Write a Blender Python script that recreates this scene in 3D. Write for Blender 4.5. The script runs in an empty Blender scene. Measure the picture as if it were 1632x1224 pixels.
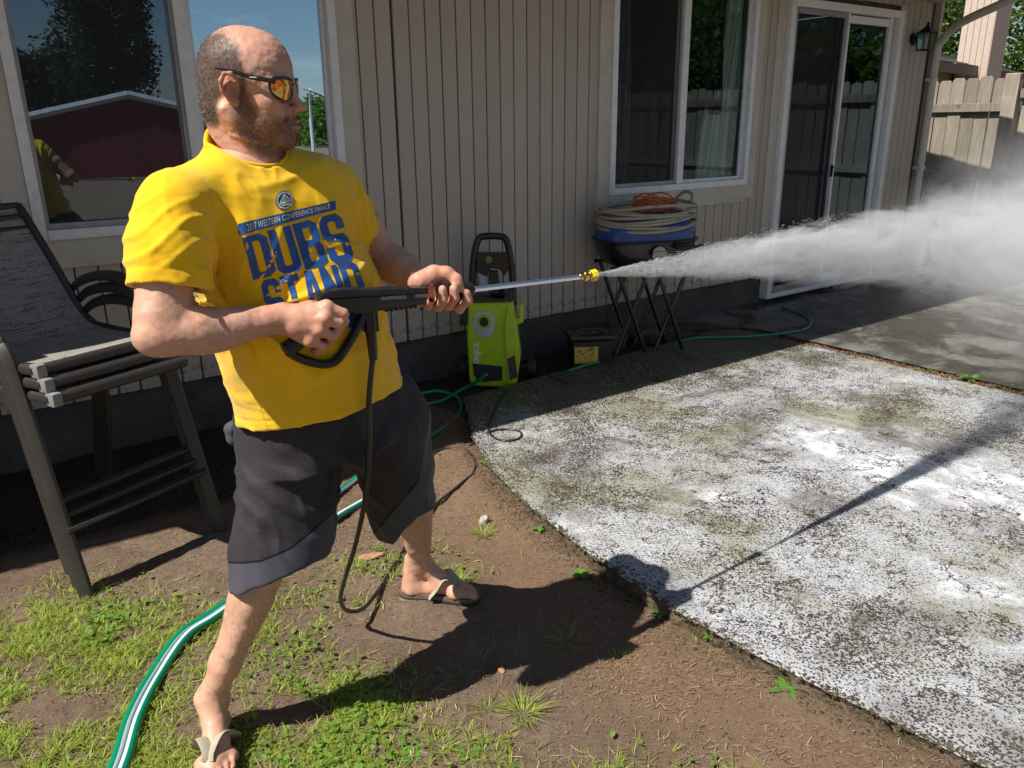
import bpy, bmesh, math, random
import numpy as np
from mathutils import Vector, Matrix, Quaternion
from mathutils.bvhtree import BVHTree
random.seed(7); rng = np.random.default_rng(7)
scene = bpy.context.scene
col = scene.collection
# ------------------------------------------------------------------ camera
F = 1270.0; H = 1.55
_down = np.array([860. - 816., 4500. - 612., F]); _down /= np.linalg.norm(_down)
_up = -_down
_f = np.array([0, 0, 1.]) - _up[2] * _up; _f /= np.linalg.norm(_f)
_r = np.cross(_f, _up)
if _r[0] < 0: _r = -_r
RC = np.array([_r, _f, _up])
cam_d = bpy.data.cameras.new('camera'); cam = bpy.data.objects.new('camera', cam_d); col.objects.link(cam)
cam_d.sensor_width = 36; cam_d.lens = F / 1632 * 36; cam_d.clip_end = 600; cam_d.clip_start = 0.05
cx, cy, cz = RC @ np.array([1, 0, 0]), RC @ np.array([0, -1, 0]), RC @ np.array([0, 0, -1])
cam.matrix_world = Matrix(((cx[0], cy[0], cz[0], 0), (cx[1], cy[1], cz[1], 0), (cx[2], cy[2], cz[2], H), (0, 0, 0, 1)))
scene.camera = cam
# ------------------------------------------------------------------ world and sun
SUN = Vector((0.60, 0.445, -1.0)).normalized()
world = bpy.data.worlds.new('World'); scene.world = world; world.use_nodes = True
wn = world.node_tree; wn.nodes.clear()
sky = wn.nodes.new('ShaderNodeTexSky'); sky.sky_type = 'NISHITA'; sky.sun_disc = False
sky.sun_elevation = math.asin(-SUN.z); sky.sun_rotation = math.atan2(-SUN.x, -SUN.y)
sky.air_density = 1.0; sky.dust_density = 0.4; sky.ozone_density = 1.6
bg = wn.nodes.new('ShaderNodeBackground'); bg.inputs['Strength'].default_value = 0.05
wo = wn.nodes.new('ShaderNodeOutputWorld')
tc = wn.nodes.new('ShaderNodeTexCoord'); mp = wn.nodes.new('ShaderNodeMapping'); mp.inputs['Scale'].default_value = (1.6, 1.6, 6.0)
nz = wn.nodes.new('ShaderNodeTexNoise'); nz.inputs['Scale'].default_value = 1.7; nz.inputs['Detail'].default_value = 7; nz.inputs['Roughness'].default_value = .62; nz.inputs['Distortion'].default_value = .4
rp = wn.nodes.new('ShaderNodeValToRGB'); rp.color_ramp.elements[0].position = .54; rp.color_ramp.elements[1].position = .74; rp.color_ramp.elements[1].color = (.75, .75, .75, 1)
mxw = wn.nodes.new('ShaderNodeMix'); mxw.data_type = 'RGBA'; mxw.inputs[7].default_value = (9.5, 9.8, 10.2, 1)
wn.links.new(tc.outputs['Generated'], mp.inputs[0]); wn.links.new(mp.outputs[0], nz.inputs['Vector']); wn.links.new(nz.outputs['Fac'], rp.inputs[0]); wn.links.new(rp.outputs[0], mxw.inputs[0]); wn.links.new(sky.outputs[0], mxw.inputs[6])
wn.links.new(mxw.outputs[2], bg.inputs[0]); wn.links.new(bg.outputs[0], wo.inputs[0])
sl = bpy.data.lights.new('sun', 'SUN'); sl.energy = 5.0; sl.angle = math.radians(0.53); sl.color = (1.0, 0.95, 0.87)
sun = bpy.data.objects.new('sun', sl); col.objects.link(sun)
sun.rotation_euler = SUN.to_track_quat('-Z', 'Y').to_euler(); sun.location = (-6, -4, 10)
scene.view_settings.view_transform = 'Standard'; scene.view_settings.look = 'None'
scene.view_settings.exposure = 0.56; scene.view_settings.gamma = 1.0; scene.view_settings.use_curve_mapping = False
scene.cycles.max_bounces = 8; scene.cycles.transparent_max_bounces = 12; scene.cycles.volume_bounces = 1
scene.cycles.volume_max_steps = 256

# ------------------------------------------------------------------ measuring helpers (photo pixel + depth -> point)
def P(px, py, z):
    return RC @ (np.array([(px - 816) / F, (py - 612) / F, 1.]) * z) + np.array([0, 0, H])
def G(px, py, h=0.):
    w = RC @ np.array([(px - 816) / F, (py - 612) / F, 1.])
    return w * ((h - H) / w[2]) + np.array([0, 0, H])
TH = math.radians(36.); UU = np.array([math.cos(TH), math.sin(TH), 0]); NN = np.array([math.sin(TH), -math.cos(TH), 0])
WD = 4.19
def HP(s, t, z):            # house frame: s along the wall, t out from it
    return s * UU + (t - WD) * NN + np.array([0, 0, z])
def ST(p): return float(p @ UU), float(WD + p @ NN)

# ------------------------------------------------------------------ object helpers
def tag(o, label=None, cat=None, group=None, kind=None):
    if label: o['label'] = label
    if cat: o['category'] = cat
    if group: o['group'] = group
    if kind: o['kind'] = kind
    return o
def empty(name, loc=(0, 0, 0), rz=0.0, label=None, cat=None, group=None, rot=None):
    o = bpy.data.objects.new(name, None); col.objects.link(o); o.location = loc
    o.rotation_euler = rot if rot is not None else (0, 0, rz); o.empty_display_size = 0.1
    return tag(o, label, cat, group)
def link(name, me, m=None, parent=None, loc=None, rot=None, smooth=False):
    o = bpy.data.objects.new(name, me); col.objects.link(o)
    if m is not None and len(me.materials) == 0: me.materials.append(m)
    if parent is not None: o.parent = parent
    if loc is not None: o.location = loc
    if rot is not None: o.rotation_euler = rot
    if smooth: me.polygons.foreach_set('use_smooth', [True] * len(me.polygons))
    return o
def copy_tree(o, parent=None, inv=None):
    c = o.copy(); col.objects.link(c)
    if parent is not None: c.parent = parent
    for ch in list(o.children): copy_tree(ch, c)
    return c
def sharp(me, ang=40):
    me.polygons.foreach_set('use_smooth', [True] * len(me.polygons))
    me.set_sharp_from_angle(angle=math.radians(ang))
class MB:
    """collects shapes into one mesh"""
    def __init__(s): s.bm = bmesh.new()
    def _add(s, b2, mtx=None):
        if mtx is not None: bmesh.ops.transform(b2, matrix=mtx, verts=b2.verts)
        me = bpy.data.meshes.new('t'); b2.to_mesh(me); b2.free(); s.bm.from_mesh(me); bpy.data.meshes.remove(me); return s
    def box(s, c, size, rot=None, bevel=0.0, seg=2, taper=None):
        b = bmesh.new(); bmesh.ops.create_cube(b, size=1.0)
        for v in b.verts:
            k = 1.0
            if taper and v.co.z > 0: k = taper
            v.co = Vector((v.co.x * size[0] * k, v.co.y * size[1] * k, v.co.z * size[2]))
        if bevel: bmesh.ops.bevel(b, geom=b.edges[:], offset=bevel, segments=seg, affect='EDGES', profile=0.7)
        m = Matrix.Translation(c)
        if rot is not None: m = m @ (rot.to_4x4() if hasattr(rot, 'to_4x4') else rot)
        return s._add(b, m)
    def cyl(s, a, b_, r1, r2=None, seg=16, cap=True, bevel=0.0):
        a = Vector(a); b_ = Vector(b_); d = b_ - a; r2 = r1 if r2 is None else r2
        b = bmesh.new(); bmesh.ops.create_cone(b, cap_ends=cap, segments=seg, radius1=r1, radius2=r2, depth=d.length)
        if bevel:
            es = [e for e in b.edges if abs(e.verts[0].co.z - e.verts[1].co.z) < 1e-6]
            bmesh.ops.bevel(b, geom=es, offset=bevel, segments=2, affect='EDGES')
        m = Matrix.Translation((a + b_) / 2) @ d.to_track_quat('Z', 'Y').to_matrix().to_4x4()
        return s._add(b, m)
    def sphere(s, c, r, seg=16, scale=(1, 1, 1), rot=None):
        b = bmesh.new(); bmesh.ops.create_uvsphere(b, u_segments=seg, v_segments=max(6, seg // 2), radius=r)
        m = Matrix.Translation(c)
        if rot is not None: m = m @ rot.to_4x4()
        return s._add(b, m @ Matrix.Diagonal((*scale, 1)))
    def tube(s, pts, r, seg=10, closed=False, cap=True, flat=None):
        pts = [Vector(p) for p in pts]; n = len(pts); rs = [float(x_) for x_ in r] if hasattr(r, '__len__') else [float(r)] * n
        b = bmesh.new(); rings = []
        prev = None
        for i, p in enumerate(pts):
            if closed: t = pts[(i + 1) % n] - pts[i - 1]
            else: t = pts[min(i + 1, n - 1)] - pts[max(i - 1, 0)]
            t.normalize()
            if prev is None:
                u = t.orthogonal().normalized() if abs(t.z) > .9 else t.cross(Vector((0, 0, 1))).normalized()
            else:
                u = (prev - t * prev.dot(t)).normalized()
            prev = u; w = t.cross(u)
            fl = flat or (1, 1)
            rings.append([b.verts.new(p + rs[i] * (math.cos(2 * math.pi * k / seg) * u * fl[0] + math.sin(2 * math.pi * k / seg) * w * fl[1])) for k in range(seg)])
        m = n if closed else n - 1
        for i in range(m):
            A, B = rings[i], rings[(i + 1) % n]
            for k in range(seg): b.faces.new((A[k], A[(k + 1) % seg], B[(k + 1) % seg], B[k]))
        if cap and not closed:
            b.faces.new(rings[0][::-1]); b.faces.new(rings[-1])
        return s._add(b)
    def prism(s, poly, depth, mtx=None, bevel=0.0, seg=2):
        """poly in xy, extruded along z from -depth/2 to depth/2"""
        b = bmesh.new(); vs = [b.verts.new((x, y, -depth / 2)) for x, y in poly]
        f = b.faces.new(vs); r = bmesh.ops.extrude_face_region(b, geom=[f])
        bmesh.ops.translate(b, vec=(0, 0, depth), verts=[v for v in r['geom'] if isinstance(v, bmesh.types.BMVert)])
        bmesh.ops.recalc_face_normals(b, faces=b.faces)
        if bevel:
            es = [e for e in b.edges if abs(e.verts[0].co.z - e.verts[1].co.z) < 1e-6]
            bmesh.ops.bevel(b, geom=es, offset=bevel, segments=seg, affect='EDGES', profile=0.7)
        return s._add(b, mtx)
    def lathe(s, prof, seg=24, mtx=None):
        b = bmesh.new(); rings = []
        for r, z in prof:
            rings.append([b.verts.new((r * math.cos(2 * math.pi * k / seg), r * math.sin(2 * math.pi * k / seg), z)) for k in range(seg)] if r > 1e-6 else [b.verts.new((0, 0, z))])
        for A, B in zip(rings, rings[1:]):
            for k in range(seg):
                a0, a1 = A[k % len(A)], A[(k + 1) % len(A)]; b0, b1 = B[k % len(B)], B[(k + 1) % len(B)]
                vs = []
                for v in (a0, a1, b1, b0):
                    if v not in vs: vs.append(v)
                if len(vs) > 2: b.faces.new(vs)
        bmesh.ops.recalc_face_normals(b, faces=b.faces)
        return s._add(b, mtx)
    def poly(s, pts):
        vs = [s.bm.verts.new(p) for p in pts]; s.bm.faces.new(vs); return s
    def build(s, name, m, parent=None, ang=40, loc=None, rot=None, mesh_only=False):
        me = bpy.data.meshes.new(name); s.bm.to_mesh(me); s.bm.free()
        sharp(me, ang)
        if m is not None: me.materials.append(m)
        if mesh_only: return me
        return link(name, me, None, parent, loc, rot)
def np_mesh(name, v, f, m=None, smooth=True, colors=None, sizes=None):
    """v (n,3), f (k,q) int array"""
    me = bpy.data.meshes.new(name); v = np.asarray(v, np.float32); f = np.asarray(f, np.int32)
    me.vertices.add(len(v)); me.vertices.foreach_set('co', v.ravel())
    k, q = f.shape
    me.loops.add(k * q); me.loops.foreach_set('vertex_index', f.ravel())
    me.polygons.add(k); me.polygons.foreach_set('loop_start', np.arange(0, k * q, q, dtype=np.int32))
    try: me.polygons.foreach_set('loop_total', np.full(k, q, np.int32))
    except Exception: pass
    me.polygons.foreach_set('use_smooth', np.full(k, smooth, bool))
    me.update(calc_edges=True); me.validate()
    if colors is not None:
        for nm, arr in colors.items():
            a = me.attributes.new(nm, 'FLOAT_COLOR', 'POINT')
            c = np.ones((len(v), 4), np.float32); c[:, :arr.shape[1]] = arr; a.data.foreach_set('color', c.ravel())
    if m is not None: me.materials.append(m)
    return me
def cr(pts, n=8, closed=False):
    """Catmull-Rom through points"""
    pts = [np.array(p, float) for p in pts]; out = []
    N = len(pts)
    for i in range(N if closed else N - 1):
        if closed: p0, p1, p2, p3 = pts[i - 1], pts[i], pts[(i + 1) % N], pts[(i + 2) % N]
        else: p0, p1, p2, p3 = pts[max(i - 1, 0)], pts[i], pts[i + 1], pts[min(i + 2, N - 1)]
        for k in range(n):
            t = k / n
            out.append(.5 * ((2 * p1) + (-p0 + p2) * t + (2 * p0 - 5 * p1 + 4 * p2 - p3) * t * t + (-p0 + 3 * p1 - 3 * p2 + p3) * t ** 3))
    if not closed: out.append(pts[-1])
    return out

# ------------------------------------------------------------------ noise and distance-field modelling
_lat = np.random.default_rng(3).random((64, 64, 64)).astype(np.float32)
def vnoise(x, y, z):
    x, y, z = np.broadcast_arrays(x, y, z)
    xi = np.floor(x).astype(np.int32); yi = np.floor(y).astype(np.int32); zi = np.floor(z).astype(np.int32)
    fx = x - xi; fy = y - yi; fz = z - zi
    fx = fx * fx * (3 - 2 * fx); fy = fy * fy * (3 - 2 * fy); fz = fz * fz * (3 - 2 * fz)
    r = 0
    for a in (0, 1):
        for b in (0, 1):
            for c in (0, 1):
                w = (fx if a else 1 - fx) * (fy if b else 1 - fy) * (fz if c else 1 - fz)
                r = r + w * _lat[(xi + a) & 63, (yi + b) & 63, (zi + c) & 63]
    return r * 2 - 1
def fbm(x, y, z, o=3):
    r = 0; a = 1.
    for i in range(o): r = r + a * vnoise(x * 2 ** i + 7.3 * i, y * 2 ** i + 3.1 * i, z * 2 ** i + 5.7 * i); a *= .5
    return r
class SDF:
    def __init__(s, lo, hi, h):
        s.lo = np.array(lo, float); s.h = h
        s.n = np.ceil((np.array(hi) - s.lo) / h).astype(int) + 1
        s.d = np.full(s.n, 0.5, np.float32)
        s.ax = [s.lo[i] + h * np.arange(s.n[i]) for i in range(3)]
    def win(s, lo, hi):
        a = np.clip(np.floor((np.array(lo) - s.lo) / s.h).astype(int), 0, s.n); b = np.clip(np.ceil((np.array(hi) - s.lo) / s.h).astype(int) + 1, 0, s.n)
        if (b <= a).any(): return None, None
        sl_ = tuple(slice(a[i], b[i]) for i in range(3))
        X = s.ax[0][sl_[0]][:, None, None]; Y = s.ax[1][sl_[1]][None, :, None]; Z = s.ax[2][sl_[2]][None, None, :]
        return sl_, (X, Y, Z)
    def comb(s, sl_, d, k, op):
        a = s.d[sl_]
        if op == 's': # subtract
            h = np.clip(.5 - .5 * (a + d) / k, 0, 1); s.d[sl_] = a + (-d - a) * h + k * h * (1 - h)
        elif op == 'i':
            h = np.clip(.5 - .5 * (d - a) / k, 0, 1); s.d[sl_] = d * (1 - h) + a * h + k * h * (1 - h)
        else:
            h = np.clip(.5 + .5 * (d - a) / k, 0, 1); s.d[sl_] = d * (1 - h) + a * h - k * h * (1 - h)
    def cap(s, a, b, ra, rb=None, k=.01, op='u', sq=None):
        rb = ra if rb is None else rb
        a = np.array(a, float); b = np.array(b, float); m = max(ra, rb) + k + .012
        sl_, C = s.win(np.minimum(a, b) - m, np.maximum(a, b) + m)
        if sl_ is None: return s
        ab = b - a; L = max(ab @ ab, 1e-12)
        px, py, pz = C[0] - a[0], C[1] - a[1], C[2] - a[2]
        t = np.clip((px * ab[0] + py * ab[1] + pz * ab[2]) / L, 0, 1)
        vx, vy, vz = px - t * ab[0], py - t * ab[1], pz - t * ab[2]
        q = vx * vx + vy * vy + vz * vz
        if sq is not None:
            w, f = np.array(sq[0], float), sq[1]; w = w / np.linalg.norm(w)
            q = q + (f * f - 1) * (vx * w[0] + vy * w[1] + vz * w[2]) ** 2
        s.comb(sl_, np.sqrt(q) - (ra + (rb - ra) * t), k, op); return s
    def chain(s, pts, rs, k=.01, op='u', sq=None):
        for i in range(len(pts) - 1): s.cap(pts[i], pts[i + 1], rs[i], rs[i + 1], k, op, sq)
        return s
    def ell(s, c, r, M=None, k=.01, op='u'):
        c = np.array(c, float); r = np.array(r, float); m = r.max() + k + .012
        sl_, C = s.win(c - m, c + m)
        if sl_ is None: return s
        p = [C[0] - c[0], C[1] - c[1], C[2] - c[2]]
        if M is not None: q = [p[0] * M[0][i] + p[1] * M[1][i] + p[2] * M[2][i] for i in range(3)]   # columns of M are the local axes
        else: q = p
        k0 = np.sqrt((q[0] / r[0]) ** 2 + (q[1] / r[1]) ** 2 + (q[2] / r[2]) ** 2) + 1e-9
        k1 = np.sqrt((q[0] / r[0] ** 2) ** 2 + (q[1] / r[1] ** 2) ** 2 + (q[2] / r[2] ** 2) ** 2) + 1e-9
        s.comb(sl_, k0 * (k0 - 1) / k1, k, op); return s
    def plane(s, p, n, k=.004, op='s', lo=None, hi=None):
        """half space on the side n points to"""
        sl_, C = s.win(lo if lo is not None else s.lo, hi if hi is not None else s.lo + s.h * s.n)
        n = np.array(n, float); n /= np.linalg.norm(n)
        s.comb(sl_, -((C[0] - p[0]) * n[0] + (C[1] - p[1]) * n[1] + (C[2] - p[2]) * n[2]) + 0 * (C[0] + C[1] + C[2]), k, op); return s
    def cutcyl(s, p, n, R, L, k=.003):
        """subtract a flat-ended cylinder standing on p along n"""
        p = np.array(p, float); n = np.array(n, float); n /= np.linalg.norm(n); m = R + L + .02
        sl_, C = s.win(p - m, p + m); q = [C[i] - p[i] for i in range(3)]
        h = q[0] * n[0] + q[1] * n[1] + q[2] * n[2]
        r = np.sqrt(np.maximum(q[0] ** 2 + q[1] ** 2 + q[2] ** 2 - h * h, 0))
        s.comb(sl_, np.maximum(np.maximum(-h, h - L), r - R), k, 's'); return s
    def loft(s, secs, a, n, k=.01, op='u', p=2.0):
        """secs: list of (centre, halfwidth along a, half along n), from bottom to top"""
        cs = np.array([q[0] for q in secs]); A = np.array([q[1] for q in secs]); B = np.array([q[2] for q in secs])
        e = cs[-1] - cs[0]; L = np.linalg.norm(e); e = e / L
        a = np.array(a, float); a -= (a @ e) * e; a /= np.linalg.norm(a); n2 = np.cross(e, a); n2 *= np.sign(n2 @ np.array(n))
        m = max(A.max(), B.max()) + k + .05
        sl_, C = s.win(cs.min(0) - m, cs.max(0) + m)
        q = [C[0] - cs[0][0], C[1] - cs[0][1], C[2] - cs[0][2]]
        h = q[0] * e[0] + q[1] * e[1] + q[2] * e[2]
        hs = (cs - cs[0]) @ e
        cu = (cs - cs[0]) @ a; cv = (cs - cs[0]) @ n2
        def it(vals):
            from_ = np.linspace(hs[0], hs[-1], 60)
            # smooth interpolation of the section values
            c = np.interp(from_, hs, vals); kk = np.ones(9) / 9; cp = np.pad(c, 4, mode='edge'); c = np.convolve(cp, kk, 'valid')
            return np.interp(h, from_, c)
        u = q[0] * a[0] + q[1] * a[1] + q[2] * a[2] - it(cu); v = q[0] * n2[0] + q[1] * n2[1] + q[2] * n2[2] - it(cv)
        Au = it(A); Bv = it(B)
        rr = (np.abs(u / Au) ** p + np.abs(v / Bv) ** p) ** (1 / p)
        d = (rr - 1) * np.minimum(Au, Bv) * .95
        o = np.maximum(-h, h - L)
        d = np.where(o > 0, np.sqrt(np.maximum(d, 0) ** 2 + o ** 2) + np.minimum(d, 0) * 0, np.maximum(d, o)) if True else d
        s.comb(sl_, d.astype(np.float32), k, op); return s
    def disp(s, fn, band=.03):
        idx = np.nonzero(np.abs(s.d) < band)
        x, y, z = s.ax[0][idx[0]], s.ax[1][idx[1]], s.ax[2][idx[2]]
        s.d[idx] += fn(x, y, z).astype(np.float32); return s
    def mesh(s):
        d = s.d; ins = d < 0; n = s.n
        cnt = np.zeros(n - 1, np.int8)
        for i in (0, 1):
            for j in (0, 1):
                for k in (0, 1): cnt += ins[i:n[0] - 1 + i, j:n[1] - 1 + j, k:n[2] - 1 + k]
        act = (cnt > 0) & (cnt < 8); ci = np.nonzero(act); m = len(ci[0])
        acc = np.zeros((m, 3)); num = np.zeros(m)
        for ax in range(3):
            o1, o2 = [q for q in range(3) if q != ax]
            for b in (0, 1):
                for c in (0, 1):
                    p = [ci[0].copy(), ci[1].copy(), ci[2].copy()]; p[o1] += b; p[o2] += c
                    q = [w.copy() for w in p]; q[ax] += 1
                    d0 = d[tuple(p)]; d1 = d[tuple(q)]; cr_ = (d0 < 0) != (d1 < 0)
                    t = np.where(cr_, d0 / np.where(cr_, d0 - d1, 1), 0)
                    v = np.zeros((m, 3)); v[:, ax] = t; v[:, o1] = b; v[:, o2] = c
                    acc[cr_] += v[cr_]; num[cr_] += 1
        vert = s.lo + s.h * (np.stack(ci, 1) + acc / num[:, None])
        vid = np.full(n - 1, -1, np.int32); vid[ci] = np.arange(m)
        fs = []
        for ax in range(3):
            o1, o2 = (ax + 1) % 3, (ax + 2) % 3
            sa = [slice(None)] * 3; sb = [slice(None)] * 3; sa[ax] = slice(0, -1); sb[ax] = slice(1, None)
            ch = ins[tuple(sa)] != ins[tuple(sb)]
            e = list(np.nonzero(ch)); ok = (e[o1] > 0) & (e[o2] > 0) & (e[o1] < n[o1] - 1) & (e[o2] < n[o2] - 1)
            e = [w[ok] for w in e]; flip = ins[tuple(e)]
            def V(a, b):
                q = [w.copy() for w in e]; q[o1] -= a; q[o2] -= b; return vid[tuple(q)]
            f = np.stack([V(1, 1), V(0, 1), V(0, 0), V(1, 0)], 1)
            f[~flip] = f[~flip][:, ::-1]; fs.append(f)
        return vert, np.concatenate(fs)
def relax(v, f, it=2, lam=.5):
    n = len(v); e = np.concatenate([f[:, [0, 1]], f[:, [1, 2]], f[:, [2, 3]], f[:, [3, 0]]])
    for mu in [lam, -lam * .95] * it:
        s = np.zeros_like(v); c = np.bincount(e[:, 0], minlength=n) + np.bincount(e[:, 1], minlength=n)
        for ax in range(3):
            s[:, ax] = np.bincount(e[:, 0], weights=v[e[:, 1], ax], minlength=n) + np.bincount(e[:, 1], weights=v[e[:, 0], ax], minlength=n)
        v = v + mu * (s / np.maximum(c, 1)[:, None] - v)
    return v

# ------------------------------------------------------------------ materials
class NT:
    def __init__(s, name):
        s.m = bpy.data.materials.new(name); s.m.use_nodes = True; s.t = s.m.node_tree; s.t.nodes.clear()
        s.out = s.t.nodes.new('ShaderNodeOutputMaterial'); s._co = None
    def n(s, typ, **kw):
        nd = s.t.nodes.new(typ)
        for k, v in kw.items(): setattr(nd, k, v)
        return nd
    def l(s, a, b): s.t.links.new(a, b)
    def co(s, kind='Object'):
        if s._co is None: s._co = s.n('ShaderNodeTexCoord')
        return s._co.outputs[kind]
    def mapping(s, scale=(1, 1, 1), rot=(0, 0, 0), kind='Object', loc=(0, 0, 0)):
        mp = s.n('ShaderNodeMapping'); s.l(s.co(kind), mp.inputs['Vector']); mp.inputs['Scale'].default_value = scale
        mp.inputs['Rotation'].default_value = rot; mp.inputs['Location'].default_value = loc; return mp.outputs[0]
    def noise(s, scale, detail=4, rough=.55, vec=None, dist=0):
        nd = s.n('ShaderNodeTexNoise'); nd.inputs['Scale'].default_value = scale; nd.inputs['Detail'].default_value = detail
        nd.inputs['Roughness'].default_value = rough; nd.inputs['Distortion'].default_value = dist
        s.l(vec if vec is not None else s.co(), nd.inputs['Vector']); return nd.outputs['Fac']
    def voro(s, scale, vec=None, feature='F1', out='Distance', rand=1.0):
        nd = s.n('ShaderNodeTexVoronoi', feature=feature); nd.inputs['Scale'].default_value = scale; nd.inputs['Randomness'].default_value = rand
        s.l(vec if vec is not None else s.co(), nd.inputs['Vector']); return nd.outputs[out]
    def ramp(s, fac, stops, interp='LINEAR'):
        r = s.n('ShaderNodeValToRGB'); r.color_ramp.interpolation = interp; el = r.color_ramp.elements
        while len(el) > 1: el.remove(el[-1])
        for i, (p, c) in enumerate(stops):
            c = (c, c, c, 1) if not hasattr(c, '__len__') else (*c[:3], 1)
            if i == 0: el[0].position = p; el[0].color = c
            else: e = el.new(p); e.color = c
        s.l(fac, r.inputs[0]); return r.outputs[0]
    def mix(s, fac, a, b, blend='MIX'):
        x = s.n('ShaderNodeMix', data_type='RGBA', blend_type=blend)
        for i, v in ((0, fac), (6, a), (7, b)):
            if isinstance(v, (int, float)) and i == 0: x.inputs[i].default_value = v
            elif isinstance(v, (tuple, list)): x.inputs[i].default_value = (*v[:3], 1)
            elif isinstance(v, (int, float)): x.inputs[i].default_value = (v, v, v, 1)
            else: s.l(v, x.inputs[i])
        return x.outputs[2]
    def math(s, op, a, b=0., c=None, clamp=False):
        x = s.n('ShaderNodeMath', operation=op); x.use_clamp = clamp
        for i, v in enumerate((a, b) if c is None else (a, b, c)):
            if isinstance(v, (int, float)): x.inputs[i].default_value = v
            else: s.l(v, x.inputs[i])
        return x.outputs[0]
    def attr(s, name, out='Color'):
        a = s.n('ShaderNodeAttribute'); a.attribute_name = name; return a.outputs[out]
    def bump(s, h, strength=.3, dist=.01, normal=None):
        b = s.n('ShaderNodeBump'); b.inputs['Strength'].default_value = strength; b.inputs['Distance'].default_value = dist; s.l(h, b.inputs['Height'])
        if normal is not None: s.l(normal, b.inputs['Normal'])
        return b.outputs[0]
    def bsdf(s, color, rough=.6, metal=0., normal=None, spec=.5, **kw):
        b = s.n('ShaderNodeBsdfPrincipled')
        def put(k, v):
            if isinstance(v, (int, float)): b.inputs[k].default_value = v
            elif isinstance(v, (tuple, list)): b.inputs[k].default_value = (*v[:3], 1) if len(b.inputs[k].default_value) == 4 else v
            else: s.l(v, b.inputs[k])
        put('Base Color', color); put('Roughness', rough); put('Metallic', metal); put('Specular IOR Level', spec)
        if normal is not None: s.l(normal, b.inputs['Normal'])
        for k, v in kw.items(): put(k.replace('_', ' '), v)
        s.l(b.outputs[0], s.out.inputs[0]); return s.m
def simple(name, c, rough=.6, metal=0., var=.18, vs=9., bump=.15, bs=90., bd=.002, spec=.5, rand=0.0, dirt=None, **kw):
    t = NT(name); n1 = t.noise(vs, 5)
    lo = tuple(x * (1 - var) for x in c); hi = tuple(min(1, x * (1 + var)) for x in c)
    cc = t.ramp(n1, [(.3, lo), (.7, hi)])
    if dirt: cc = t.mix(t.ramp(t.noise(vs * 2.3, 6, .65), [(.5, 0.), (.72, dirt[1])]), cc, dirt[0])
    if rand:
        oi = t.n('ShaderNodeObjectInfo'); k = t.math('MULTIPLY_ADD', oi.outputs['Random'], rand, 1 - rand / 2)
        cc = t.mix(1.0, cc, t.ramp(k, [(0, 0.), (1, 1.)]) if False else k, 'MULTIPLY')
    rg = t.math('MULTIPLY_ADD', t.noise(vs * 3, 3), .2, rough - .1, clamp=True)
    return t.bsdf(cc, rg, metal, t.bump(t.noise(bs, 4), bump, bd), spec, **kw)
# ================================================================== MATERIALS OF THE SETTING
def mat_siding():
    t = NT('siding_paint')
    oi = t.n('ShaderNodeObjectInfo')
    v = t.mapping((14, 14, 1.2)); n1 = t.noise(6, 6, .6, v); n2 = t.noise(1.3, 3)
    c = t.mix(n2, (.42, .368, .308), (.475, .415, .35))
    c = t.mix(t.ramp(n1, [(.45, 0.), (.8, .35)]), c, (.36, .31, .255))
    k = t.math('MULTIPLY_ADD', oi.outputs['Random'], .10, .95)
    c = t.mix(1.0, c, k, 'MULTIPLY')
    sp = t.ramp(t.voro(30), [(.0, 1.), (.055, .9), (.08, 0.)]); c = t.mix(t.math('MULTIPLY', sp, t.ramp(t.noise(4, 2), [(.58, 0.), (.66, .7)])), c, (.14, .09, .06))
    sz_ = t.n('ShaderNodeSeparateXYZ'); t.l(t.co(), sz_.inputs[0]); low = t.ramp(sz_.outputs[2], [(.30, .85), (.48, .25), (.75, 0.)]); spl = t.ramp(t.noise(34, 6, .75), [(.48, 0.), (.60, 1.)]); c = t.mix(t.math('MULTIPLY', low, spl), c, (.17, .13, .095))
    gw_ = t.n('ShaderNodeNewGeometry'); c = t.mix(t.ramp(t.noise(1.4, 5, .65, gw_.outputs['Position']), [(.42, 0.), (.72, .28)]), c, (.37, .32, .25))
    h = t.noise(40, 6, .65, t.mapping((6, 6, .6)))
    return t.bsdf(c, .62, 0, t.bump(h, .45, .004), .35)
M = {}
M['siding'] = mat_siding()
M['gap'] = simple('groove_dark_paint', (.10, .075, .055), .9, var=.3)
M['black_gap'] = simple('caulk_gap_black', (.02, .018, .016), .9)
M['trim'] = simple('trim_paint_beige', (.50, .46, .39), .55, var=.06, vs=5, bump=.2, bs=30, dirt=((.3, .25, .19), .3))
M['vinyl'] = simple('white_vinyl', (.72, .72, .72), .35, var=.04, bump=.05, dirt=((.4, .38, .34), .35))
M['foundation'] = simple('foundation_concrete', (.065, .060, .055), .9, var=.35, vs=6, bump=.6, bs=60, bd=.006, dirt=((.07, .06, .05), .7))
M['soffit'] = simple('soffit_paint', (.42, .36, .28), .7)
M['roof'] = simple('roof_shingle', (.16, .15, .14), .95, var=.3, vs=30, bump=.6, bs=80, bd=.006)
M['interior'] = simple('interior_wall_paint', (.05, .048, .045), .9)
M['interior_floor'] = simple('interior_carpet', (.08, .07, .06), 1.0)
M['downspout'] = simple('downspout_paint', (.52, .49, .44), .45, var=.08)
M['metal_dark'] = simple('black_lamp_metal', (.015, .015, .016), .4, .6)
M['alu'] = simple('door_rail_aluminium', (.30, .30, .33), .4, .3)

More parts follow.
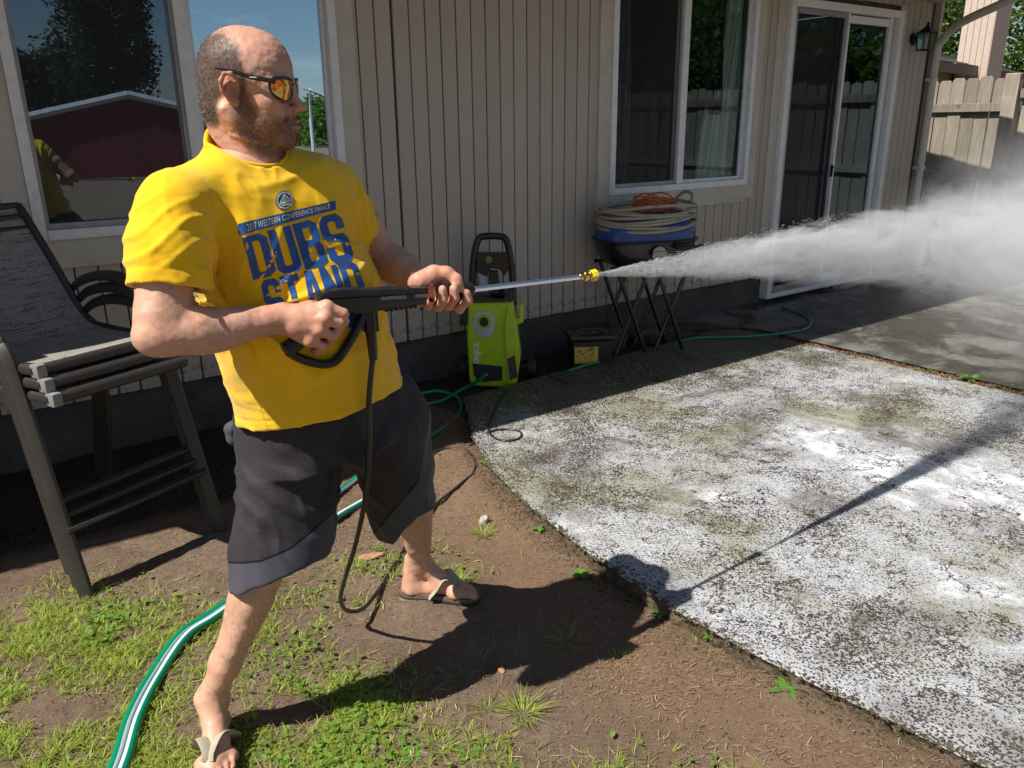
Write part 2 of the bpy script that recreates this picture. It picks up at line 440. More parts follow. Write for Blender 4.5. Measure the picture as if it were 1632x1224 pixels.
def mat_glass(name, refl, tint=(.62, .68, .66), rough=.0, wob=.012):
    t = NT(name)
    tr = t.n('ShaderNodeBsdfTransparent'); tr.inputs[0].default_value = (*tint, 1)
    g = t.n('ShaderNodeBsdfGlossy'); g.inputs['Roughness'].default_value = rough; g.inputs[0].default_value = (.62, .82, 1, 1)
    t.l(t.bump(t.noise(1.6, 1), wob, .02), g.inputs['Normal'])
    fr = t.n('ShaderNodeFresnel'); fr.inputs[0].default_value = 1.5
    fac = t.math('ADD', fr.outputs[0], refl, clamp=True)
    mx = t.n('ShaderNodeMixShader'); t.l(fac, mx.inputs[0]); t.l(tr.outputs[0], mx.inputs[1]); t.l(g.outputs[0], mx.inputs[2])
    t.l(mx.outputs[0], t.out.inputs[0]); return t.m
M['glass'] = mat_glass('window_glass', .74, (.7, .76, .74))
M['glass_b'] = mat_glass('door_glass', .05)
M['glass_c'] = mat_glass('far_window_glass', .03, (.9, .95, .92))
def mat_screen():
    t = NT('insect_screen'); tr = t.n('ShaderNodeBsdfTransparent'); d = t.n('ShaderNodeBsdfDiffuse')
    d.inputs[0].default_value = (.045, .045, .05, 1)
    w1 = t.n('ShaderNodeTexWave'); w1.inputs['Scale'].default_value = 90; t.l(t.co(), w1.inputs[0])
    mx = t.n('ShaderNodeMixShader'); t.l(t.math('MULTIPLY_ADD', w1.outputs['Fac'], .16, .40), mx.inputs[0])
    t.l(tr.outputs[0], mx.inputs[1]); t.l(d.outputs[0], mx.inputs[2]); t.l(mx.outputs[0], t.out.inputs[0]); return t.m
M['screen'] = mat_screen()
def mat_curtain(name, c, alpha=.9):
    t = NT(name); d = t.n('ShaderNodeBsdfDiffuse'); tl = t.n('ShaderNodeBsdfTranslucent'); tr = t.n('ShaderNodeBsdfTransparent')
    cc = t.ramp(t.noise(30, 4, .6, t.mapping((1, 1, .1))), [(.3, tuple(x * .85 for x in c)), (.7, c)])
    t.l(cc, d.inputs[0]); t.l(cc, tl.inputs[0])
    a = t.n('ShaderNodeMixShader'); a.inputs[0].default_value = .35; t.l(d.outputs[0], a.inputs[1]); t.l(tl.outputs[0], a.inputs[2])
    b = t.n('ShaderNodeMixShader'); b.inputs[0].default_value = alpha; t.l(tr.outputs[0], b.inputs[1]); t.l(a.outputs[0], b.inputs[2])
    t.l(b.outputs[0], t.out.inputs[0]); return t.m
M['curtain'] = mat_curtain('pale_green_curtain_cloth', (.72, .82, .76))
M['sheer'] = mat_curtain('sheer_curtain_cloth', (.6, .6, .6), .6)
M['drape'] = mat_curtain('dark_drape_cloth', (.045, .045, .04), 1.0)

# ================================================================== HOUSE
house = empty('house', tuple(-NN * WD), TH, 'beige grooved-board house wall with white windows and sliding door behind the man', 'house')
PITCH = .1016; GAPW = .0075
WIN = [(.40, 1.92, 1.07, 2.52), (3.87, 5.34, 1.07, 2.52)]; DOOR = (5.70, 7.31, .10, 2.45)
CORNER = 7.95; TOPZ = 2.56; BOTZ = .295
def board_mesh(z0, z1, w=PITCH - GAPW):
    mb = MB(); mb.box((0, 0, (z0 + z1) / 2), (w, .016, z1 - z0), bevel=.0022, seg=1); return mb.build('siding_board', M['siding'], mesh_only=True)
meshes = {}
s = -1.30; k = 0
while s < CORNER - .12:
    c = s + PITCH / 2; lo, hi = BOTZ, TOPZ; segs = [(BOTZ, TOPZ)]
    for a, b, z0, z1 in WIN:
        if c > a - .06 and c < b + .06: segs = [(BOTZ, z0 - .05)]
    if c > DOOR[0] - .03 and c < DOOR[1] + .03: segs = [(DOOR[3] + .05, TOPZ)]
    for sg in segs:
        if sg not in meshes: meshes[sg] = board_mesh(*sg)
        o = link('siding_board', meshes[sg], None, house, (c, random.uniform(-.0008, .0008), random.uniform(-.002, .002)))
    s += PITCH; k += 1
    if k in (35, 83): s += .009      # joints between the sheets
def part(name, m, mb, **kw): return mb.build(name, m, house, **kw)
# backing sheet with openings
mb = MB()
def backing(s0, s1, z0, z1): mb.box(((s0 + s1) / 2, .016, (z0 + z1) / 2), (s1 - s0, .012, z1 - z0))
backing(-6, .38, BOTZ, TOPZ); backing(.38, 1.94, BOTZ, 1.05); backing(1.94, 3.85, BOTZ, TOPZ); backing(3.85, 5.36, BOTZ, 1.05)
backing(5.36, 5.68, BOTZ, TOPZ); backing(5.68, 7.33, 2.47, TOPZ); backing(7.33, CORNER, BOTZ, TOPZ)
part('wall_sheathing', M['gap'], mb)
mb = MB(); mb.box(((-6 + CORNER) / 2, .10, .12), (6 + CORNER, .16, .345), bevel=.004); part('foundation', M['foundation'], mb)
# end wall, inner room, ceiling
mb = MB(); mb.box((CORNER - .02, 3.02, 1.43), (.04, 5.98, 2.26)); part('end_wall', M['siding'], mb)
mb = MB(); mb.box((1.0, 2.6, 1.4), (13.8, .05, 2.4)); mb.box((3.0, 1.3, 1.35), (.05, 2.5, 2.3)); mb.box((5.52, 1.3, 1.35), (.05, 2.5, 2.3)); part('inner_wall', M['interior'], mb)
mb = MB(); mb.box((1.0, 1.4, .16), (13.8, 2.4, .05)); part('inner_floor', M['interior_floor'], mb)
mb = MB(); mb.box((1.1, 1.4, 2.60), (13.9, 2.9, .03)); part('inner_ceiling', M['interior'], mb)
mb = MB(); mb.box((CORNER + .012, -.004, 1.43), (.045, .09, 2.27), bevel=.003); part('corner_trim', M['trim'], mb)
mb = MB(); mb.box((.9, -.43, TOPZ + .012), (14.1, .90, .02)); part('soffit', M['soffit'], mb)
mb = MB(); mb.box((.9, -.895, TOPZ + .075), (14.15, .03, .17), bevel=.004); part('fascia_board', M['trim'], mb)
mb = MB(); mb.prism([(.93, TOPZ + .03), (.93, TOPZ + .10), (-3.2, TOPZ + 1.0), (-7, TOPZ + .1), (-7, TOPZ + .03)], 14.2, Matrix.Translation((.9, 0, 0)) @ Matrix(((0, 0, 1, 0), (-1, 0, 0, 0), (0, 1, 0, 0), (0, 0, 0, 1))))
part('roof', M['roof'], mb)
mb = MB(); mb.tube([(x, -.975, TOPZ + .10) for x in (-6.1, 1, 8.0)], .055, 12); part('gutter', M['downspout'], mb)
mb = MB()
pth = cr([(7.60, -.94, TOPZ + .03), (7.62, -.80, TOPZ - .07), (7.76, -.34, 2.36), (7.89, -.12, 2.24), (7.92, -.07, 2.12), (7.925, -.065, 1.6), (7.925, -.065, .35)], 6)
mb.tube(pth, .036, 14); ds = part('downspout', M['downspout'], mb)
for zz in (1.9, 1.1): mb = MB(); mb.box((7.925, -.055, zz), (.095, .08, .03), bevel=.003); mb.build('strap', M['downspout'], ds)

def window(s0, s1, z0, z1, mull, left_screen=True, gl='glass'):
    wroot_mb = MB(); fw = .045
    # outer white frame
    for a, b, c, d in ((s0, s0 + fw, z0, z1), (s1 - fw, s1, z0, z1)): wroot_mb.box(((a + b) / 2, -.006, (c + d) / 2), (b - a, .07, d - c), bevel=.004)
    wroot_mb.box(((s0 + s1) / 2, -.0065, z0 + fw / 2), (s1 - s0 - 2 * fw - .002, .068, fw), bevel=.004)
    wroot_mb.box((mull + .01, -.004, (z0 + z1) / 2 + fw / 2), (.062, .060, z1 - z0 - fw - .002), bevel=.004)
    w = part('window', M['vinyl'], wroot_mb)
    # sash rails
    mb = MB()
    for a, b in ((s0 + fw, mull - .021), (mull + .041, s1 - fw)):
        for x in (a + .011, b - .011): mb.box((x, .012, (z0 + fw + z1) / 2), (.02, .024, z1 - z0 - fw - .004), bevel=.002)
        mb.box(((a + b) / 2, .0125, z0 + fw + .012), (b - a - .044, .023, .024), bevel=.002)
    mb.build('sash', M['vinyl'], w)
    for a, b in ((s0 + fw, mull - .021), (mull + .041, s1 - fw)):
        mb = MB(); mb.poly([(a, .016, z0 + fw), (b, .016, z0 + fw), (b, .016, z1), (a, .016, z1)]); mb.build('pane', M[gl], w)
    mb = MB(); a, b = s0 + fw, mull - .021; mb.poly([(a, -.012, z0 + fw), (b, -.012, z0 + fw), (b, -.012, z1), (a, -.012, z1)]); mb.build('insect_screen', M['screen'], w)
    mb = MB()
    for x in (a + .009, b - .009): mb.box((x, -.013, (z0 + fw + z1) / 2), (.017, .008, z1 - z0 - fw))
    mb.box(((a + b) / 2, -.0135, z0 + fw + .014), (b - a - .036, .008, .026)); mb.build('screen_frame', M['alu'], w)
    tb = .105
    for nm, c, sz in (('a', (s0 - tb / 2, -.014, (z0 + z1) / 2 - tb / 2), (tb - .001, .020, z1 - z0 + tb)), ('b', (s1 + tb / 2, -.014, (z0 + z1) / 2 - tb / 2), (tb - .001, .020, z1 - z0 + tb)), ('c', ((s0 + s1) / 2, -.015, z0 - tb / 2 - .014), (s1 - s0 - .001, .022, tb + .028))):
        mb = MB(); mb.box(c, sz, bevel=.002, seg=1); mb.build('trim_board', M['trim'], w)
    return w
window(*WIN[0], 1.14); window(*WIN[1], 4.56, gl='glass_c')
# sliding door
s0, s1, z0, z1 = DOOR
mb = MB()
for x in (s0 + .03, s1 - .03): mb.box((x, -.016, (z0 + z1) / 2), (.06, .09, z1 - z0), bevel=.004)
mb.box(((s0 + s1) / 2, -.0165, z1 - .03), (s1 - s0 - .122, .088, .06), bevel=.004); mb.box(((s0 + s1) / 2, -.0165, z0 + .02), (s1 - s0 - .122, .088, .04), bevel=.004)
door = part('sliding_door', M['vinyl'], mb)
mb = MB()
mb.box((6.53, .006, (z0 + z1) / 2), (.055, .045, z1 - z0 - .12), bevel=.003); mb.box((7.20, .010, (z0 + z1) / 2), (.06, .04, z1 - z0 - .12), bevel=.003)
mb.box((6.865, .0105, z1 - .10), (.60, .038, .06), bevel=.003); mb.box((6.865, .0105, z0 + .08), (.60, .038, .08), bevel=.003); mb.build('door_stile', M['vinyl'], door)
mb = MB()
for x in (5.79, 6.47): mb.box((x, -.030, (z0 + z1) / 2), (.045, .016, z1 - z0 - .10), bevel=.002)
mb.box((6.13, -.0305, z0 + .07), (.63, .015, .05)); mb.box((6.13, -.0305, z1 - .085), (.63, .015, .04)); mb.build('screen_door_frame', M['alu'], door)
for a, b in ((5.77, 6.50), (6.55, 7.18)):
    mb = MB(); mb.poly([(a, .014, z0 + .05), (b, .014, z0 + .05), (b, .014, z1 - .07), (a, .014, z1 - .07)]); mb.build('pane', M['glass_b'], door)
mb = MB(); mb.poly([(5.81, -.028, z0 + .09), (6.45, -.028, z0 + .09), (6.45, -.028, z1 - .1), (5.81, -.028, z1 - .1)]); mb.build('insect_screen', M['screen'], door)
mb = MB(); mb.box((6.475, -.045, 1.13), (.022, .018, .10), bevel=.006); mb.cyl((6.475, -.04, 1.16), (6.475, -.062, 1.16), .007); mb.build('handle', M['metal_dark'], door)
for x in (s0 - .055, s1 + .055):
    mb = MB(); mb.box((x, -.014, (.30 + z1) / 2 + .02), (.107, .020, z1 - .30 + .08), bevel=.002); mb.build('trim_board', M['trim'], door)
# outdoor tap by the door
mb = MB(); mb.cyl((5.25, 0, .62), (5.25, -.07, .62), .013); mb.cyl((5.25, -.05, .62), (5.25, -.06, .56), .011); mb.tube([(5.25 + .03 * math.cos(a), -.075, .62 + .03 * math.sin(a)) for a in np.linspace(0, 6.28, 12)[:-1]], .005, 6, closed=True)
tp = mb.build('water_tap', simple('brass_tap_old', (.28, .22, .14), .5, .8), None); tp.matrix_world = house.matrix_basis.copy(); tp.matrix_world = Matrix.Translation(-Vector(NN) * WD) @ Matrix.Rotation(TH, 4, 'Z'); tag(tp, 'small old water tap low on the house wall left of the sliding door', 'tap')
HM = Matrix.Translation(-Vector(NN) * WD) @ Matrix.Rotation(TH, 4, 'Z')
# coach lamp
lamp = empty('wall_lamp', tuple(HM @ Vector((7.57, -.01, 2.24))), TH, 'black coach lantern with glass panes on the wall right of the sliding door', 'lamp')
mb = MB(); mb.cyl((0, 0, .0), (0, -.025, .0), .052, bevel=.006, seg=20); mb.build('wall_plate', M['metal_dark'], lamp)
mb = MB(); mb.tube(cr([(0, -.02, .0), (.0, -.06, .03), (0, -.10, .075), (0, -.13, .07)], 5), .009, 8); mb.build('arm', M['metal_dark'], lamp)
mb = MB(); zt, zb = .045, -.10
for sx in (-1, 1):
    for sy in (-1, 1): mb.cyl((sx * .058, -.13 + sy * .058, zt), (sx * .048, -.13 + sy * .048, zb), .0055, seg=8)
for z, r in ((zt, .060), (zb, .050)):
    for a, b in (((-1, -1), (1, -1)), ((1, -1), (1, 1)), ((1, 1), (-1, 1)), ((-1, 1), (-1, -1))): mb.cyl((a[0] * r, -.13 + a[1] * r, z), (b[0] * r, -.13 + b[1] * r, z), .006, seg=8)
mb.build('cage', M['metal_dark'], lamp)
mb = MB(); mb.lathe([(.085, .045), (.05, .07), (.018, .095), (.012, .11), (.016, .12), (0, .135)], 4, Matrix.Translation((0, -.13, 0)) @ Matrix.Rotation(math.pi / 4, 4, 'Z')); mb.build('cap', M['metal_dark'], lamp, ang=30)
mb = MB()
for a in range(4):
    r = Matrix.Rotation(a * math.pi / 2, 3, 'Z'); c = Vector((0, -.13, 0))
    mb.poly([c + r @ Vector(p) for p in ((-.046, -.049, zb), (.046, -.049, zb), (.056, -.058, zt), (-.056, -.058, zt))])
mb.build('lamp_glass', mat_glass('lamp_glass', .12, (.8, .8, .78), .1), lamp)
mb = MB(); mb.cyl((0, -.13, -.1), (0, -.13, -.03), .012); mb.sphere((0, -.13, -.01), .02); mb.build('bulb', simple('bulb_white', (.7, .7, .65), .3), lamp)

# curtains
def curtain(name, s0, s1, z0, z1, t, m, label, folds=9, amp=.022, edge=None, seed=0):
    nx, nz = 70, 24; v = []; r = np.random.default_rng(seed); ph = r.random(4) * 6
    for j in range(nz + 1):
        z = z0 + (z1 - z0) * j / nz
        a, b = (s0, s1) if edge is None else edge((z - z0) / (z1 - z0))
        for i in range(nx + 1):
            u = i / nx; x = a + (b - a) * u
            y = amp * math.sin(u * folds * 6.28 + ph[0] + .5 * math.sin(z * 2 + ph[1])) + amp * .4 * math.sin(u * folds * 2.7 * 6.28 + ph[2]) + .01 * math.sin(z * 5 + u * 9)
            v.append((x, -t + y, z))
    f = [(j * (nx + 1) + i, j * (nx + 1) + i + 1, (j + 1) * (nx + 1) + i + 1, (j + 1) * (nx + 1) + i) for j in range(nz) for i in range(nx)]
    o = link(name, np_mesh(name, v, f, m)); o.matrix_world = HM
    return tag(o, label, 'curtain')
curtain('curtain', .42, 1.0, 1.1, 2.5, -.10, M['sheer'], 'sheer grey curtain behind the screened left half of the near window', 6, seed=1)
curtain('curtain', 1.6, 1.9, 1.1, 2.5, -.08, M['curtain'], 'pale grey-green curtain at the right edge of the near window', 3, .012, edge=lambda q: (1.73 - .05 * math.sin(q * 9) - .02 * math.sin(q * 31), 1.90), seed=2)
curtain('drape', 1.3, 1.75, 1.75, 2.5, -.07, M['drape'], 'dark drape gathered across the top of the near window behind the man', 4, .02, edge=lambda q: (1.62 - .30 * q, 1.76), seed=3)
curtain('curtain', 3.93, 4.14, 1.1, 2.5, -.10, M['sheer'], 'sheer grey curtain at the left edge of the far window', 3, seed=4)
curtain('curtain', 4.95, 5.3, 1.1, 2.5, -.10, M['curtain'], 'pale green curtain at the right side of the far window', 4, edge=lambda q: (5.06 - .18 * (1 - q) ** 3 - .06 * math.sin(q * 5), 5.31), seed=5)
curtain('drape', 4.6, 5.1, 1.6, 2.5, -.07, M['drape'], 'dark drape swept to one side inside the far window', 4, .02, edge=lambda q: (4.99 - .38 * q, 5.10), seed=6)

# ================================================================== GROUND
def slab_edge(t):       # left edge of the near slab: s as a function of distance out from the wall
    return np.interp(t, [.45, .75, 1.06, 1.38, 1.78, 2.3, 2.7, 2.95, 3.4, 3.8, 6.2], [2.36, 2.20, 2.03, 1.90, 1.80, 1.735, 1.722, 1.735, 1.80, 1.86, 2.25])
SL_FAR = 4.86
def slab_near(s):       # edge towards the house
    return np.interp(s, [2.3, 3.0, 4.86], [.50, .46, .36])
def grid_axis(a, b, h, far=260):
    c = list(np.arange(a, b, h)); g = []; x = c[-1]; st = h
    while x < far: st *= 1.35; x += st; g.append(x)
    l = []; x = c[0]; st = h
    while x > -far: st *= 1.35; x -= st; l.append(x)
    return np.array(l[::-1] + c + g)
gx = grid_axis(-2.6, 3.4, .022); gy = grid_axis(1.1, 6.2, .022)
X, Y = np.meshgrid(gx, gy, indexing='ij')
def ground_h(X, Y):
    z = .012 * fbm(X * 1.6, Y * 1.6, X * 0, 3) + .006 * fbm(X * 9, Y * 9, X * 0 + 4, 3) + .0045 * fbm(X * 34, Y * 34, X * 0 + 9, 2)
    near = np.exp(-((X / 8) ** 2 + ((Y - 3) / 8) ** 2)); return z * near
def in_concrete(S, T, pad=0.):
    a = (S > slab_edge(T) + pad) & (S < SL_FAR + .1) & (T > slab_near(S) + pad) & (T < 6.2)
    b = (S > 4.9 + pad) & (T > -.1) & (T < 7.0) & (S < 9.0)
    return a | b
Z = ground_h(X, Y); S_ = X * UU[0] + Y * UU[1]; T_ = WD + X * NN[0] + Y * NN[1]
Z = np.where(in_concrete(S_, T_, .03), -.06, Z)
def berm(S, T): return (.018 * np.clip((2.3 - T) / .5, .15, 1)) * np.clip(1 - np.abs(S - slab_edge(T) + .10) / .14, 0, 1) * ((T > .5) & (S < slab_edge(T)))
Z = Z + berm(S_, T_)
n0, n1 = X.shape; idx = np.arange(n0 * n1).reshape(n0, n1)
f = np.stack([idx[:-1, :-1], idx[1:, :-1], idx[1:, 1:], idx[:-1, 1:]], -1).reshape(-1, 4)
def mat_dirt():
    t = NT('dirt')
    a = t.noise(2.2, 6, .6); b = t.noise(28, 8, .7); c = t.noise(140, 4, .7)
    cc = t.mix(t.ramp(a, [(.35, 0.), (.65, 1.)]), (.150, .106, .074), (.235, .175, .125))
    cc = t.mix(t.ramp(b, [(.38, 0.), (.72, .75)]), cc, (.10, .062, .040))
    cc = t.mix(t.ramp(c, [(.55, 0.), (.75, .6)]), cc, (.30, .22, .15))
    shade_n = t.math('ADD', t.attr('eave_shade', 'Fac'), t.math('MULTIPLY_ADD', a, .5, -.25)); cc = t.mix(t.ramp(shade_n, [(.3, 0.), (.7, .82)]), cc, (.012, .009, .007))  # mixes the painted eave shade into the soil colour
    ru = t.math('ADD', t.attr('rust', 'Fac'), t.math('MULTIPLY_ADD', b, .5, -.25)); cc = t.mix(t.ramp(ru, [(.3, 0.), (.8, .6)]), cc, (.20, .125, .075))
    pe = t.voro(60); cc = t.mix(t.ramp(pe, [(.0, .7), (.12, .5), (.2, 0.)]), cc, (.22, .17, .13))
    h = t.math('ADD', t.noise(60, 8, .75), t.math('MULTIPLY', t.noise(260, 4, .8), .4))
    return t.bsdf(cc, .95, 0, t.bump(h, .8, .012), .2)
M['dirt'] = mat_dirt()
eave_shade = np.clip((1.02 - T_) / .25, 0, 1) * (T_ > -1) * (S_ < 5.5)  # painted shade: darkens the soil strip under the eave
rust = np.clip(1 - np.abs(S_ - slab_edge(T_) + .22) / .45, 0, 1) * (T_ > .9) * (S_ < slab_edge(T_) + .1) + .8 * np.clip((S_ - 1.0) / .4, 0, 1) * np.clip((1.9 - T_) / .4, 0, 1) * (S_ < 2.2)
eave_shade, rust = [np.repeat(q_.reshape(-1, 1), 3, 1) for q_ in (eave_shade, np.clip(rust, 0, 1))]
ground = link('ground', np_mesh('ground', np.stack([X, Y, Z], -1).reshape(-1, 3), f, M['dirt'], True, {'eave_shade': eave_shade, 'rust': rust})); tag(ground, kind='structure')

def mat_slab(wet=False):
    t = NT('wet_patio_concrete' if wet else 'foamy_aggregate_concrete')
    co = t.co()
    big = t.noise(1.25, 6, .68, t.mapping((1.0, .62, 1), rot=(0, 0, .25)), .9); mid = t.noise(4.2, 5, .6, dist=.4); fine = t.noise(26, 5, .65)
    peb = t.voro(118, rand=1.0); pebc = t.voro(118, out='Color', rand=1.0); peb2 = t.voro(150)
    sep = t.n('ShaderNodeSeparateColor'); t.l(pebc, sep.inputs[0]); rv = sep.outputs[0]
    if wet:
        base = t.mix(t.ramp(mid, [(.3, 0.), (.7, 1.)]), (.085, .080, .072), (.16, .15, .13))
        base = t.mix(t.ramp(fine, [(.4, 0.), (.8, .6)]), base, (.22, .21, .18))
        w = t.ramp(t.noise(2.2, 4, .6, dist=.8), [(.42, 0.), (.55, 1.)])
        base = t.mix(w, base, t.mix(1.0, base, (.45, .45, .45), 'MULTIPLY'))
        rough = t.math('MULTIPLY_ADD', w, -.5, .75)
        h = t.math('ADD', t.noise(150, 4), t.math('MULTIPLY', mid, .5))
        return t.bsdf(base, rough, 0, t.bump(h, .3, .004), .5)
    # foam cover: more where 'big' is high, cut by 'near' to paint eave shade; the threshold sets how much of each pebble pokes through
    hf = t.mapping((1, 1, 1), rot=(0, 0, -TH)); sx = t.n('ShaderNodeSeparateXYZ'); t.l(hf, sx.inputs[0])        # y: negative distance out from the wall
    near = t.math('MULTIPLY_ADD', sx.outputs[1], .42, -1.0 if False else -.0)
    near = t.ramp(t.math('MULTIPLY', t.math('ADD', sx.outputs[1], WD), -.2), [(.10, .30), (.24, .12), (.42, .03), (.55, -.0)]) if False else t.ramp(t.math('MULTIPLY_ADD', sx.outputs[1], .25, .0), [(0., 0.), (.45, .0), (.62, .03), (.76, .06), (.82, .17), (.9, .27)])  # painted eave shade: darkens the slab colour towards the wall
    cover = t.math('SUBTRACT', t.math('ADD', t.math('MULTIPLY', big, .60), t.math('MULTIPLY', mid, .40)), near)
    thr = t.ramp(cover, [(.30, .78), (.40, .62), (.47, .48), (.54, .36), (.62, .24), (.72, .06)])
    jit = t.math('MULTIPLY_ADD', rv, .26, -.13)
    lvl = t.math('ADD', thr, jit)
    dd = t.math('SUBTRACT', t.math('ADD', lvl, .05), t.math('ADD', peb, t.math('MULTIPLY', t.noise(75, 5, .75), .30))); dot = t.math('MULTIPLY_ADD', dd, 8.0, .5, clamp=True)
    dv = t.n('ShaderNodeTexVoronoi', feature='DISTANCE_TO_EDGE'); dv.inputs['Scale'].default_value = 21
    nv = t.n('ShaderNodeTexNoise'); nv.inputs['Scale'].default_value = 26; nv.inputs['Detail'].default_value = 5; t.l(co, nv.inputs['Vector'])
    vm = t.n('ShaderNodeVectorMath', operation='MULTIPLY_ADD'); t.l(nv.outputs['Color'], vm.inputs[0]); vm.inputs[1].default_value = (.16, .16, .16); t.l(co, vm.inputs[2]); t.l(vm.outputs[0], dv.inputs['Vector'])
    sq = t.math('MULTIPLY', t.math('LESS_THAN', dv.outputs['Distance'], t.math('MULTIPLY', t.noise(12, 4, .7), .14)), t.math('GREATER_THAN', t.noise(6.2, 5, .7), .525))
    mask = t.math('MAXIMUM', dot, sq)
    foam = t.mix(t.ramp(fine, [(.35, 0.), (.7, 1.)]), (.37, .38, .405), (.57, .58, .61))
    foam = t.mix(t.ramp(t.noise(120, 4, .7), [(.40, .6), (.62, 0.)]), foam, (.22, .22, .21))
    foam = t.mix(t.ramp(t.math('ADD', cover, t.math('MULTIPLY_ADD', fine, .16, -.08)), [(.545, 0.), (.63, .9)]), foam, (.70, .71, .74))
    grime_shade = t.math('ADD', t.noise(1.15, 5, .65, vec=t.mapping((1, 1, 1), loc=(4.2, 1.7, 0)), dist=.8), t.math('MULTIPLY', near, .9))  # grime noise plus the painted shade towards the wall
    gm = t.ramp(t.math('ADD', grime_shade, t.math('MULTIPLY_ADD', fine, .2, -.1)), [(.50, 0.), (.66, .80)])
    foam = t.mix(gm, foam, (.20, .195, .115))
    pc = t.ramp(rv, [(0, (.026, .021, .019)), (.35, (.048, .036, .029)), (.7, (.034, .035, .043)), (.88, (.07, .055, .042)), (1, (.22, .19, .15))])
    pc = t.mix(t.ramp(grime_shade, [(.45, 0.), (.65, .6)]), pc, (.045, .036, .018))
    br = t.ramp(t.math('ADD', t.noise(1.7, 5, .65, vec=t.mapping((1, 1, 1), loc=(9, 3, 0)), dist=.6), t.math('MULTIPLY_ADD', fine, .2, -.1)), [(.51, 0.), (.63, .9)])
    c = t.mix(mask, foam, pc); c = t.mix(br, c, t.mix(.74, c, (.050, .036, .020)))
    rough = t.math('MULTIPLY_ADD', mask, -.35, .75)
    h = t.math('ADD', t.math('MULTIPLY', peb, -1.0), t.math('MULTIPLY', t.noise(200, 3), .3))
    return t.bsdf(c, rough, 0, t.bump(h, .5, .005), .45)
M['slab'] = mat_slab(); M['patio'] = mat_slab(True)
def mat_slab_side():
    t = NT('mossy_slab_edge'); a = t.noise(14, 6, .7); b = t.noise(60, 5)
    c = t.mix(t.ramp(a, [(.35, 0.), (.6, 1.)]), (.06, .055, .02), (.16, .12, .085)); c = t.mix(t.ramp(b, [(.5, 0.), (.7, .6)]), c, (.03, .022, .015))
    return t.bsdf(c, .95, 0, t.bump(b, 1.0, .02), .2)
M['slab_side'] = mat_slab_side()
def slab(name, outline, ztop, mtop, mside, zbot=-.08, jag=.006):
    """outline: list of (s,t); top sheet gets a fine rim that crumbles"""
    pts = []; n = len(outline)
    for i in range(n):
        a = np.array(outline[i]); b = np.array(outline[(i + 1) % n]); L = np.linalg.norm(b - a); m = max(1, int(L / .02))
        for k in range(m): pts.append(a + (b - a) * k / m)
    pts = np.array(pts); j = fbm(pts[:, 0] * 18, pts[:, 1] * 18, pts[:, 0] * 0 + ztop * 90, 3) * jag; j2 = fbm(pts[:, 0] * 50, pts[:, 1] * 50, pts[:, 0] * 0 + 3, 2) * jag
    tg = np.roll(pts, -1, 0) - np.roll(pts, 1, 0); tg /= np.linalg.norm(tg, axis=1)[:, None]; nr = np.stack([tg[:, 1], -tg[:, 0]], 1)
    bm = bmesh.new(); rings = []
    for off, z, jj in ((0, ztop, j), (.006, ztop - .006, j), (.012, ztop - .022, j + j2 * 2), (.010, ztop - .045, j + j2 * 3), (.012, zbot, j)):
        q = pts + nr * (off + jj)[:, None]
        rings.append([bm.verts.new(HP(a, b, z)) for a, b in q])
    bm.faces.new(rings[0]).material_index = 0
    for A, B in zip(rings, rings[1:]):
        for k in range(len(A)):
            fc = bm.faces.new((A[k], B[k], B[(k + 1) % len(A)], A[(k + 1) % len(A)])); fc.material_index = 1 if A is not rings[0] else 0
    bmesh.ops.recalc_face_normals(bm, faces=bm.faces)
    me = bpy.data.meshes.new(name); bm.to_mesh(me); bm.free(); me.materials.append(mtop); me.materials.append(mside)
    return tag(link(name, me), kind='structure')
ts = np.linspace(6.2, .5, 40)
out1 = [(float(slab_edge(t_)), float(t_)) for t_ in ts] + [(s_, float(slab_near(s_))) for s_ in (2.5, 3, 3.5, 4, 4.4, 4.84)] + [(SL_FAR, .6), (SL_FAR, 6.2)]
area = lambda o: sum(o[i - 1][0] * o[i][1] - o[i][0] * o[i - 1][1] for i in range(len(o)))
if area(out1) > 0: out1 = out1[::-1]
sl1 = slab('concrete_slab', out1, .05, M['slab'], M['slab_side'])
out2 = [(4.93, .55), (4.93, 7.0), (9.2, 7.0), (9.2, -.02), (5.0, -.02), (4.6, .0), (4.2, .06), (4.05, .12), (4.2, .22), (4.6, .32), (4.88, .48)]
if area(out2) > 0: out2 = out2[::-1]
slab('patio_slab', out2, .062, M['patio'], M['slab_side'])
if (sl1.data.polygons[0].normal.z) < 0:
    sl1.data.flip_normals()

# ================================================================== FENCES
def mat_fence():
    t = NT('weathered_cedar'); oi = t.n('ShaderNodeObjectInfo')
    vec = t.mapping((22, 22, 1.6)); g = t.noise(2.0, 7, .65, vec, 1.2); b = t.noise(3, 5)
    c = t.mix(t.ramp(g, [(.3, 0.), (.7, 1.)]), (.19, .165, .135), (.37, .33, .275))
    c = t.mix(t.ramp(b, [(.45, 0.), (.7, .55)]), c, (.17, .155, .085))
    kn = t.voro(4.5, t.mapping((1, 1, .7))); c = t.mix(t.ramp(kn, [(0, .9), (.06, .6), (.09, 0.)]), c, (.10, .065, .04))
    c = t.mix(1.0, c, t.math('MULTIPLY_ADD', oi.outputs['Random'], .45, .72), 'MULTIPLY')
    return t.bsdf(c, .85, 0, t.bump(g, .6, .006), .25)
M['fence'] = mat_fence()
def picket_mesh(w, h, th=.016, dog=.03):
    mb = MB(); mb.prism([(-w / 2, 0), (w / 2, 0), (w / 2, h - dog), (w / 2 - dog * .8, h), (-w / 2 + dog * .8, h), (-w / 2, h - dog)], th, Matrix.Rotation(math.pi / 2, 4, 'X'), bevel=.002, seg=1)
    return mb.build('picket', M['fence'], mesh_only=True)
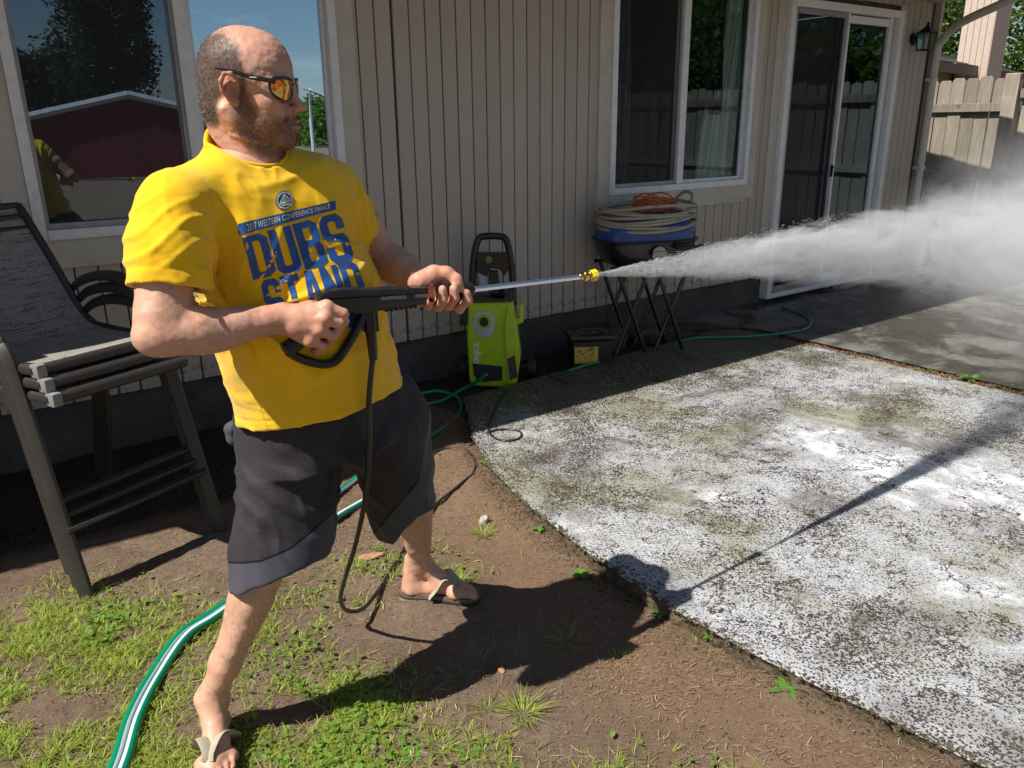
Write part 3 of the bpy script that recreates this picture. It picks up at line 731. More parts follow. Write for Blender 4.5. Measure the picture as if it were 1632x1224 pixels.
pk = [picket_mesh(.136, h) for h in (1.93, 1.945, 1.92)]
def fence(a, b, label, rails, z0=.03, posts=(), rail_side=1, group=None, parts_=True):
    a = Vector(a); b = Vector(b); d = b - a; L = d.length; ang = math.atan2(d.y, d.x)
    root = empty('wooden_fence', (a.x, a.y, 0), ang, label, 'fence', group)
    n = int(L / .143)
    for i in range(n):
        o = link('picket', random.choice(pk), None, root, (.07 + i * .143, 0, z0 + random.uniform(-.012, .012)), (random.uniform(-.01, .01), random.uniform(-.006, .006), random.uniform(-.01, .01)))
    for z in rails:
        mb = MB(); mb.box((L / 2, rail_side * .031, z), (L, .038, .088), bevel=.004, seg=1); mb.build('rail', M['fence'], root)
    for x in posts:
        mb = MB(); mb.box((x, rail_side * .062, .98), (.09, .09, 2.0), bevel=.006, seg=1); mb.build('post', M['fence'], root)
    return root
fa = HP(9.35, -3.6, 0); fb = HP(9.35, .30, 0)
fence(fa[:2].tolist() + [0], fb[:2].tolist() + [0], 'weathered grey picket fence section in sun just behind the downspout', (1.66, .95, .3), posts=(), rail_side=-1)
fa = HP(9.0, .42, 0); fb = HP(9.0, 6.6, 0)
fence(fa[:2].tolist() + [0], fb[:2].tolist() + [0], 'weathered picket fence section right of the thick post, half in shade', (1.78, 1.0, .35), posts=(2.4, 4.8), rail_side=-1)
mb = MB(); mb.box((0, 0, .98), (.13, .13, 1.98), bevel=.008, seg=1); mb.box((.0, 0.01, 1.94), (.05, .15, .06), bevel=.004)
fp = mb.build('fence_post', M['fence'], None, loc=tuple(HP(8.98, .34, 0)), rot=(0, 0, TH)); tag(fp, 'thick brown wooden post between the two fence sections', 'post')

# ================================================================== TREES
def mat_leaf(name, a, b):
    t = NT(name); at = t.attr('tint'); c = t.mix(at, a, b)
    d = t.n('ShaderNodeBsdfPrincipled'); d.inputs['Roughness'].default_value = .5; d.inputs['Specular IOR Level'].default_value = .35; t.l(c, d.inputs['Base Color'])
    tl = t.n('ShaderNodeBsdfTranslucent'); t.l(t.mix(1.0, c, (1.6, 1.9, .7), 'MULTIPLY'), tl.inputs[0])
    mx = t.n('ShaderNodeMixShader'); mx.inputs[0].default_value = .4; t.l(d.outputs[0], mx.inputs[1]); t.l(tl.outputs[0], mx.inputs[2]); t.l(mx.outputs[0], t.out.inputs[0]); return t.m
M['leaf'] = mat_leaf('maple_leaf', (.045, .085, .018), (.13, .20, .035))
M['leaf_dark'] = mat_leaf('dark_leaf', (.012, .03, .012), (.03, .06, .02))
M['bark'] = simple('bark', (.09, .07, .055), .95, var=.35, vs=14, bump=1, bs=30, bd=.02)
def leaves(cent, rad, n, size, seed, squash=.8, clumps=60):
    r = np.random.default_rng(seed)
    cc = r.normal(size=(clumps, 3)); cc /= np.linalg.norm(cc, axis=1)[:, None]; cc *= (r.random((clumps, 1)) ** .45)
    cr_ = .22 + .22 * r.random(clumps)
    k = r.integers(0, clumps, n); o = r.normal(size=(n, 3)); o /= np.linalg.norm(o, axis=1)[:, None]; o *= r.random((n, 1)) ** .5
    p = (cc[k] + o * cr_[k][:, None]) * np.array(rad) + np.array(cent)
    u = r.normal(size=(n, 3)); u[:, 2] *= .5; u /= np.linalg.norm(u, axis=1)[:, None]
    w = r.normal(size=(n, 3)); w -= (w * u).sum(1)[:, None] * u; w /= np.linalg.norm(w, axis=1)[:, None]
    s_ = size * (.6 + .8 * r.random((n, 1)))
    v = np.stack([p - u * s_, p + w * s_ * .55, p + u * s_, p - w * s_ * .55], 1).reshape(-1, 3)
    f = np.arange(4 * n).reshape(n, 4); tint = np.repeat(np.clip(.5 * r.random(n) + .5 * r.random(clumps)[k], 0, 1), 4)[:, None] * np.ones((1, 3))
    return v, f, tint
def tree(loc, h, rad, n, size, m, label, seed, trunk_r=.12, crown_z=None, group=None):
    root = empty('tree', tuple(loc), 0, label, 'tree', group); r = random.Random(seed)
    cz_ = crown_z if crown_z is not None else h - rad[2]
    v, f, tint = leaves((0, 0, cz_), rad, n, size, seed)
    link('crown', np_mesh('crown', v, f, m, False, {'tint': tint}), None, root)
    mb = MB(); top = cz_ + rad[2] * .6
    trunk = cr([(0, 0, -.1), (r.uniform(-.1, .1), r.uniform(-.1, .1), top * .4), (r.uniform(-.3, .3), r.uniform(-.3, .3), top)], 6)
    mb.tube(trunk, list(np.linspace(trunk_r, trunk_r * .25, len(trunk))), 8)
    for i in range(9):
        z = top * (.35 + .06 * i); a = r.uniform(0, 6.28); L = rad[0] * r.uniform(.5, .95)
        e = (L * math.cos(a), L * math.sin(a), z + L * .5); b0 = (0, 0, z)
        br = cr([b0, ((b0[0] + e[0]) / 2, (b0[1] + e[1]) / 2, z + L * .35), e], 4); mb.tube(br, list(np.linspace(trunk_r * .35, .01, len(br))), 6)
    mb.build('trunk', M['bark'], root); return root
p = P(1492, 120, 27); tree((p[0] - .5, p[1], 0), 9, (1.7, 1.7, 3.2), 16000, .075, M['leaf'], 'leafy green maple tree above the low roof left of the tall beige chimney', 21, crown_z=5.2)
p = P(1640, 120, 26); tree((p[0] + .9, p[1], 0), 8.5, (2.4, 2.4, 3.8), 15000, .09, M['leaf'], 'leafy tree with bare branches showing right of the tall beige chimney', 22, crown_z=5.0)

# neighbour's house with siding chimney
nb = empty('neighbour_house', tuple(P(1560, 200, 21) * np.array([1, 1, 0])), 0, 'low neighbouring house with grey shingled roof and tall beige boarded chimney', 'house')
nbi = Vector(nb.location)
M['n_side'] = simple('neighbour_siding', (.50, .40, .33), .6, var=.06)
M['n_wall'] = simple('neighbour_wall_green', (.22, .21, .11), .7)
M['n_brown'] = simple('neighbour_brown_trim', (.16, .11, .07), .7)
e1 = Vector(P(1478, 84, 17.5)); e2 = Vector(P(1660, 127, 26.5)); ez = (e1.z + e2.z) / 2; e1.z = e2.z = ez
d = (e2 - e1).normalized(); q = Vector((-d.y, d.x, 0)); e1 -= d * 3; e2 += d * 3
mb = MB()
a0, a1 = e1 - nbi, e2 - nbi
for i in range(9):      # shingle courses
    o0 = q * (i * .28); o1 = q * ((i + 1) * .28 + .02); z0 = Vector((0, 0, i * .085)); z1 = Vector((0, 0, (i + 1) * .085 - .012))
    mb.poly([a0 + o0 + z0, a1 + o0 + z0, a1 + o1 + z1, a0 + o1 + z1]); mb.poly([a0 + o0 + z0 - Vector((0, 0, .02)), a1 + o0 + z0 - Vector((0, 0, .02)), a1 + o0 + z0, a0 + o0 + z0])
mb.build('roof', M['roof'], nb)
mb = MB(); mb.box(tuple((a0 + a1) / 2 - Vector((0, 0, .14)) + q * .02), ((a1 - a0).length, .04, .22), rot=Matrix.Rotation(math.atan2(d.y, d.x), 3, 'Z')); mb.build('fascia', M['n_brown'], nb)
mb = MB(); mb.box(tuple((a0 + a1) / 2 + q * .7 - Vector((0, 0, ez / 2 + .12))), ((a1 - a0).length, .1, ez - .02), rot=Matrix.Rotation(math.atan2(d.y, d.x), 3, 'Z')); mb.build('wall', M['n_wall'], nb)
ch = Vector(P(1581, 60, 20.3)); ch.z = 0; ch -= nbi            # near vertical edge of the chimney
R36 = Matrix.Rotation(TH, 3, 'Z'); ub, nbv = Vector(UU), Vector(NN)
W1, D1 = .80, .80
mb = MB(); c = ch + ub * (D1 / 2) - nbv * (W1 / 2); mb.box((c.x, c.y, 3.2), (D1 - .02, W1 - .02, 6.4), rot=R36); chim = mb.build('chimney', M['gap'], nb)
for i in range(5):
    wI = W1 / 5; c = ch - nbv * (wI * (i + .5)) - ub * .001; mb = MB(); mb.box((c.x, c.y, 3.2), (.02, wI - .012, 6.4), rot=R36); mb.build('board', M['n_side'], chim)
    c = ch + ub * (wI * (i + .5)) + nbv * .001; mb = MB(); mb.box((c.x, c.y, 3.2), (wI - .012, .02, 6.4), rot=R36); mb.build('board', M['n_side'], chim)

# ================================================================== YARD BEHIND THE CAMERA (seen in the panes)
def MR(px, py, z):      # the place whose mirror image in the wall plane shows at this pixel
    p = P(px, py, z); s_, t_ = ST(p); return Vector(HP(s_, -t_, p[2]))
barn = empty('barn', tuple(MR(180, 190, 26) * Vector((1, 1, 0)) if False else (MR(180, 190, 26).x, MR(180, 190, 26).y, 0)), 0, 'dark red barn with white roof edge mirrored in the near window', 'barn')
bi = Vector(barn.location)
g = [MR(-40, 205, 24), MR(205, 150, 26), MR(420, 200, 28)]
M['red'] = simple('red_barn_boards', (.20, .03, .03), .8, var=.3); M['barn_white'] = simple('barn_white_trim', (.6, .6, .6), .6)
mb = MB(); lo = [Vector((g[0].x, g[0].y, -.1)), Vector((g[2].x, g[2].y, -.1))]
back = (g[1] - Vector((0, 0, 0))).normalized(); back = Vector((g[1].x, g[1].y, 0)).normalized() * 8
pl = [lo[0] - bi, lo[1] - bi, g[2] - bi, g[1] - bi, g[0] - bi]
for q_ in ([p_ for p_ in pl], [p_ + back for p_ in pl][::-1]): mb.poly(q_)
for i in (1, 4): mb.poly([pl[i], pl[(i + 1) % 5], pl[(i + 1) % 5] + back, pl[i] + back])
mb.build('wall', M['red'], barn)
mb = MB(); up = Vector((0, 0, .12))
for a, b in ((pl[4], pl[3]), (pl[3], pl[2])):
    mb.poly([a + up, b + up, b + back + up, a + back + up])
mb.build('roof', M['roof'], barn)
mb = MB()
for a, b in ((pl[4], pl[3]), (pl[3], pl[2])): mb.tube([a - back * .01, b - back * .01], .14, 6)
mb.build('roof_trim', M['barn_white'], barn)
def rtree(px, py, z, h, rad, n, size, m, label, seed):
    q = MR(px, py, z); return tree((q.x, q.y, 0), h, rad, n, size, m, label, seed, crown_z=max(rad[2], q.z), trunk_r=.3)
rtree(165, 60, 42, 14, (2.2, 2.2, 4.6), 22000, .12, M['leaf_dark'], 'tall dark conifer mirrored in the left half of the near window', 31)
rtree(60, 130, 44, 8, (2.6, 2.6, 2.2), 12000, .12, M['leaf_dark'], 'round bushy tree left of the conifer mirrored in the near window', 32)
rtree(545, 200, 60, 6, (3.5, 3.5, 2.0), 11000, .13, M['leaf'], 'far green tree mirrored at the right edge of the near window', 33)
rtree(500, 208, 66, 5, (4, 4, 1.6), 11000, .13, M['leaf'], 'far low green tree mirrored behind the man\'s nose in the near window', 34)
rtree(1020, 70, 22, 9, (3.2, 3.2, 3.0), 9000, .10, M['leaf_dark'], 'dark broad tree mirrored in the screened half of the far window', 35)
rtree(1170, 110, 20, 8, (2.2, 2.2, 2.4), 8000, .10, M['leaf'], 'green tree mirrored in the clear half of the far window', 36)
rtree(1370, 110, 18, 6, (2.4, 2.4, 1.6), 7000, .10, M['leaf'], 'green bushy tree mirrored in the sliding door glass', 37)
fa = HP(11.5, 9.2, 0); fb = HP(19.5, 9.2, 0)
fence(fa[:2].tolist() + [0], fb[:2].tolist() + [0], 'long picket fence across the yard behind the photographer, mirrored in the far panes', (1.66, .95, .3), rail_side=1)
q = MR(497, 200, 38); mb = MB(); mb.tube([(0, 0, 0), (0, 0, q.z + .3)], .09, 8); mb.tube(cr([(0, 0, q.z + .2), (-.1, .1, q.z + 1.0), (-.5, .4, q.z + 1.6)], 4), .06, 8)
lp = mb.build('light_pole', M['barn_white'], None, loc=(q.x, q.y, 0)); tag(lp, 'thin white light pole mirrored beside the man\'s face in the near window', 'pole')
# ================================================================== PERSON
def V3(*a): return np.array(a, float)
def nrm(v): v = np.array(v, float); return v / np.linalg.norm(v)
person = empty('person', tuple(G(520, 1010)), 0, 'bald bearded man in yellow T-shirt and dark shorts bracing a pressure washer wand', 'person')
PI_ = Vector(person.location)
def pobj(name, v, f, m, colors=None, smooth=True, parent=None):
    o = link(name, np_mesh(name, np.asarray(v) - np.array(PI_), f, m, smooth, colors)); o.parent = parent or person; return o
# joints
shR, elR, wrR = P(278, 327, 1.50), P(255, 532, 1.475), P(452, 508, 1.585)
shL, elL, wrL = P(523, 300, 1.80), P(612, 412, 2.00), P(668, 446, 1.855)
SPB, SPT = P(512, 640, 1.93), P(402, 262, 1.66)
latt = nrm(shL - shR); SPE = nrm(SPT - SPB)
lat = nrm(latt - (latt @ SPE) * SPE); chn = np.cross(lat, SPE); chn *= np.sign(chn[0])      # chest normal, towards +x and the camera
# ---- head frame
HC = P(399, 142, 1.60)
yaw, pit, rol = math.radians(-3), math.radians(3.5), math.radians(1)
hx = V3(math.cos(yaw) * math.cos(pit), math.sin(yaw) * math.cos(pit), -math.sin(pit)); hy = nrm(np.cross([0, 0, 1], hx)); hz = np.cross(hx, hy)
hy, hz = hy * math.cos(rol) + hz * math.sin(rol), hz * math.cos(rol) - hy * math.sin(rol)
HM_ = np.stack([hx * .87, hy * .95, hz * .95], 1)
def hw(p): return HC + HM_ @ np.array(p, float)
def build_head():
    s = SDF((-.135, -.11, -.24), (.145, .11, .15), .0016)
    for sd in (-1, 1):
        pass
    s.ell((-.014, 0, .040), (.099, .078, .083))
    s.ell((.034, 0, .036), (.060, .064, .066), k=.03)
    s.ell((-.052, 0, -.010), (.055, .062, .062), k=.03)
    s.ell((.042, 0, -.035), (.050, .058, .078), k=.03)
    for sd in (-1, 1):
        s.cap((-.012, sd * .047, -.062), (.066, sd * .016, -.106), .021, .019, k=.022)      # jaw line
        s.cap((-.008, sd * .056, -.020), (-.012, sd * .049, -.062), .015, .018, k=.02)
        s.ell((.058, sd * .044, -.026), (.026, .020, .018), k=.022)                         # cheekbone
        s.ell((.048, sd * .031, -.060), (.036, .023, .032), k=.025)                          # cheek
        s.cap((.086, sd * .010, .014), (.066, sd * .050, .010), .012, .010, k=.018)         # brow ridge
        s.ell((.094, sd * .033, -.008), (.018, .019, .013), k=.016, op='s')                 # eye socket
        s.ell((.072, sd * .032, -.007), (.0125, .0125, .0125), k=.003)
        s.cap((.083, sd * .020, -.002), (.076, sd * .044, -.003), .0042, .004, k=.003)      # upper lid
    s.ell((.080, 0, -.110), (.021, .027, .021), k=.02)
    s.cap((.092, 0, .004), (.113, 0, -.032), .0085, .0105, k=.014)                          # nose
    s.ell((.1165, 0, -.036), (.0135, .0125, .0105), k=.006)
    for sd in (-1, 1):
        s.ell((.103, sd * .0125, -.041), (.012, .0075, .009), k=.006)
        s.ell((.108, sd * .0065, -.0495), (.006, .0035, .004), k=.003, op='s')
    s.ell((.086, 0, -.075), (.020, .032, .026), k=.016)                                    # muzzle
    s.ell((.1055, 0, -.0672), (.0100, .017, .0062), k=.004)                                 # upper lip
    s.ell((.1045, 0, -.0812), (.0105, .015, .0072), k=.004)                                 # lower lip
    s.cap((.118, -.016, -.0743), (.118, .016, -.0743), .0050, .0050, k=.002, op='s')
    s.cap((.096, 0, -.093), (.100, 0, -.094), .006, k=.008, op='s')
    for sd in (-1, 1): s.cap((.101, sd * .017, -.042), (.090, sd * .030, -.066), .0022, .0028, k=.010, op='s'); s.cap((.084, sd * .018, -.022), (.070, sd * .044, -.024), .002, .002, k=.010, op='s')       # mouth line
    s.cap((.112, 0, -.056), (.110, 0, -.063), .0025, .003, k=.004, op='s')
    # ears
    for sd in (-1, 1):
        rim = [(-.004, .072, -.036), (-.016, .081, -.026), (-.027, .090, -.006), (-.028, .094, .012), (-.019, .094, .026), (-.005, .090, .027), (.004, .081, .016), (.003, .076, .004)]
        rim = [(a, sd * b, c) for a, b, c in rim]
        s.ell((-.012, sd * .079, -.002), (.018, .0055, .028), np.array([[1, -sd * .30, 0], [sd * .30, 1, 0], [0, 0, 1]]).T, k=.006)
        s.chain(rim, [.0052, .0044, .0042, .0045, .0048, .0045, .004, .0035], k=.0025)
        s.ell((-.004, sd * .076, -.028), (.0085, .0050, .0105), k=.006)                      # lobe
        s.ell((-.005, sd * .0870, -.005), (.0095, .0075, .0150), k=.003, op='s')             # concha
        s.cap((.003, sd * .076, -.010), (.003, sd * .076, -.002), .0042, k=.004)             # tragus
        s.cap((-.017, sd * .083, -.012), (-.014, sd * .084, .010), .003, k=.003)             # antihelix
    # neck in head frame
    b = np.linalg.inv(HM_) @ (P(404, 268, 1.665) - HC)
    s.cap((-.040, 0, -.040), tuple(b), .062, .070, k=.03); s.cap((-.070, 0, -.045), tuple(b + np.array([-.035, 0, 0])), .036, .050, k=.03)
    s.cap((-.005, 0, -.085), tuple(b + np.array([.012, -.01, 0])), .040, .050, k=.03)
    s.cap((-.035, -.062, -.050), tuple(b + np.array([.035, -.045, .01])), .016, .015, k=.018)  # neck tendon
    s.disp(lambda x, y, z: .0007 * fbm(x * 85, y * 85, z * 85, 2) + .0004 * np.clip(np.sin((z + .004 * vnoise(x * 30, y * 30, z * 30)) * 420), 0, 1) * (z > .035) * (z < .075) * (x > .05) - .0025 * np.exp(-((z + .115 + .2 * (x - .02)) / .006) ** 2) * (x < .05) * (x > -.03), .01)
    v, f = s.mesh(); v = relax(v, f, 2); return v, f
hv, hf = build_head()
hv[:, 2] = np.where(hv[:, 2] < 0, np.where(hv[:, 2] < -.13, hv[:, 2] + .13 * .12, hv[:, 2] * .88), hv[:, 2])
def poly_in(px, pz, poly):
    ins = np.zeros(len(px), bool); n = len(poly)
    for i in range(n):
        x0, z0 = poly[i]; x1, z1 = poly[(i + 1) % n]
        c = ((z0 > pz) != (z1 > pz)) & (px < (x1 - x0) * (pz - z0) / (z1 - z0 + 1e-12) + x0); ins ^= c
    return ins
HAIRP = [(.018, .018), (.020, .034), (.012, .052), (.004, .074), (-.016, .094), (-.045, .106), (-.075, .100), (-.125, .07), (-.13, -.05), (-.10, -.078), (-.055, -.075), (-.045, -.03), (-.032, .022), (-.012, .030), (.004, .022), (.003, -.012), (.016, -.012)]
BEARDP = [(.003, -.002), (.016, -.002), (.028, -.028), (.050, -.047), (.078, -.058), (.100, -.050), (.118, -.056), (.115, -.09), (.105, -.14), (.060, -.135), (.030, -.125), (.005, -.110), (-.012, -.085), (-.012, -.04)]
def soft(x, z, poly, w=.006):
    r = 0; k = 0
    for i in range(14):
        dx, dz = w * math.cos(i * 2.4) * math.sqrt((i + .5) / 14), w * math.sin(i * 2.4) * math.sqrt((i + .5) / 14); r = r + poly_in(x + dx, z + dz, poly); k += 1
    return r / k
jx = .004 * fbm(hv[:, 0] * 90, hv[:, 1] * 90, hv[:, 2] * 90, 2)
mh = soft(hv[:, 0] + jx, hv[:, 2] + jx, HAIRP, .009); mb_ = soft(hv[:, 0] + jx, hv[:, 2] + jx, BEARDP, .010)
lips = np.exp(-(((hv[:, 0] - .106) / .010) ** 2 + (hv[:, 1] / .020) ** 2 + ((hv[:, 2] + .0745) / .010) ** 2) ** 2)
mb_ = mb_ * (1 - lips) * (1 - np.exp(-(((hv[:, 0] - .115) / .02) ** 2 + ((hv[:, 2] + .036) / .014) ** 2) ** 3))
earm = np.exp(-(((hv[:, 0] + .012) / .022) ** 2 + ((hv[:, 2] - .0) / .034) ** 2) ** 3) * (np.abs(hv[:, 1]) > .072)
mh = mh * (1 - earm)
SKIN = np.array([.54, .325, .225])
def skin_col(v, red=0.0, seed=0, k=1.0):
    n = fbm(v[:, 0] * 16 + seed, v[:, 1] * 16, v[:, 2] * 16, 3)[:, None]; n2 = fbm(v[:, 0] * 120 + seed, v[:, 1] * 120, v[:, 2] * 120, 2)[:, None]
    c = SKIN * k * (1 + .07 * n + .05 * n2); c = c * (1 - np.array([.02, .20, .22]) * np.reshape(red, (-1, 1) if np.ndim(red) else (1,)) - np.array([0, .05, .05]) * np.clip(n, 0, 1)); return c
redh = .25 + 1.2 * earm + .5 * np.exp(-(((hv[:, 0] - .112) / .02) ** 2 + ((hv[:, 2] + .036) / .02) ** 2)) + .35 * np.exp(-(((hv[:, 0] - .06) / .03) ** 2 + ((hv[:, 2] + .03) / .02) ** 2)) + .25 * (hv[:, 2] > .06)
hc = skin_col(hv, redh, 0, .95)
hc = hc * (1 - .80 * mh[:, None]) + np.array([.075, .055, .045]) * .80 * mh[:, None]
hc = hc * (1 - .55 * mb_[:, None]) + np.array([.15, .075, .030]) * .55 * mb_[:, None]
hc = hc * (1 - .6 * lips[:, None]) + np.array([.38, .13, .12]) * .6 * lips[:, None]
inner = np.exp(-(((hv[:, 0] + .006) / .009) ** 2 + ((hv[:, 2] + .004) / .013) ** 2)) * (np.abs(hv[:, 1]) > .07) * (np.abs(hv[:, 1]) < .084)
hc = hc * (1 - .25 * inner[:, None])
HEADV = HC + hv @ HM_.T
CN = P(388, 223, 1.635); nf = nrm(chn * .86 - SPE * .62); nl = nrm(lat - .10 * SPE); cn = nrm(np.cross(nf, nl)); cn *= np.sign(cn @ SPE)
def tuck(v, amt):
    d = (CN - v) @ cn; w = np.clip((d - .004) / .03, 0, 1) * amt; ax = CN - cn * np.clip(d, 0, 1)[:, None] - chn * .02
    return v + (ax - v) * w[:, None]
HEADV = tuck(HEADV, .35)
# ---- gun frame (needed by the hands)
GA, GN = P(505, 468, 1.62), P(945, 440, 2.08)
gu = nrm(GN - GA); gv = nrm(np.cross(gu, [0, 0, 1])); gv *= -np.sign(gv[1])      # gv: sideways, towards the camera
if gv[1] > 0: gv = -gv
gw = nrm(np.cross(gv, gu)); gw *= np.sign(gw[2])
def gp(u, v, w): return GA + gu * u + gv * v + gw * w
def gun_u(px):          # u on the gun axis at a picture column
    lo_, hi_ = -.2, 1.0
    for _ in range(40):
        m = (lo_ + hi_) / 2; q = RC.T @ (gp(m, 0, 0) - np.array([0, 0, H]))
        if 816 + F * q[0] / q[2] < px: lo_ = m
        else: hi_ = m
    return lo_
# ---- right arm and hand
s = SDF(np.minimum(np.minimum(shR, elR), wrR) - .11, np.maximum(np.maximum(shR, elR), P(560, 500, 1.7)) + .10, .0028)
armdir = nrm(elR - shR); fdir = nrm(wrR - elR); bend = nrm(np.cross(armdir, fdir))
s.chain([shR, shR * .55 + elR * .45, shR * .12 + elR * .88, elR], [.046, .050, .043, .040], k=.02)
s.cap(shR * .7 + elR * .3 + .012 * fdir, shR * .25 + elR * .75 + .010 * fdir, .040, .034, k=.015)      # biceps
s.cap(shR * .6 + elR * .4 - .012 * fdir, shR * .15 + elR * .85 - .006 * fdir, .046, .034, k=.02)
fm = elR * .72 + wrR * .28
s.chain([elR, fm, elR * .4 + wrR * .6, wrR], [.040, .0425, .034, .0262], k=.009)
s.ell(elR * .78 + wrR * .22 - armdir * .010, (.07, .034, .032), np.stack([fdir, bend, armdir], 1), k=.025)
s.ell(elR * .75 + wrR * .25 + armdir * .010, (.075, .034, .028), np.stack([fdir, bend, armdir], 1), k=.025)
s.cap(elR - fdir * .018 + armdir * .006, elR + fdir * .02 + armdir * .012, .028, .026, k=.02)          # elbow point
toc = nrm(V3(0, 0, H) - P(500, 515, 1.6))
kn = [P(521, 489, 1.588), P(517, 507, 1.580), P(508, 526, 1.584), P(495, 543, 1.594)]
pp_ = [P(547, 500, 1.604), P(541, 517, 1.602), P(530, 535, 1.610), P(514, 551, 1.618)]
dd_ = [P(548, 512, 1.632), P(536, 527, 1.640), P(523, 545, 1.645), P(506, 559, 1.648)]
tt_ = [P(535, 515, 1.655), P(520, 526, 1.665), P(507, 543, 1.668), P(492, 556, 1.668)]
palm = P(486, 518, 1.60)
s.cap(wrR, palm, .0275, .030, k=.018, sq=(toc, 1.25))
for i, q in enumerate(kn):
    base = wrR * .55 + palm * .45 + (q - palm) * .35
    s.cap(base, q - toc * .006, .020, .0150, k=.014)
    s.ell(q, (.0125, .0125, .0125), k=.008)
    s.cap(base * .35 + q * .65 + toc * .009, q + toc * .002, .0032, .0035, k=.006)                       # tendon
    s.chain([q, pp_[i], dd_[i], tt_[i]], [.0118, .0108, .0098, .0088] if i < 3 else [.0105, .0096, .0088, .0078], k=.0045)
s.chain([wrR * .6 + palm * .4 - toc * .006 + V3(0, 0, .012), P(492, 494, 1.612), P(512, 485, 1.640), P(530, 490, 1.664)], [.018, .0165, .0120, .0095], k=.012)   # thumb, over the back of the grip
s.disp(lambda x, y, z: .0010 * fbm(x * 60, y * 60, z * 60, 2) + .0016 * fbm(x * 18, y * 18, z * 18, 1), .01)
v, f = s.mesh(); av = relax(v, f, 2); af = f
ah = np.clip(1 - np.linalg.norm(av - palm, axis=1) / .13, 0, 1)
ac = skin_col(av, .15 + .85 * ah ** .6, 1, 1.06)
# ---- left arm and hand
ul = gun_u(698)
s = SDF(np.minimum(np.minimum(shL, elL), wrL) - .12, np.maximum(np.maximum(shL, elL), P(745, 500, 1.8)) + .10, .0028)
ad = nrm(elL - shL); fd = nrm(wrL - elL)
s.chain([shL, (shL + elL) / 2, elL], [.048, .052, .043], k=.02)
s.chain([elL, elL * .7 + wrL * .3, elL * .35 + wrL * .65, wrL], [.041, .045, .036, .027], k=.02)
s.cap(shL * .5 + elL * .5 + fd * .01, elL * .8 + shL * .2, .042, .036, k=.02)
pc_ = gp(ul - .022, -.030, -.012)
s.cap(wrL, pc_, .027, .026, k=.02); s.ell(gp(ul + .004, -.030, -.018), (.040, .017, .034), np.stack([gu, gv, gw], 1), k=.016)
s.ell(gp(ul - .02, -.022, .012), (.034, .018, .020), np.stack([gu, gv, gw], 1), k=.016)
for i, px in enumerate((681, 696, 711, 727)):           # little finger ... forefinger
    u = gun_u(px); r = (.0092, .0102, .0106, .0104)[i]; dz = (.004, .0, 0, -.008)[i]; bend_ = (-.008, -.003, .002, .010)[i]
    s.cap(gp(ul - .006 + i * .006, -.03, -.016), gp(u - .006, -.026, -.036), .018, r + .003, k=.014)
    s.chain([gp(u - .006, -.026, -.036), gp(u + bend_ * .4, .010, -.045 + dz), gp(u + bend_, .034, -.024 + dz), gp(u + bend_ - .004, .0355, -.002 + dz * 1.5)], [r + .0018, r + .0012, r, r - .0008], k=.0045)
s.chain([gp(ul - .030, -.024, .008), gp(ul - .004, -.014, .027), gp(ul + .022, .004, .028), gp(ul + .036, .022, .015), gp(ul + .040, .028, -.002)], [.021, .0165, .0135, .0112, .0096], k=.012)   # thumb over the top
s.disp(lambda x, y, z: .0010 * fbm(x * 60, y * 60, z * 60, 2) + .0016 * fbm(x * 18 + 3, y * 18, z * 18, 1), .01)
v, f = s.mesh(); lv = relax(v, f, 2); lf = f
lh = np.clip(1 - np.linalg.norm(lv - gp(ul, 0, 0), axis=1) / .13, 0, 1); lc = skin_col(lv, .2 + 1.0 * lh ** .6, 2, 1.0)
# nails on the left fingertips are painted as a paler patch on the geometry
for i, px in enumerate((681, 696, 711, 727)):
    u = gun_u(px); dz = (.004, .0, 0, -.008)[i]; b_ = (-.008, -.003, .002, .010)[i]
    dq = np.linalg.norm((lv - gp(u + b_ - .004, .045, -.004 + dz * 1.5)) / .0075, axis=1); w = np.clip(1.3 - dq, 0, 1)[:, None] * .5; lc = lc * (1 - w) + np.array([.66, .45, .38]) * w
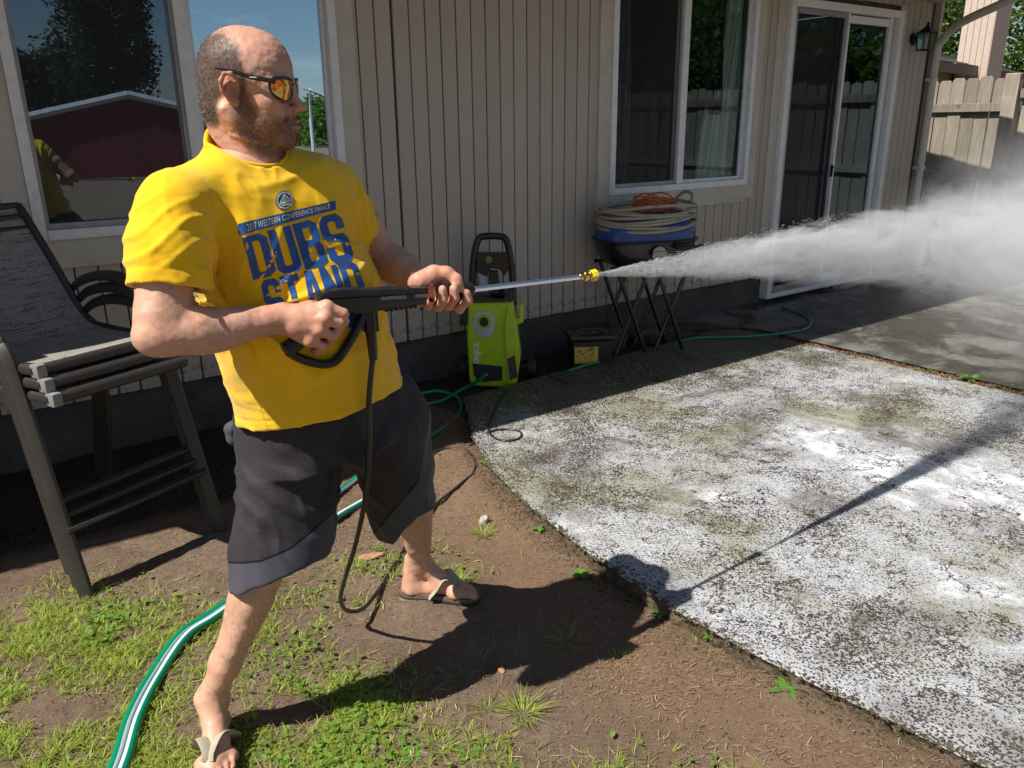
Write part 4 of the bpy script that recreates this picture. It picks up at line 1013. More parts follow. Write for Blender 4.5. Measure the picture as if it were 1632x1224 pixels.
# ---- legs and feet
hipR, knR, cfR, anR = P(465, 690, 1.95), P(432, 872, 1.93), P(398, 975, 1.99), P(337, 1112, 2.085)
hipL, knL, anL = P(600, 660, 2.10), P(655, 778, 2.36), P(668, 893, 2.72)
def leg(hip, kn_, an, toe_dir, calf_off, seed, toes, heel_z=.035, mirror=1, fw=1.0):
    allp = np.array([hip, kn_, an]); lo = allp.min(0) - .13; hi = allp.max(0) + .13; ft = an + toe_dir * .22
    lo = np.minimum(lo, ft - .09); hi = np.maximum(hi, ft + .09); lo[2] = -.02
    s = SDF(lo, hi, .0034)
    sd = nrm(kn_ - an); td = nrm(toe_dir - (toe_dir @ V3(0, 0, 1)) * V3(0, 0, 1)); side = np.cross([0, 0, 1], td) * mirror
    s.chain([hip, hip * .3 + kn_ * .7, kn_], [.088, .068, .058], k=.02)
    s.chain([kn_, kn_ * .7 + an * .3, kn_ * .25 + an * .75, an + sd * .03, an], [.056, .049, .036, .032, .034], k=.02)
    s.ell(kn_ * .68 + an * .32 + calf_off, (.046, .046, .115), np.stack([nrm(np.cross(sd, [1, 0, 0])), nrm(np.cross(sd, np.cross(sd, [1, 0, 0]))), sd], 1), k=.03)
    s.cap(an * .85 + kn_ * .15 + td * .022, kn_ * .75 + an * .25 + td * .034, .016, .022, k=.025)            # shin
    s.ell(kn_ + td * .028, (.034, .034, .042), k=.03)
    for q in (-1, 1): s.ell(an + side * q * .026 + V3(0, 0, -.004 * q), (.017, .015, .019), k=.012)
    an0 = V3(an[0], an[1], 0)
    s.cap(an - td * .018, an0 - td * .030 + V3(0, 0, heel_z), .034, .034, k=.02)                              # heel
    s.cap(an + td * .01 - V3(0, 0, .012), an0 + td * .075 + V3(0, 0, .062), .034, .028, k=.03)                # instep
    s.cap(an0 - td * .02 + V3(0, 0, .034), an0 + td * .13 + V3(0, 0, .032), .032, .022, k=.03, sq=([0, 0, 1], 1.05))
    s.cap(an0 + td * .075 + V3(0, 0, .058), an0 + td * .15 - side * .012 + V3(0, 0, .036), .026, .018, k=.03)
    s.cap(an0 + td * .125 - side * .034 + V3(0, 0, .033), an0 + td * .115 + side * .032 + V3(0, 0, .030), .022, .020, k=.02)     # ball
    rs = [.0135, .0098, .0092, .0088, .0084]; off = [-.036, -.014, .004, .020, .035]; ln = [.192, .190, .182, .170, .155]; st = .135
    for i in range(5):
        o = off[i] * fw; a_ = an0 + td * (st - .006 * i) + side * o * .95 + V3(0, 0, .032); b_ = an0 + td * (ln[i] - .022) + side * o + V3(0, 0, .036 if i == 0 else .038); c_ = an0 + td * ln[i] + side * o * .98 + V3(0, 0, .026)
        s.chain([a_, b_, c_], [rs[i] + .003, rs[i], rs[i] * .95], k=.005)
        s.ell(c_ + td * .004 + V3(0, 0, .0085), (.0045, .0045, .002), k=.002)
    s.plane(V3(0, 0, .0225), (0, 0, -1), k=.004)
    s.disp(lambda x, y, z: .0013 * fbm(x * 40, y * 40, z * 40, 2) + .002 * fbm(x * 14 + seed, y * 14, z * 14, 1), .01)
    v, f = s.mesh(); return relax(v, f, 2), f
tdR = nrm(V3(.10, -.26, 0)); tdL = nrm(V3(.98, -.10, 0))
rv, rf = leg(hipR, knR, anR, tdR, nrm(V3(-.5, .8, 0)) * .016 + V3(.006, 0, 0), 3, None)
llv, llf = leg(hipL, knL, anL, tdL, V3(-.024, .004, 0), 4, None, mirror=1)
rc = skin_col(rv, .1 + .5 * np.clip(.14 - rv[:, 2], 0, .1) / .1, 5, 1.08); l2c = skin_col(llv, .15 + .5 * np.clip(.14 - llv[:, 2], 0, .1) / .1, 6, 1.08)
# ---- trunk under the clothes, closing the figure
s = SDF(np.minimum(SPB, SPT) - .30, np.maximum(SPB, SPT) + .30, .009)
TORSO = [(P(516, 672, 1.95), .185, .125), (P(503, 600, 1.90), .192, .160), (P(479, 520, 1.845), .188, .160), (P(446, 430, 1.775), .184, .145), (P(418, 350, 1.72), .185, .125), (P(407, 285, 1.675), .150, .085)]
s.loft([(c, a * .86, b * .84) for c, a, b in TORSO], lat, chn, k=.03); s.cap(P(400, 262, 1.665), shR, .046, .036, k=.04); s.cap(P(400, 262, 1.665), shL, .046, .036, k=.04); s.cap(shR, shL, .040, k=.04); s.cap(SPT, P(404, 250, 1.66), .07, .06, k=.03)
s.cap(hipR, hipL, .095, k=.04)
tv, tf = s.mesh(); tc = skin_col(tv, 0, 9)
vs = [HEADV, av, lv, rv, llv, tv]; fs = [hf, af, lf, rf, llf, tf]; cs = [hc, ac, lc, rc, l2c, tc]
hairs = [np.maximum(mh, mb_ * .6)] + [np.zeros(len(q)) for q in vs[1:]]
off = 0; F_ = []
for v_, f_ in zip(vs, fs): F_.append(f_ + off); off += len(v_)
def mat_skin():
    t = NT('skin'); c = t.attr('tone')
    sp = t.voro(210); c = t.mix(t.ramp(sp, [(0, .16), (.15, 0.)]), c, (.33, .13, .09))
    pore = t.noise(520, 3, .7); fold = t.noise(90, 5, .7); vv = t.voro(330)
    h = t.math('ADD', t.math('ADD', t.math('MULTIPLY', pore, .6), fold), t.math('MULTIPLY', vv, .5)); c = t.mix(t.ramp(t.noise(26, 5, .7), [(.35, 0.), (.7, .30)]), c, t.mix(1.0, c, (1.0, .74, .70), 'MULTIPLY'))
    b = t.n('ShaderNodeBsdfPrincipled'); t.l(c, b.inputs['Base Color']); rg = t.math('MULTIPLY_ADD', t.noise(150, 4, .7), .35, .33); t.l(rg, b.inputs['Roughness']); b.inputs['Specular IOR Level'].default_value = .45
    b.inputs['Subsurface Weight'].default_value = .06; b.inputs['Subsurface Radius'].default_value = (.012, .004, .002); b.inputs['Subsurface Scale'].default_value = 1.0
    t.l(t.bump(h, .28, .0016), b.inputs['Normal']); t.l(b.outputs[0], t.out.inputs[0]); return t.m
M['skin'] = mat_skin()
body = pobj('body', np.concatenate(vs), np.concatenate(F_), M['skin'], {'tone': np.concatenate(cs)})

# ---- short hair, stubble, limb hair: fine strands standing on the skin
def strands(name, V, Fq, weight, n, length, width, lean, colr, seed, m, jit=.5, parent=None):
    r = np.random.default_rng(seed); c = V[Fq].mean(1); w = weight[Fq].mean(1)
    a1 = V[Fq[:, 1]] - V[Fq[:, 0]]; a2 = V[Fq[:, 3]] - V[Fq[:, 0]]; N = np.cross(a1, a2); ar = np.linalg.norm(N, axis=1); N /= ar[:, None] + 1e-12
    p = w * ar; p = p / p.sum(); k = r.choice(len(p), n, p=p)
    uv = r.random((n, 2)); pos = V[Fq[k, 0]] + uv[:, :1] * a1[k] + uv[:, 1:] * a2[k]
    d = N[k] + lean + r.normal(size=(n, 3)) * jit; d /= np.linalg.norm(d, axis=1)[:, None]
    side = np.cross(d, N[k] + r.normal(size=(n, 3)) * .6); side /= np.linalg.norm(side, axis=1)[:, None]
    L = length * (.5 + r.random((n, 1))); mid = pos + d * L * .55; d2 = d * .7 + lean * .5 - N[k] * .25; d2 /= np.linalg.norm(d2, axis=1)[:, None]; tip = mid + d2 * L * .5
    pos = pos - N[k] * .0008
    v = np.stack([pos - side * width, pos + side * width, mid + side * width * .8, mid - side * width * .8, tip, tip], 1)
    v = v[:, :5].reshape(-1, 3); b = np.arange(n) * 5
    f = np.concatenate([np.stack([b, b + 1, b + 2], 1), np.stack([b, b + 2, b + 3], 1), np.stack([b + 3, b + 2, b + 4], 1)])
    cc = np.repeat(colr[r.integers(0, len(colr), n)] * (.8 + .4 * r.random((n, 1))), 5, 0)
    o = pobj(name, v, f, m, {'tone': cc}, False, parent); return o
def mat_hair():
    t = NT('hair'); return t.bsdf(t.attr('tone'), .45, 0, None, .5)
M['hair'] = mat_hair()
hcol = np.array([[.035, .026, .02], [.05, .037, .028], [.09, .07, .055], [.24, .21, .19]]); bcol = np.array([[.10, .05, .025], [.22, .11, .045], [.30, .16, .06], [.07, .045, .03], [.28, .22, .17]])
strands('hair', HEADV, hf, mh ** 1.5, 17000, .0046, .00017, (-.45 * hx - .75 * hz), hcol, 1, M['hair'], .35)
strands('beard', HEADV, hf, mb_ ** 1.3, 14000, .0042, .00015, (.2 * hx - .7 * hz), bcol, 2, M['hair'], .4)
fw_ = (np.linalg.norm(av - (elR * .5 + wrR * .5), axis=1) < .14) * (np.linalg.norm(av - palm, axis=1) > .05) * 1.0
strands('arm_hair', av, af, fw_, 3200, .009, .00010, fdir * 1.2 + armdir * .5, np.array([[.25, .15, .08], [.16, .09, .05]]), 3, M['hair'], .5)
lw_ = ((rv[:, 2] > .16) & (rv[:, 2] < .6)) * 1.0
strands('leg_hair', rv, rf, lw_, 4200, .011, .00012, V3(.2, -.2, -1.1), np.array([[.22, .13, .08], [.14, .08, .05]]), 4, M['hair'], .5)
lw_ = ((llv[:, 2] > .16) & (llv[:, 2] < .6)) * 1.0
strands('leg_hair', llv, llf, lw_, 2600, .011, .00012, V3(.2, -.2, -1.1), np.array([[.22, .13, .08], [.14, .08, .05]]), 5, M['hair'], .5)

# ---- T-shirt
def mat_cloth(name, attr='tone', ws=900, rough=.85, weave=.25, sheen=.25):
    t = NT(name); c = t.attr(attr)
    n = t.noise(5, 4); c = t.mix(t.ramp(n, [(.35, .0), (.7, .12)]), c, (0, 0, 0)) if False else t.mix(1.0, c, t.ramp(n, [(.3, .93), (.7, 1.0)]), 'MULTIPLY')
    w = t.n('ShaderNodeTexWave'); w.inputs['Scale'].default_value = ws; w.inputs['Distortion'].default_value = 1.5; t.l(t.co(), w.inputs[0])
    h = t.math('ADD', t.math('MULTIPLY', w.outputs['Fac'], .3), t.noise(260, 4, .7))
    cr1 = t.noise(1.0, 4, .6, t.mapping((22, 22, 40), rot=(.3, .5, .2)), .6); cr2 = t.math('ABSOLUTE', t.math('SUBTRACT', cr1, .5))
    b1 = t.bump(t.math('MULTIPLY', cr2, -1.0), .16, .008)
    return t.bsdf(c, rough, 0, t.bump(h, weave, .0015, b1), .2, Sheen_Weight=sheen, Sheen_Roughness=.5)
M['shirt'] = mat_cloth('yellow_cotton')
slR_end, slL_end = P(266, 456, 1.485), P(567, 377, 1.895)
s = SDF(np.minimum(P(190, 200, 1.45), P(350, 700, 2.1)) - .06, P(660, 240, 2.1) + .08, .0038)
lo = np.array([-.86, 1.25, .72]); hi = np.array([-.08, 2.28, 1.62]); s = SDF(lo, hi, .004)
s.chain([shR + V3(0, 0, -.008), shR * .5 + slR_end * .5, slR_end - V3(0, 0, .03)], [.060, .067, .0735], k=.035)
s.chain([shL, shL * .5 + slL_end * .5, slL_end + nrm(slL_end - shL) * .03], [.058, .058, .061], k=.035)
dR, dL = nrm(slR_end - shR), nrm(slL_end - shL)
# cut the openings
s.cutcyl(slR_end, nrm(dR * .9 + V3(0, 0, -.25)), .090, .12)
s.cutcyl(slL_end, nrm(dL + V3(.1, 0, 0)), .085, .12)
s.cap(slR_end - dR * .03, slR_end + dR * .06, .058, .063, k=.003, op='s')
s.cap(slL_end - dL * .03, slL_end + dL * .06, .045, .050, k=.003, op='s')
s.loft([(P(520, 655, 1.945), .212, .158)] + [(c, a + .010, b + .012) for c, a, b in TORSO[1:]], lat, chn, k=.025, p=2.15)
nb_ = P(404, 268, 1.665)
s.cap(nb_ - SPE * .015, shR, .066, .050, k=.05); s.cap(nb_ - SPE * .015, shL, .066, .050, k=.05)
s.cap(P(384, 240, 1.665), nb_ - SPE * .02, .062, .066, k=.04); s.cap(P(384, 242, 1.665), shR * .5 + nb_ * .5, .05, .05, k=.04)
s.ell(P(478, 500, 1.80) + chn * .035, (.17, .13, .16), np.stack([lat, chn, SPE], 1), k=.06)      # belly
for sd in (-1, 1): s.ell(P(417, 345, 1.71) + lat * sd * .085 + chn * .05, (.09, .075, .085), np.stack([lat, chn, SPE], 1), k=.05)   # chest
hb = P(513, 640, 1.93)
hemn = nrm(-SPE - lat * .20 + chn * .13)
s.plane(hb + SPE * .000, hemn, k=.003)
hc_ = hb + SPE * .000
s.ell(hc_, (.196, .148, .030), np.stack([lat, chn, SPE], 1), k=.003, op='s')
ncut_a, ncut_b = CN + cn * .045, CN + cn * .12
s.cap(ncut_a, ncut_b, .092, .098, k=.004, op='s'); s.cap(ncut_a + nf * .012, ncut_b + nf * .012, .091, .097, k=.004, op='s')
sTop = nb_
def wr(x, y, z):
    p = np.stack([x, y, z], -1) - SPB; u = p @ lat; v_ = p @ chn; h = p @ SPE
    w1 = fbm(u * 5, v_ * 5, h * 5, 2) * .05
    def fold(a, ph, fr, sh=1.6): return (np.clip(np.sin((a + w1) * fr + ph), -.2, 1) ** 2)
    r_ = 0
    # belly cross folds, sagging between the sides
    band = np.exp(-((h - .10) / .13) ** 2)
    r_ = r_ + .0050 * band * fold(h + .25 * (u * u) * 2 + .10 * u, 0, 60) * (.4 + .6 * (vnoise(u * 7, h * 3, v_ * 3) > -.1))
    # drag lines from the right armpit across the chest and down the flank
    a0 = np.arctan2(h - .33, u + .19); rr = np.hypot(h - .33, u + .19)
    r_ = r_ + .0060 * np.exp(-((rr - .10) / .11) ** 2) * fold(a0, 1.0, 15)
    a1 = np.arctan2(h - .34, u - .18); r1 = np.hypot(h - .34, u - .18)
    r_ = r_ + .0050 * np.exp(-((r1 - .09) / .10) ** 2) * fold(a1, .3, 14)
    # sleeves: rings of creases
    q = np.stack([x, y, z], -1) - shR; t_ = q @ dR; dist = np.linalg.norm(q - t_[:, None] * dR, axis=1)
    r_ = r_ + .0028 * np.clip((.125 - dist) / .04, 0, 1) * np.clip((t_ + .02) / .05, 0, 1) * np.clip((.165 - t_) / .05, 0, 1) * fold(t_ * 1.0 + .5 * (q @ nrm(np.cross(dR, [0, 1, 0]))), 0, 150)
    q = np.stack([x, y, z], -1) - shL; t_ = q @ dL; dist = np.linalg.norm(q - t_[:, None] * dL, axis=1)
    r_ = r_ + .0035 * np.clip((.115 - dist) / .04, 0, 1) * np.clip((t_ + .02) / .05, 0, 1) * fold(t_ + .3 * (q @ SPE), 0, 80)
    # hem and sleeve seams
    hh = (np.stack([x, y, z], -1) - hc_) @ (-hemn)
    r_ = r_ - .0016 * np.exp(-((hh - .022) / .0022) ** 2)
    tt = (np.stack([x, y, z], -1) - slR_end) @ (-dR); r_ = r_ - .0016 * np.exp(-((tt - .020) / .0022) ** 2) * np.clip((.115 - np.linalg.norm(np.stack([x, y, z], -1) - slR_end, axis=1)) / .02, 0, 1)
    n = .0040 * fbm(x * 9, y * 9, z * 9, 3)
    hq = h * 1.0 + .35 * u; rid = 1 - np.abs(fbm(u * 4.5 + 3, hq * 17, v_ * 6, 2)) * 1.6; n = n + .0052 * np.clip(rid - .45, 0, 1) ** 1.5 * np.clip(.75 - h * 1.0, .3, 1)
    rid = 1 - np.abs(fbm(x * 16, y * 16 + 2, z * 9 + x * 9, 2)) * 1.7; n = n + .0045 * np.clip(rid - .5, 0, 1) ** 1.4
    return -(r_ * 1.15 + n)
s.disp(wr, .03)
# collar rib
v, f = s.mesh(); shv = relax(v, f, 2); shf = f
q = shv - (ncut_a + cn * .0); along = q @ cn; rad_ = np.linalg.norm(q - along[:, None] * cn, axis=1)
base = np.array([.88, .525, .006])
shc = base * np.ones((len(shv), 1)) * (1 + .06 * fbm(shv[:, 0] * 20, shv[:, 1] * 20, shv[:, 2] * 20, 3)[:, None])
# damp patches on the shoulder
dm = np.clip(1 - np.linalg.norm((shv - (shR * .6 + SPT * .4 + chn * .05)) / .05, axis=1), 0, 1) * (fbm(shv[:, 0] * 50, shv[:, 1] * 50, shv[:, 2] * 50, 2) > 0); shc = shc * (1 - .22 * dm[:, None])
shirt = pobj('t_shirt', shv, shf, M['shirt'], {'tone': shc})
# collar: ribbed band around the neck opening
cb = []
shbvh = BVHTree.FromPolygons([tuple(p) for p in shv], [tuple(int(i) for i in q) for q in shf])
ring = []
for i in range(72):
    a = i / 72 * 2 * math.pi; d_ = nl * math.cos(a) + nf * (1.15 if math.sin(a) > 0 else 1.0) * math.sin(a)
    h_ = shbvh.find_nearest(Vector(CN + d_ * .0835 - cn * .004)); ring.append(np.array(h_[0]))
for _ in range(3): ring = [(ring[i - 1] + ring[i] + ring[(i + 1) % 72]) / 3 for i in range(72)]
mbc = MB(); mbc.tube([Vector(r_ - np.array(PI_)) for r_ in ring], .0095, 12, closed=True, flat=(.6, 1.0))
co_ = mbc.build('collar', simple('yellow_rib', (.84, .49, .006), .9, bump=.6, bs=300), None); co_.parent = shirt

# ---- print on the chest
def shirt_hit(px, py):
    o = Vector((0, 0, H)); d = Vector(RC @ np.array([(px - 816) / F, (py - 612) / F, 1.])).normalized()
    r = shbvh.ray_cast(o, d); return (np.array(r[0]), np.array(r[1])) if r[0] is not None else (None, None)
def decal(name, polys, quad, m, step, off=.0011, parent=None):
    """polys in a unit square (x right, y down) laid on the picture quad (tl,tr,br,bl), conformed to the cloth"""
    bm = bmesh.new()
    for poly in polys:
        outer, holes = poly if isinstance(poly, tuple) else (poly, [])
        bm.faces.new([bm.verts.new((x, y, 0)) for x, y in outer])
    for i in range(1, int(1 / step[0]) + 1):
        g_ = bm.verts[:] + bm.edges[:] + bm.faces[:]; bmesh.ops.bisect_plane(bm, geom=g_, plane_co=(i * step[0], 0, 0), plane_no=(1, 0, 0))
    for i in range(1, int(1 / step[1]) + 1):
        g_ = bm.verts[:] + bm.edges[:] + bm.faces[:]; bmesh.ops.bisect_plane(bm, geom=g_, plane_co=(0, i * step[1], 0), plane_no=(0, 1, 0))
    bmesh.ops.triangulate(bm, faces=bm.faces); bad = []
    tl, tr, br, bl = [np.array(q, float) for q in quad]
    for v_ in bm.verts:
        x, y = v_.co.x, v_.co.y; q = (1 - y) * ((1 - x) * tl + x * tr) + y * ((1 - x) * bl + x * br)
        h_, n_ = shirt_hit(*q)
        if h_ is None: bad.append(v_); continue
        if n_ @ (h_ - np.array([0, 0, H])) > 0: n_ = -n_
        v_.co = Vector(h_ + n_ * off) - PI_
    bmesh.ops.delete(bm, geom=bad, context='VERTS'); bmesh.ops.recalc_face_normals(bm, faces=bm.faces)
    me = bpy.data.meshes.new(name); bm.to_mesh(me); bm.free(); me.polygons.foreach_set('use_smooth', [True] * len(me.polygons))
    return link(name, me, m, parent or shirt)
def mat_ink(name, c, wear=.0):
    t = NT(name); n = t.noise(90, 5, .7); tr = t.n('ShaderNodeBsdfTransparent'); b = t.n('ShaderNodeBsdfPrincipled')
    t.l(t.ramp(t.noise(40, 4), [(.3, tuple(x * .8 for x in c)), (.7, c)]), b.inputs['Base Color']); b.inputs['Roughness'].default_value = .55
    t.l(t.bump(t.noise(260, 4, .7), .25, .0015), b.inputs['Normal'])
    mx = t.n('ShaderNodeMixShader'); t.l(t.math('GREATER_THAN', n, wear), mx.inputs[0]); t.l(tr.outputs[0], mx.inputs[1]); t.l(b.outputs[0], mx.inputs[2]); t.l(mx.outputs[0], t.out.inputs[0]); return t.m
M['ink'] = mat_ink('blue_print', (.018, .085, .30), .30); M['inkw'] = mat_ink('pale_print', (.62, .60, .42), .0)
# heavy block letters, chamfered corners; each glyph in a unit box, as simple polygons without holes
def bar(x0, y0, x1, y1): return [(x0, y0), (x1, y0), (x1, y1), (x0, y1)]
w_ = .30
GL = {
 'D': [[(0, 0), (.72, 0), (1, .12), (1, .5), (.66, .5), (.66, .19), (.60, .14), (.34, .14), (.34, .5), (0, .5)], [(0, .5), (.34, .5), (.34, .86), (.60, .86), (.66, .81), (.66, .5), (1, .5), (1, .88), (.72, 1), (0, 1)]],
 'U': [[(0, 0), (.34, 0), (.34, .80), (.40, .85), (.5, .85), (.5, 1), (.2, 1), (0, .9)], [(.66, 0), (1, 0), (1, .9), (.8, 1), (.5, 1), (.5, .85), (.60, .85), (.66, .80)]],
 'B': [[(0, 0), (.75, 0), (.98, .10), (.98, .40), (.88, .48), (.34, .48), (.34, .41), (.60, .41), (.65, .37), (.65, .18), (.60, .14), (.34, .14), (.34, .48), (0, .48)], [(0, .48), (.88, .48), (1, .58), (1, .90), (.78, 1), (0, 1)][:0] or [(0, .48), (.34, .48), (.34, .86), (.62, .86), (.67, .82), (.67, .59), (.62, .55), (.34, .55), (.34, .48), (.88, .48), (1, .58), (1, .90), (.78, 1), (0, 1)]],
 'S': [[(.22, 0), (.8, 0), (1, .12), (1, .32), (.67, .32), (.67, .18), (.62, .14), (.40, .14), (.34, .18), (.34, .36), (.40, .41), (.1, .52), (0, .45), (0, .12)], [(.40, .41), (.85, .42), (1, .52), (1, .88), (.8, 1), (.2, 1), (0, .88), (0, .66), (.33, .66), (.33, .82), (.38, .86), (.61, .86), (.67, .82), (.67, .62), (.60, .57), (.1, .52)]],
 'T': [[(0, 0), (1, 0), (1, .17), (.67, .17), (.67, 1), (.33, 1), (.33, .17), (0, .17)]],
 'A': [[(.30, 0), (.5, 0), (.5, .18), (.42, .60), (.5, .60), (.5, .76), (.39, .76), (.34, 1), (0, 1)], [(.5, 0), (.70, 0), (1, 1), (.66, 1), (.61, .76), (.5, .76), (.5, .60), (.58, .60), (.5, .18)]],
 'N': [[(0, 0), (.32, 0), (.32, 1), (0, 1)], [(.68, 0), (1, 0), (1, 1), (.68, 1)], [(.32, 0), (.36, 0), (.68, .52), (.68, 1), (.64, 1), (.32, .48)]],
}
def word(txt, gap=.085):
    n = len(txt); w = 1 / (n + (n - 1) * gap); out = []
    for i, c in enumerate(txt):
        x0 = i * w * (1 + gap)
        for pl in GL[c]: out.append([(x0 + x * w, y) for x, y in pl])
    return out
decal('print_banner', [bar(0, 0, 1, 1)], [(379, 357), (534, 320), (535, 334), (381, 375)], M['ink'], (.025, .5), .0012)
decal('print_word', word('DUBS'), [(386, 379), (541, 338), (566, 414), (404, 446)], M['ink'], (.05, .07))
decal('print_word', word('STAND'), [(414, 448), (566, 415), (590, 480), (432, 520)], M['ink'], (.05, .09))
decal('print_word', word('N'), [(528, 490), (566, 484), (570, 520), (532, 527)], M['ink'], (.2, .3))
fc = bpy.data.curves.new('banner_text', 'FONT'); fc.body = '2017 WESTERN CONFERENCE FINALS'; fc.size = 1.0; fc.resolution_u = 2; fc.offset = .012
fo = bpy.data.objects.new('tmp_text', fc); col.objects.link(fo); bpy.context.view_layer.update()
me_ = bpy.data.meshes.new_from_object(fo.evaluated_get(bpy.context.evaluated_depsgraph_get())); bpy.data.objects.remove(fo)
co = np.array([v_.co[:2] for v_ in me_.vertices]); mn, mx_ = co.min(0), co.max(0)
polys = [[((me_.vertices[i].co.x - mn[0]) / (mx_[0] - mn[0]), 1 - (me_.vertices[i].co.y - mn[1]) / (mx_[1] - mn[1])) for i in p_.vertices] for p_ in me_.polygons]
decal('print_lettering', polys, [(392, 357), (524, 325.2), (525, 331.5), (393.5, 369)], M['inkw'], (.025, .34), .0030)
circ = lambda r, n=28, cx_=.5, cy_=.5: [(cx_ + r * math.cos(a), cy_ + r * math.sin(a)) for a in np.linspace(0, 2 * math.pi, n + 1)[:-1]]
LQ = [(437, 308), (464, 301), (469, 331), (441, 338)]
decal('print_emblem', [circ(.5)], LQ, M['ink'], (.2, .2), .0010)
ringp = [[(.5 + r1 * math.cos(a), .5 + r1 * math.sin(a)) for r1, a in ((.45, a0), (.45, a1), (.38, a1), (.38, a0))] for a0, a1 in [(i * 2 * math.pi / 24, (i + 1) * 2 * math.pi / 24) for i in range(24)]]
bridge = [[(.18, .62), (.84, .56), (.84, .61), (.18, .68)], [(.50, .16), (.55, .16), (.56, .66), (.51, .66)], [(.50, .18), (.20, .60), (.24, .61), (.52, .24)], [(.55, .18), (.82, .55), (.78, .56), (.54, .24)], [(.42, .34), (.45, .34), (.43, .6), (.40, .6)], [(.33, .46), (.36, .46), (.34, .62), (.31, .62)], [(.62, .34), (.65, .34), (.66, .58), (.63, .58)], [(.71, .46), (.74, .46), (.75, .57), (.72, .57)], [(.24, .72), (.76, .68), (.70, .78), (.32, .80)]]
decal('print_emblem_lines', ringp + bridge, LQ, M['inkw'], (.2, .2), .0020)

# ---- shorts
s = SDF((-.86, 1.50, .40), (-.06, 2.62, .98), .0042)
hemR, hemL = P(446, 900, 1.955), P(645, 840, 2.40)
s.cap(P(470, 668, 1.95), P(585, 648, 2.05), .140, .125, k=.06)
s.loft([(P(528, 705, 1.98), .200, .145), (P(520, 655, 1.95), .197, .142), (P(505, 600, 1.92), .190, .145)], lat, chn, k=.03, p=2.2)
aR = P(462, 690, 1.955); aL = P(612, 672, 2.08)
s.chain([aR, P(456, 790, 1.945), hemR + nrm(hemR - aR) * .05], [.122, .112, .112], k=.03)
s.chain([aL, P(630, 745, 2.20), hemL + nrm(hemL - aL) * .06], [.115, .100, .098], k=.03)
# outer fullness near the hems
s.cap(P(435, 860, 1.95), P(490, 840, 1.97), .09, .06, k=.04)
drr, dll = nrm(P(432, 925, 1.96) - P(452, 780, 1.95)), nrm(P(637, 850, 2.46) - P(626, 740, 2.2))
cutR = P(440, 914, 1.95); cutL = P(640, 848, 2.41)
nR = nrm(np.cross(P(398, 945, 1.90) - P(524, 886, 1.99), P(446, 905, 2.05) - P(446, 925, 1.87))); nR *= np.sign(nR @ drr)
s.plane(cutR, nR, k=.004, lo=cutR + V3(-.22, -.25, -.25), hi=cutR + V3(.20, .24, .12))
nL = nrm(np.cross(P(600, 884, 2.38) - P(690, 776, 2.47), P(640, 850, 2.5) - P(640, 855, 2.3))); nL *= np.sign(nL @ dll)
s.plane(cutL, nL, k=.004, lo=cutL + V3(-.16, -.2, -.25), hi=cutL + V3(.2, .25, .12))
s.cap(cutR - drr * .06, cutR + drr * .08, .086, .095, k=.004, op='s'); s.cap(cutL - dll * .06, cutL + dll * .06, .074, .080, k=.004, op='s')
def swr(x, y, z):
    a = np.stack([x, y, z], -1)
    w1 = fbm(x * 6, y * 6, z * 6, 2) * .03
    tR = (a - cutR) @ (-drr)
    nearR = np.exp(-((np.linalg.norm(a - cutR - (-drr) * np.clip(tR, 0, .3)[:, None], axis=1)) / .16) ** 4)
    f1 = .010 * np.exp(-((tR - .20) / .06) ** 2) * nearR * np.clip(np.sin((tR + w1 * 1.5 + .12 * x) * 95), -.3, 1)
    ang = np.arctan2((a - cutR) @ lat, (a - cutR) @ chn)
    f2 = .0028 * np.clip(.16 - tR, 0, .12) / .12 * np.clip(np.sin(ang * 7 + w1 * 50), -.5, 1) * nearR
    tL = (a - cutL) @ (-dll); angL = np.arctan2((a - cutL) @ lat, (a - cutL) @ chn); nearL = np.exp(-((np.linalg.norm(a - cutL, axis=1)) / .17) ** 4)
    f3 = .0028 * nearL * np.clip(np.sin(angL * 6 + w1 * 60 + 1), -.5, 1)
    cr_ = P(540, 735, 1.93); rc_ = np.linalg.norm(a - cr_, axis=1); ac_ = np.arctan2((a - cr_) @ lat, (a - cr_)[:, 2])
    f4 = .009 * np.exp(-((rc_ - .10) / .08) ** 2) * np.clip(np.sin(ac_ * 7 + w1 * 40), -.4, 1)
    return -(f1 + f2 + f3 + f4 + .008 * fbm(x * 7, y * 7, z * 7, 3) + 0.009 * np.clip(.6 - np.abs(fbm(x * 11, y * 11, z * 6 + x * 5, 2)) * 1.6, 0, 1) ** 1.3)
s.disp(swr, .03)
v, f = s.mesh(); sv = relax(v, f, 2); sf = f
def hem_dist(a, p0, n_): return (p0 - a) @ n_
dRr = hem_dist(sv, cutR, nR); dLl = hem_dist(sv, cutL, nL)
qx = np.array([(816 + F * c_[0] / c_[2]) for c_ in ((sv - np.array([0, 0, H])) @ RC)])
isR = sv[:, 1] < 2.02 + .0 * sv[:, 0]
rside = (sv @ lat) < (P(538, 735, 1.93) @ lat)
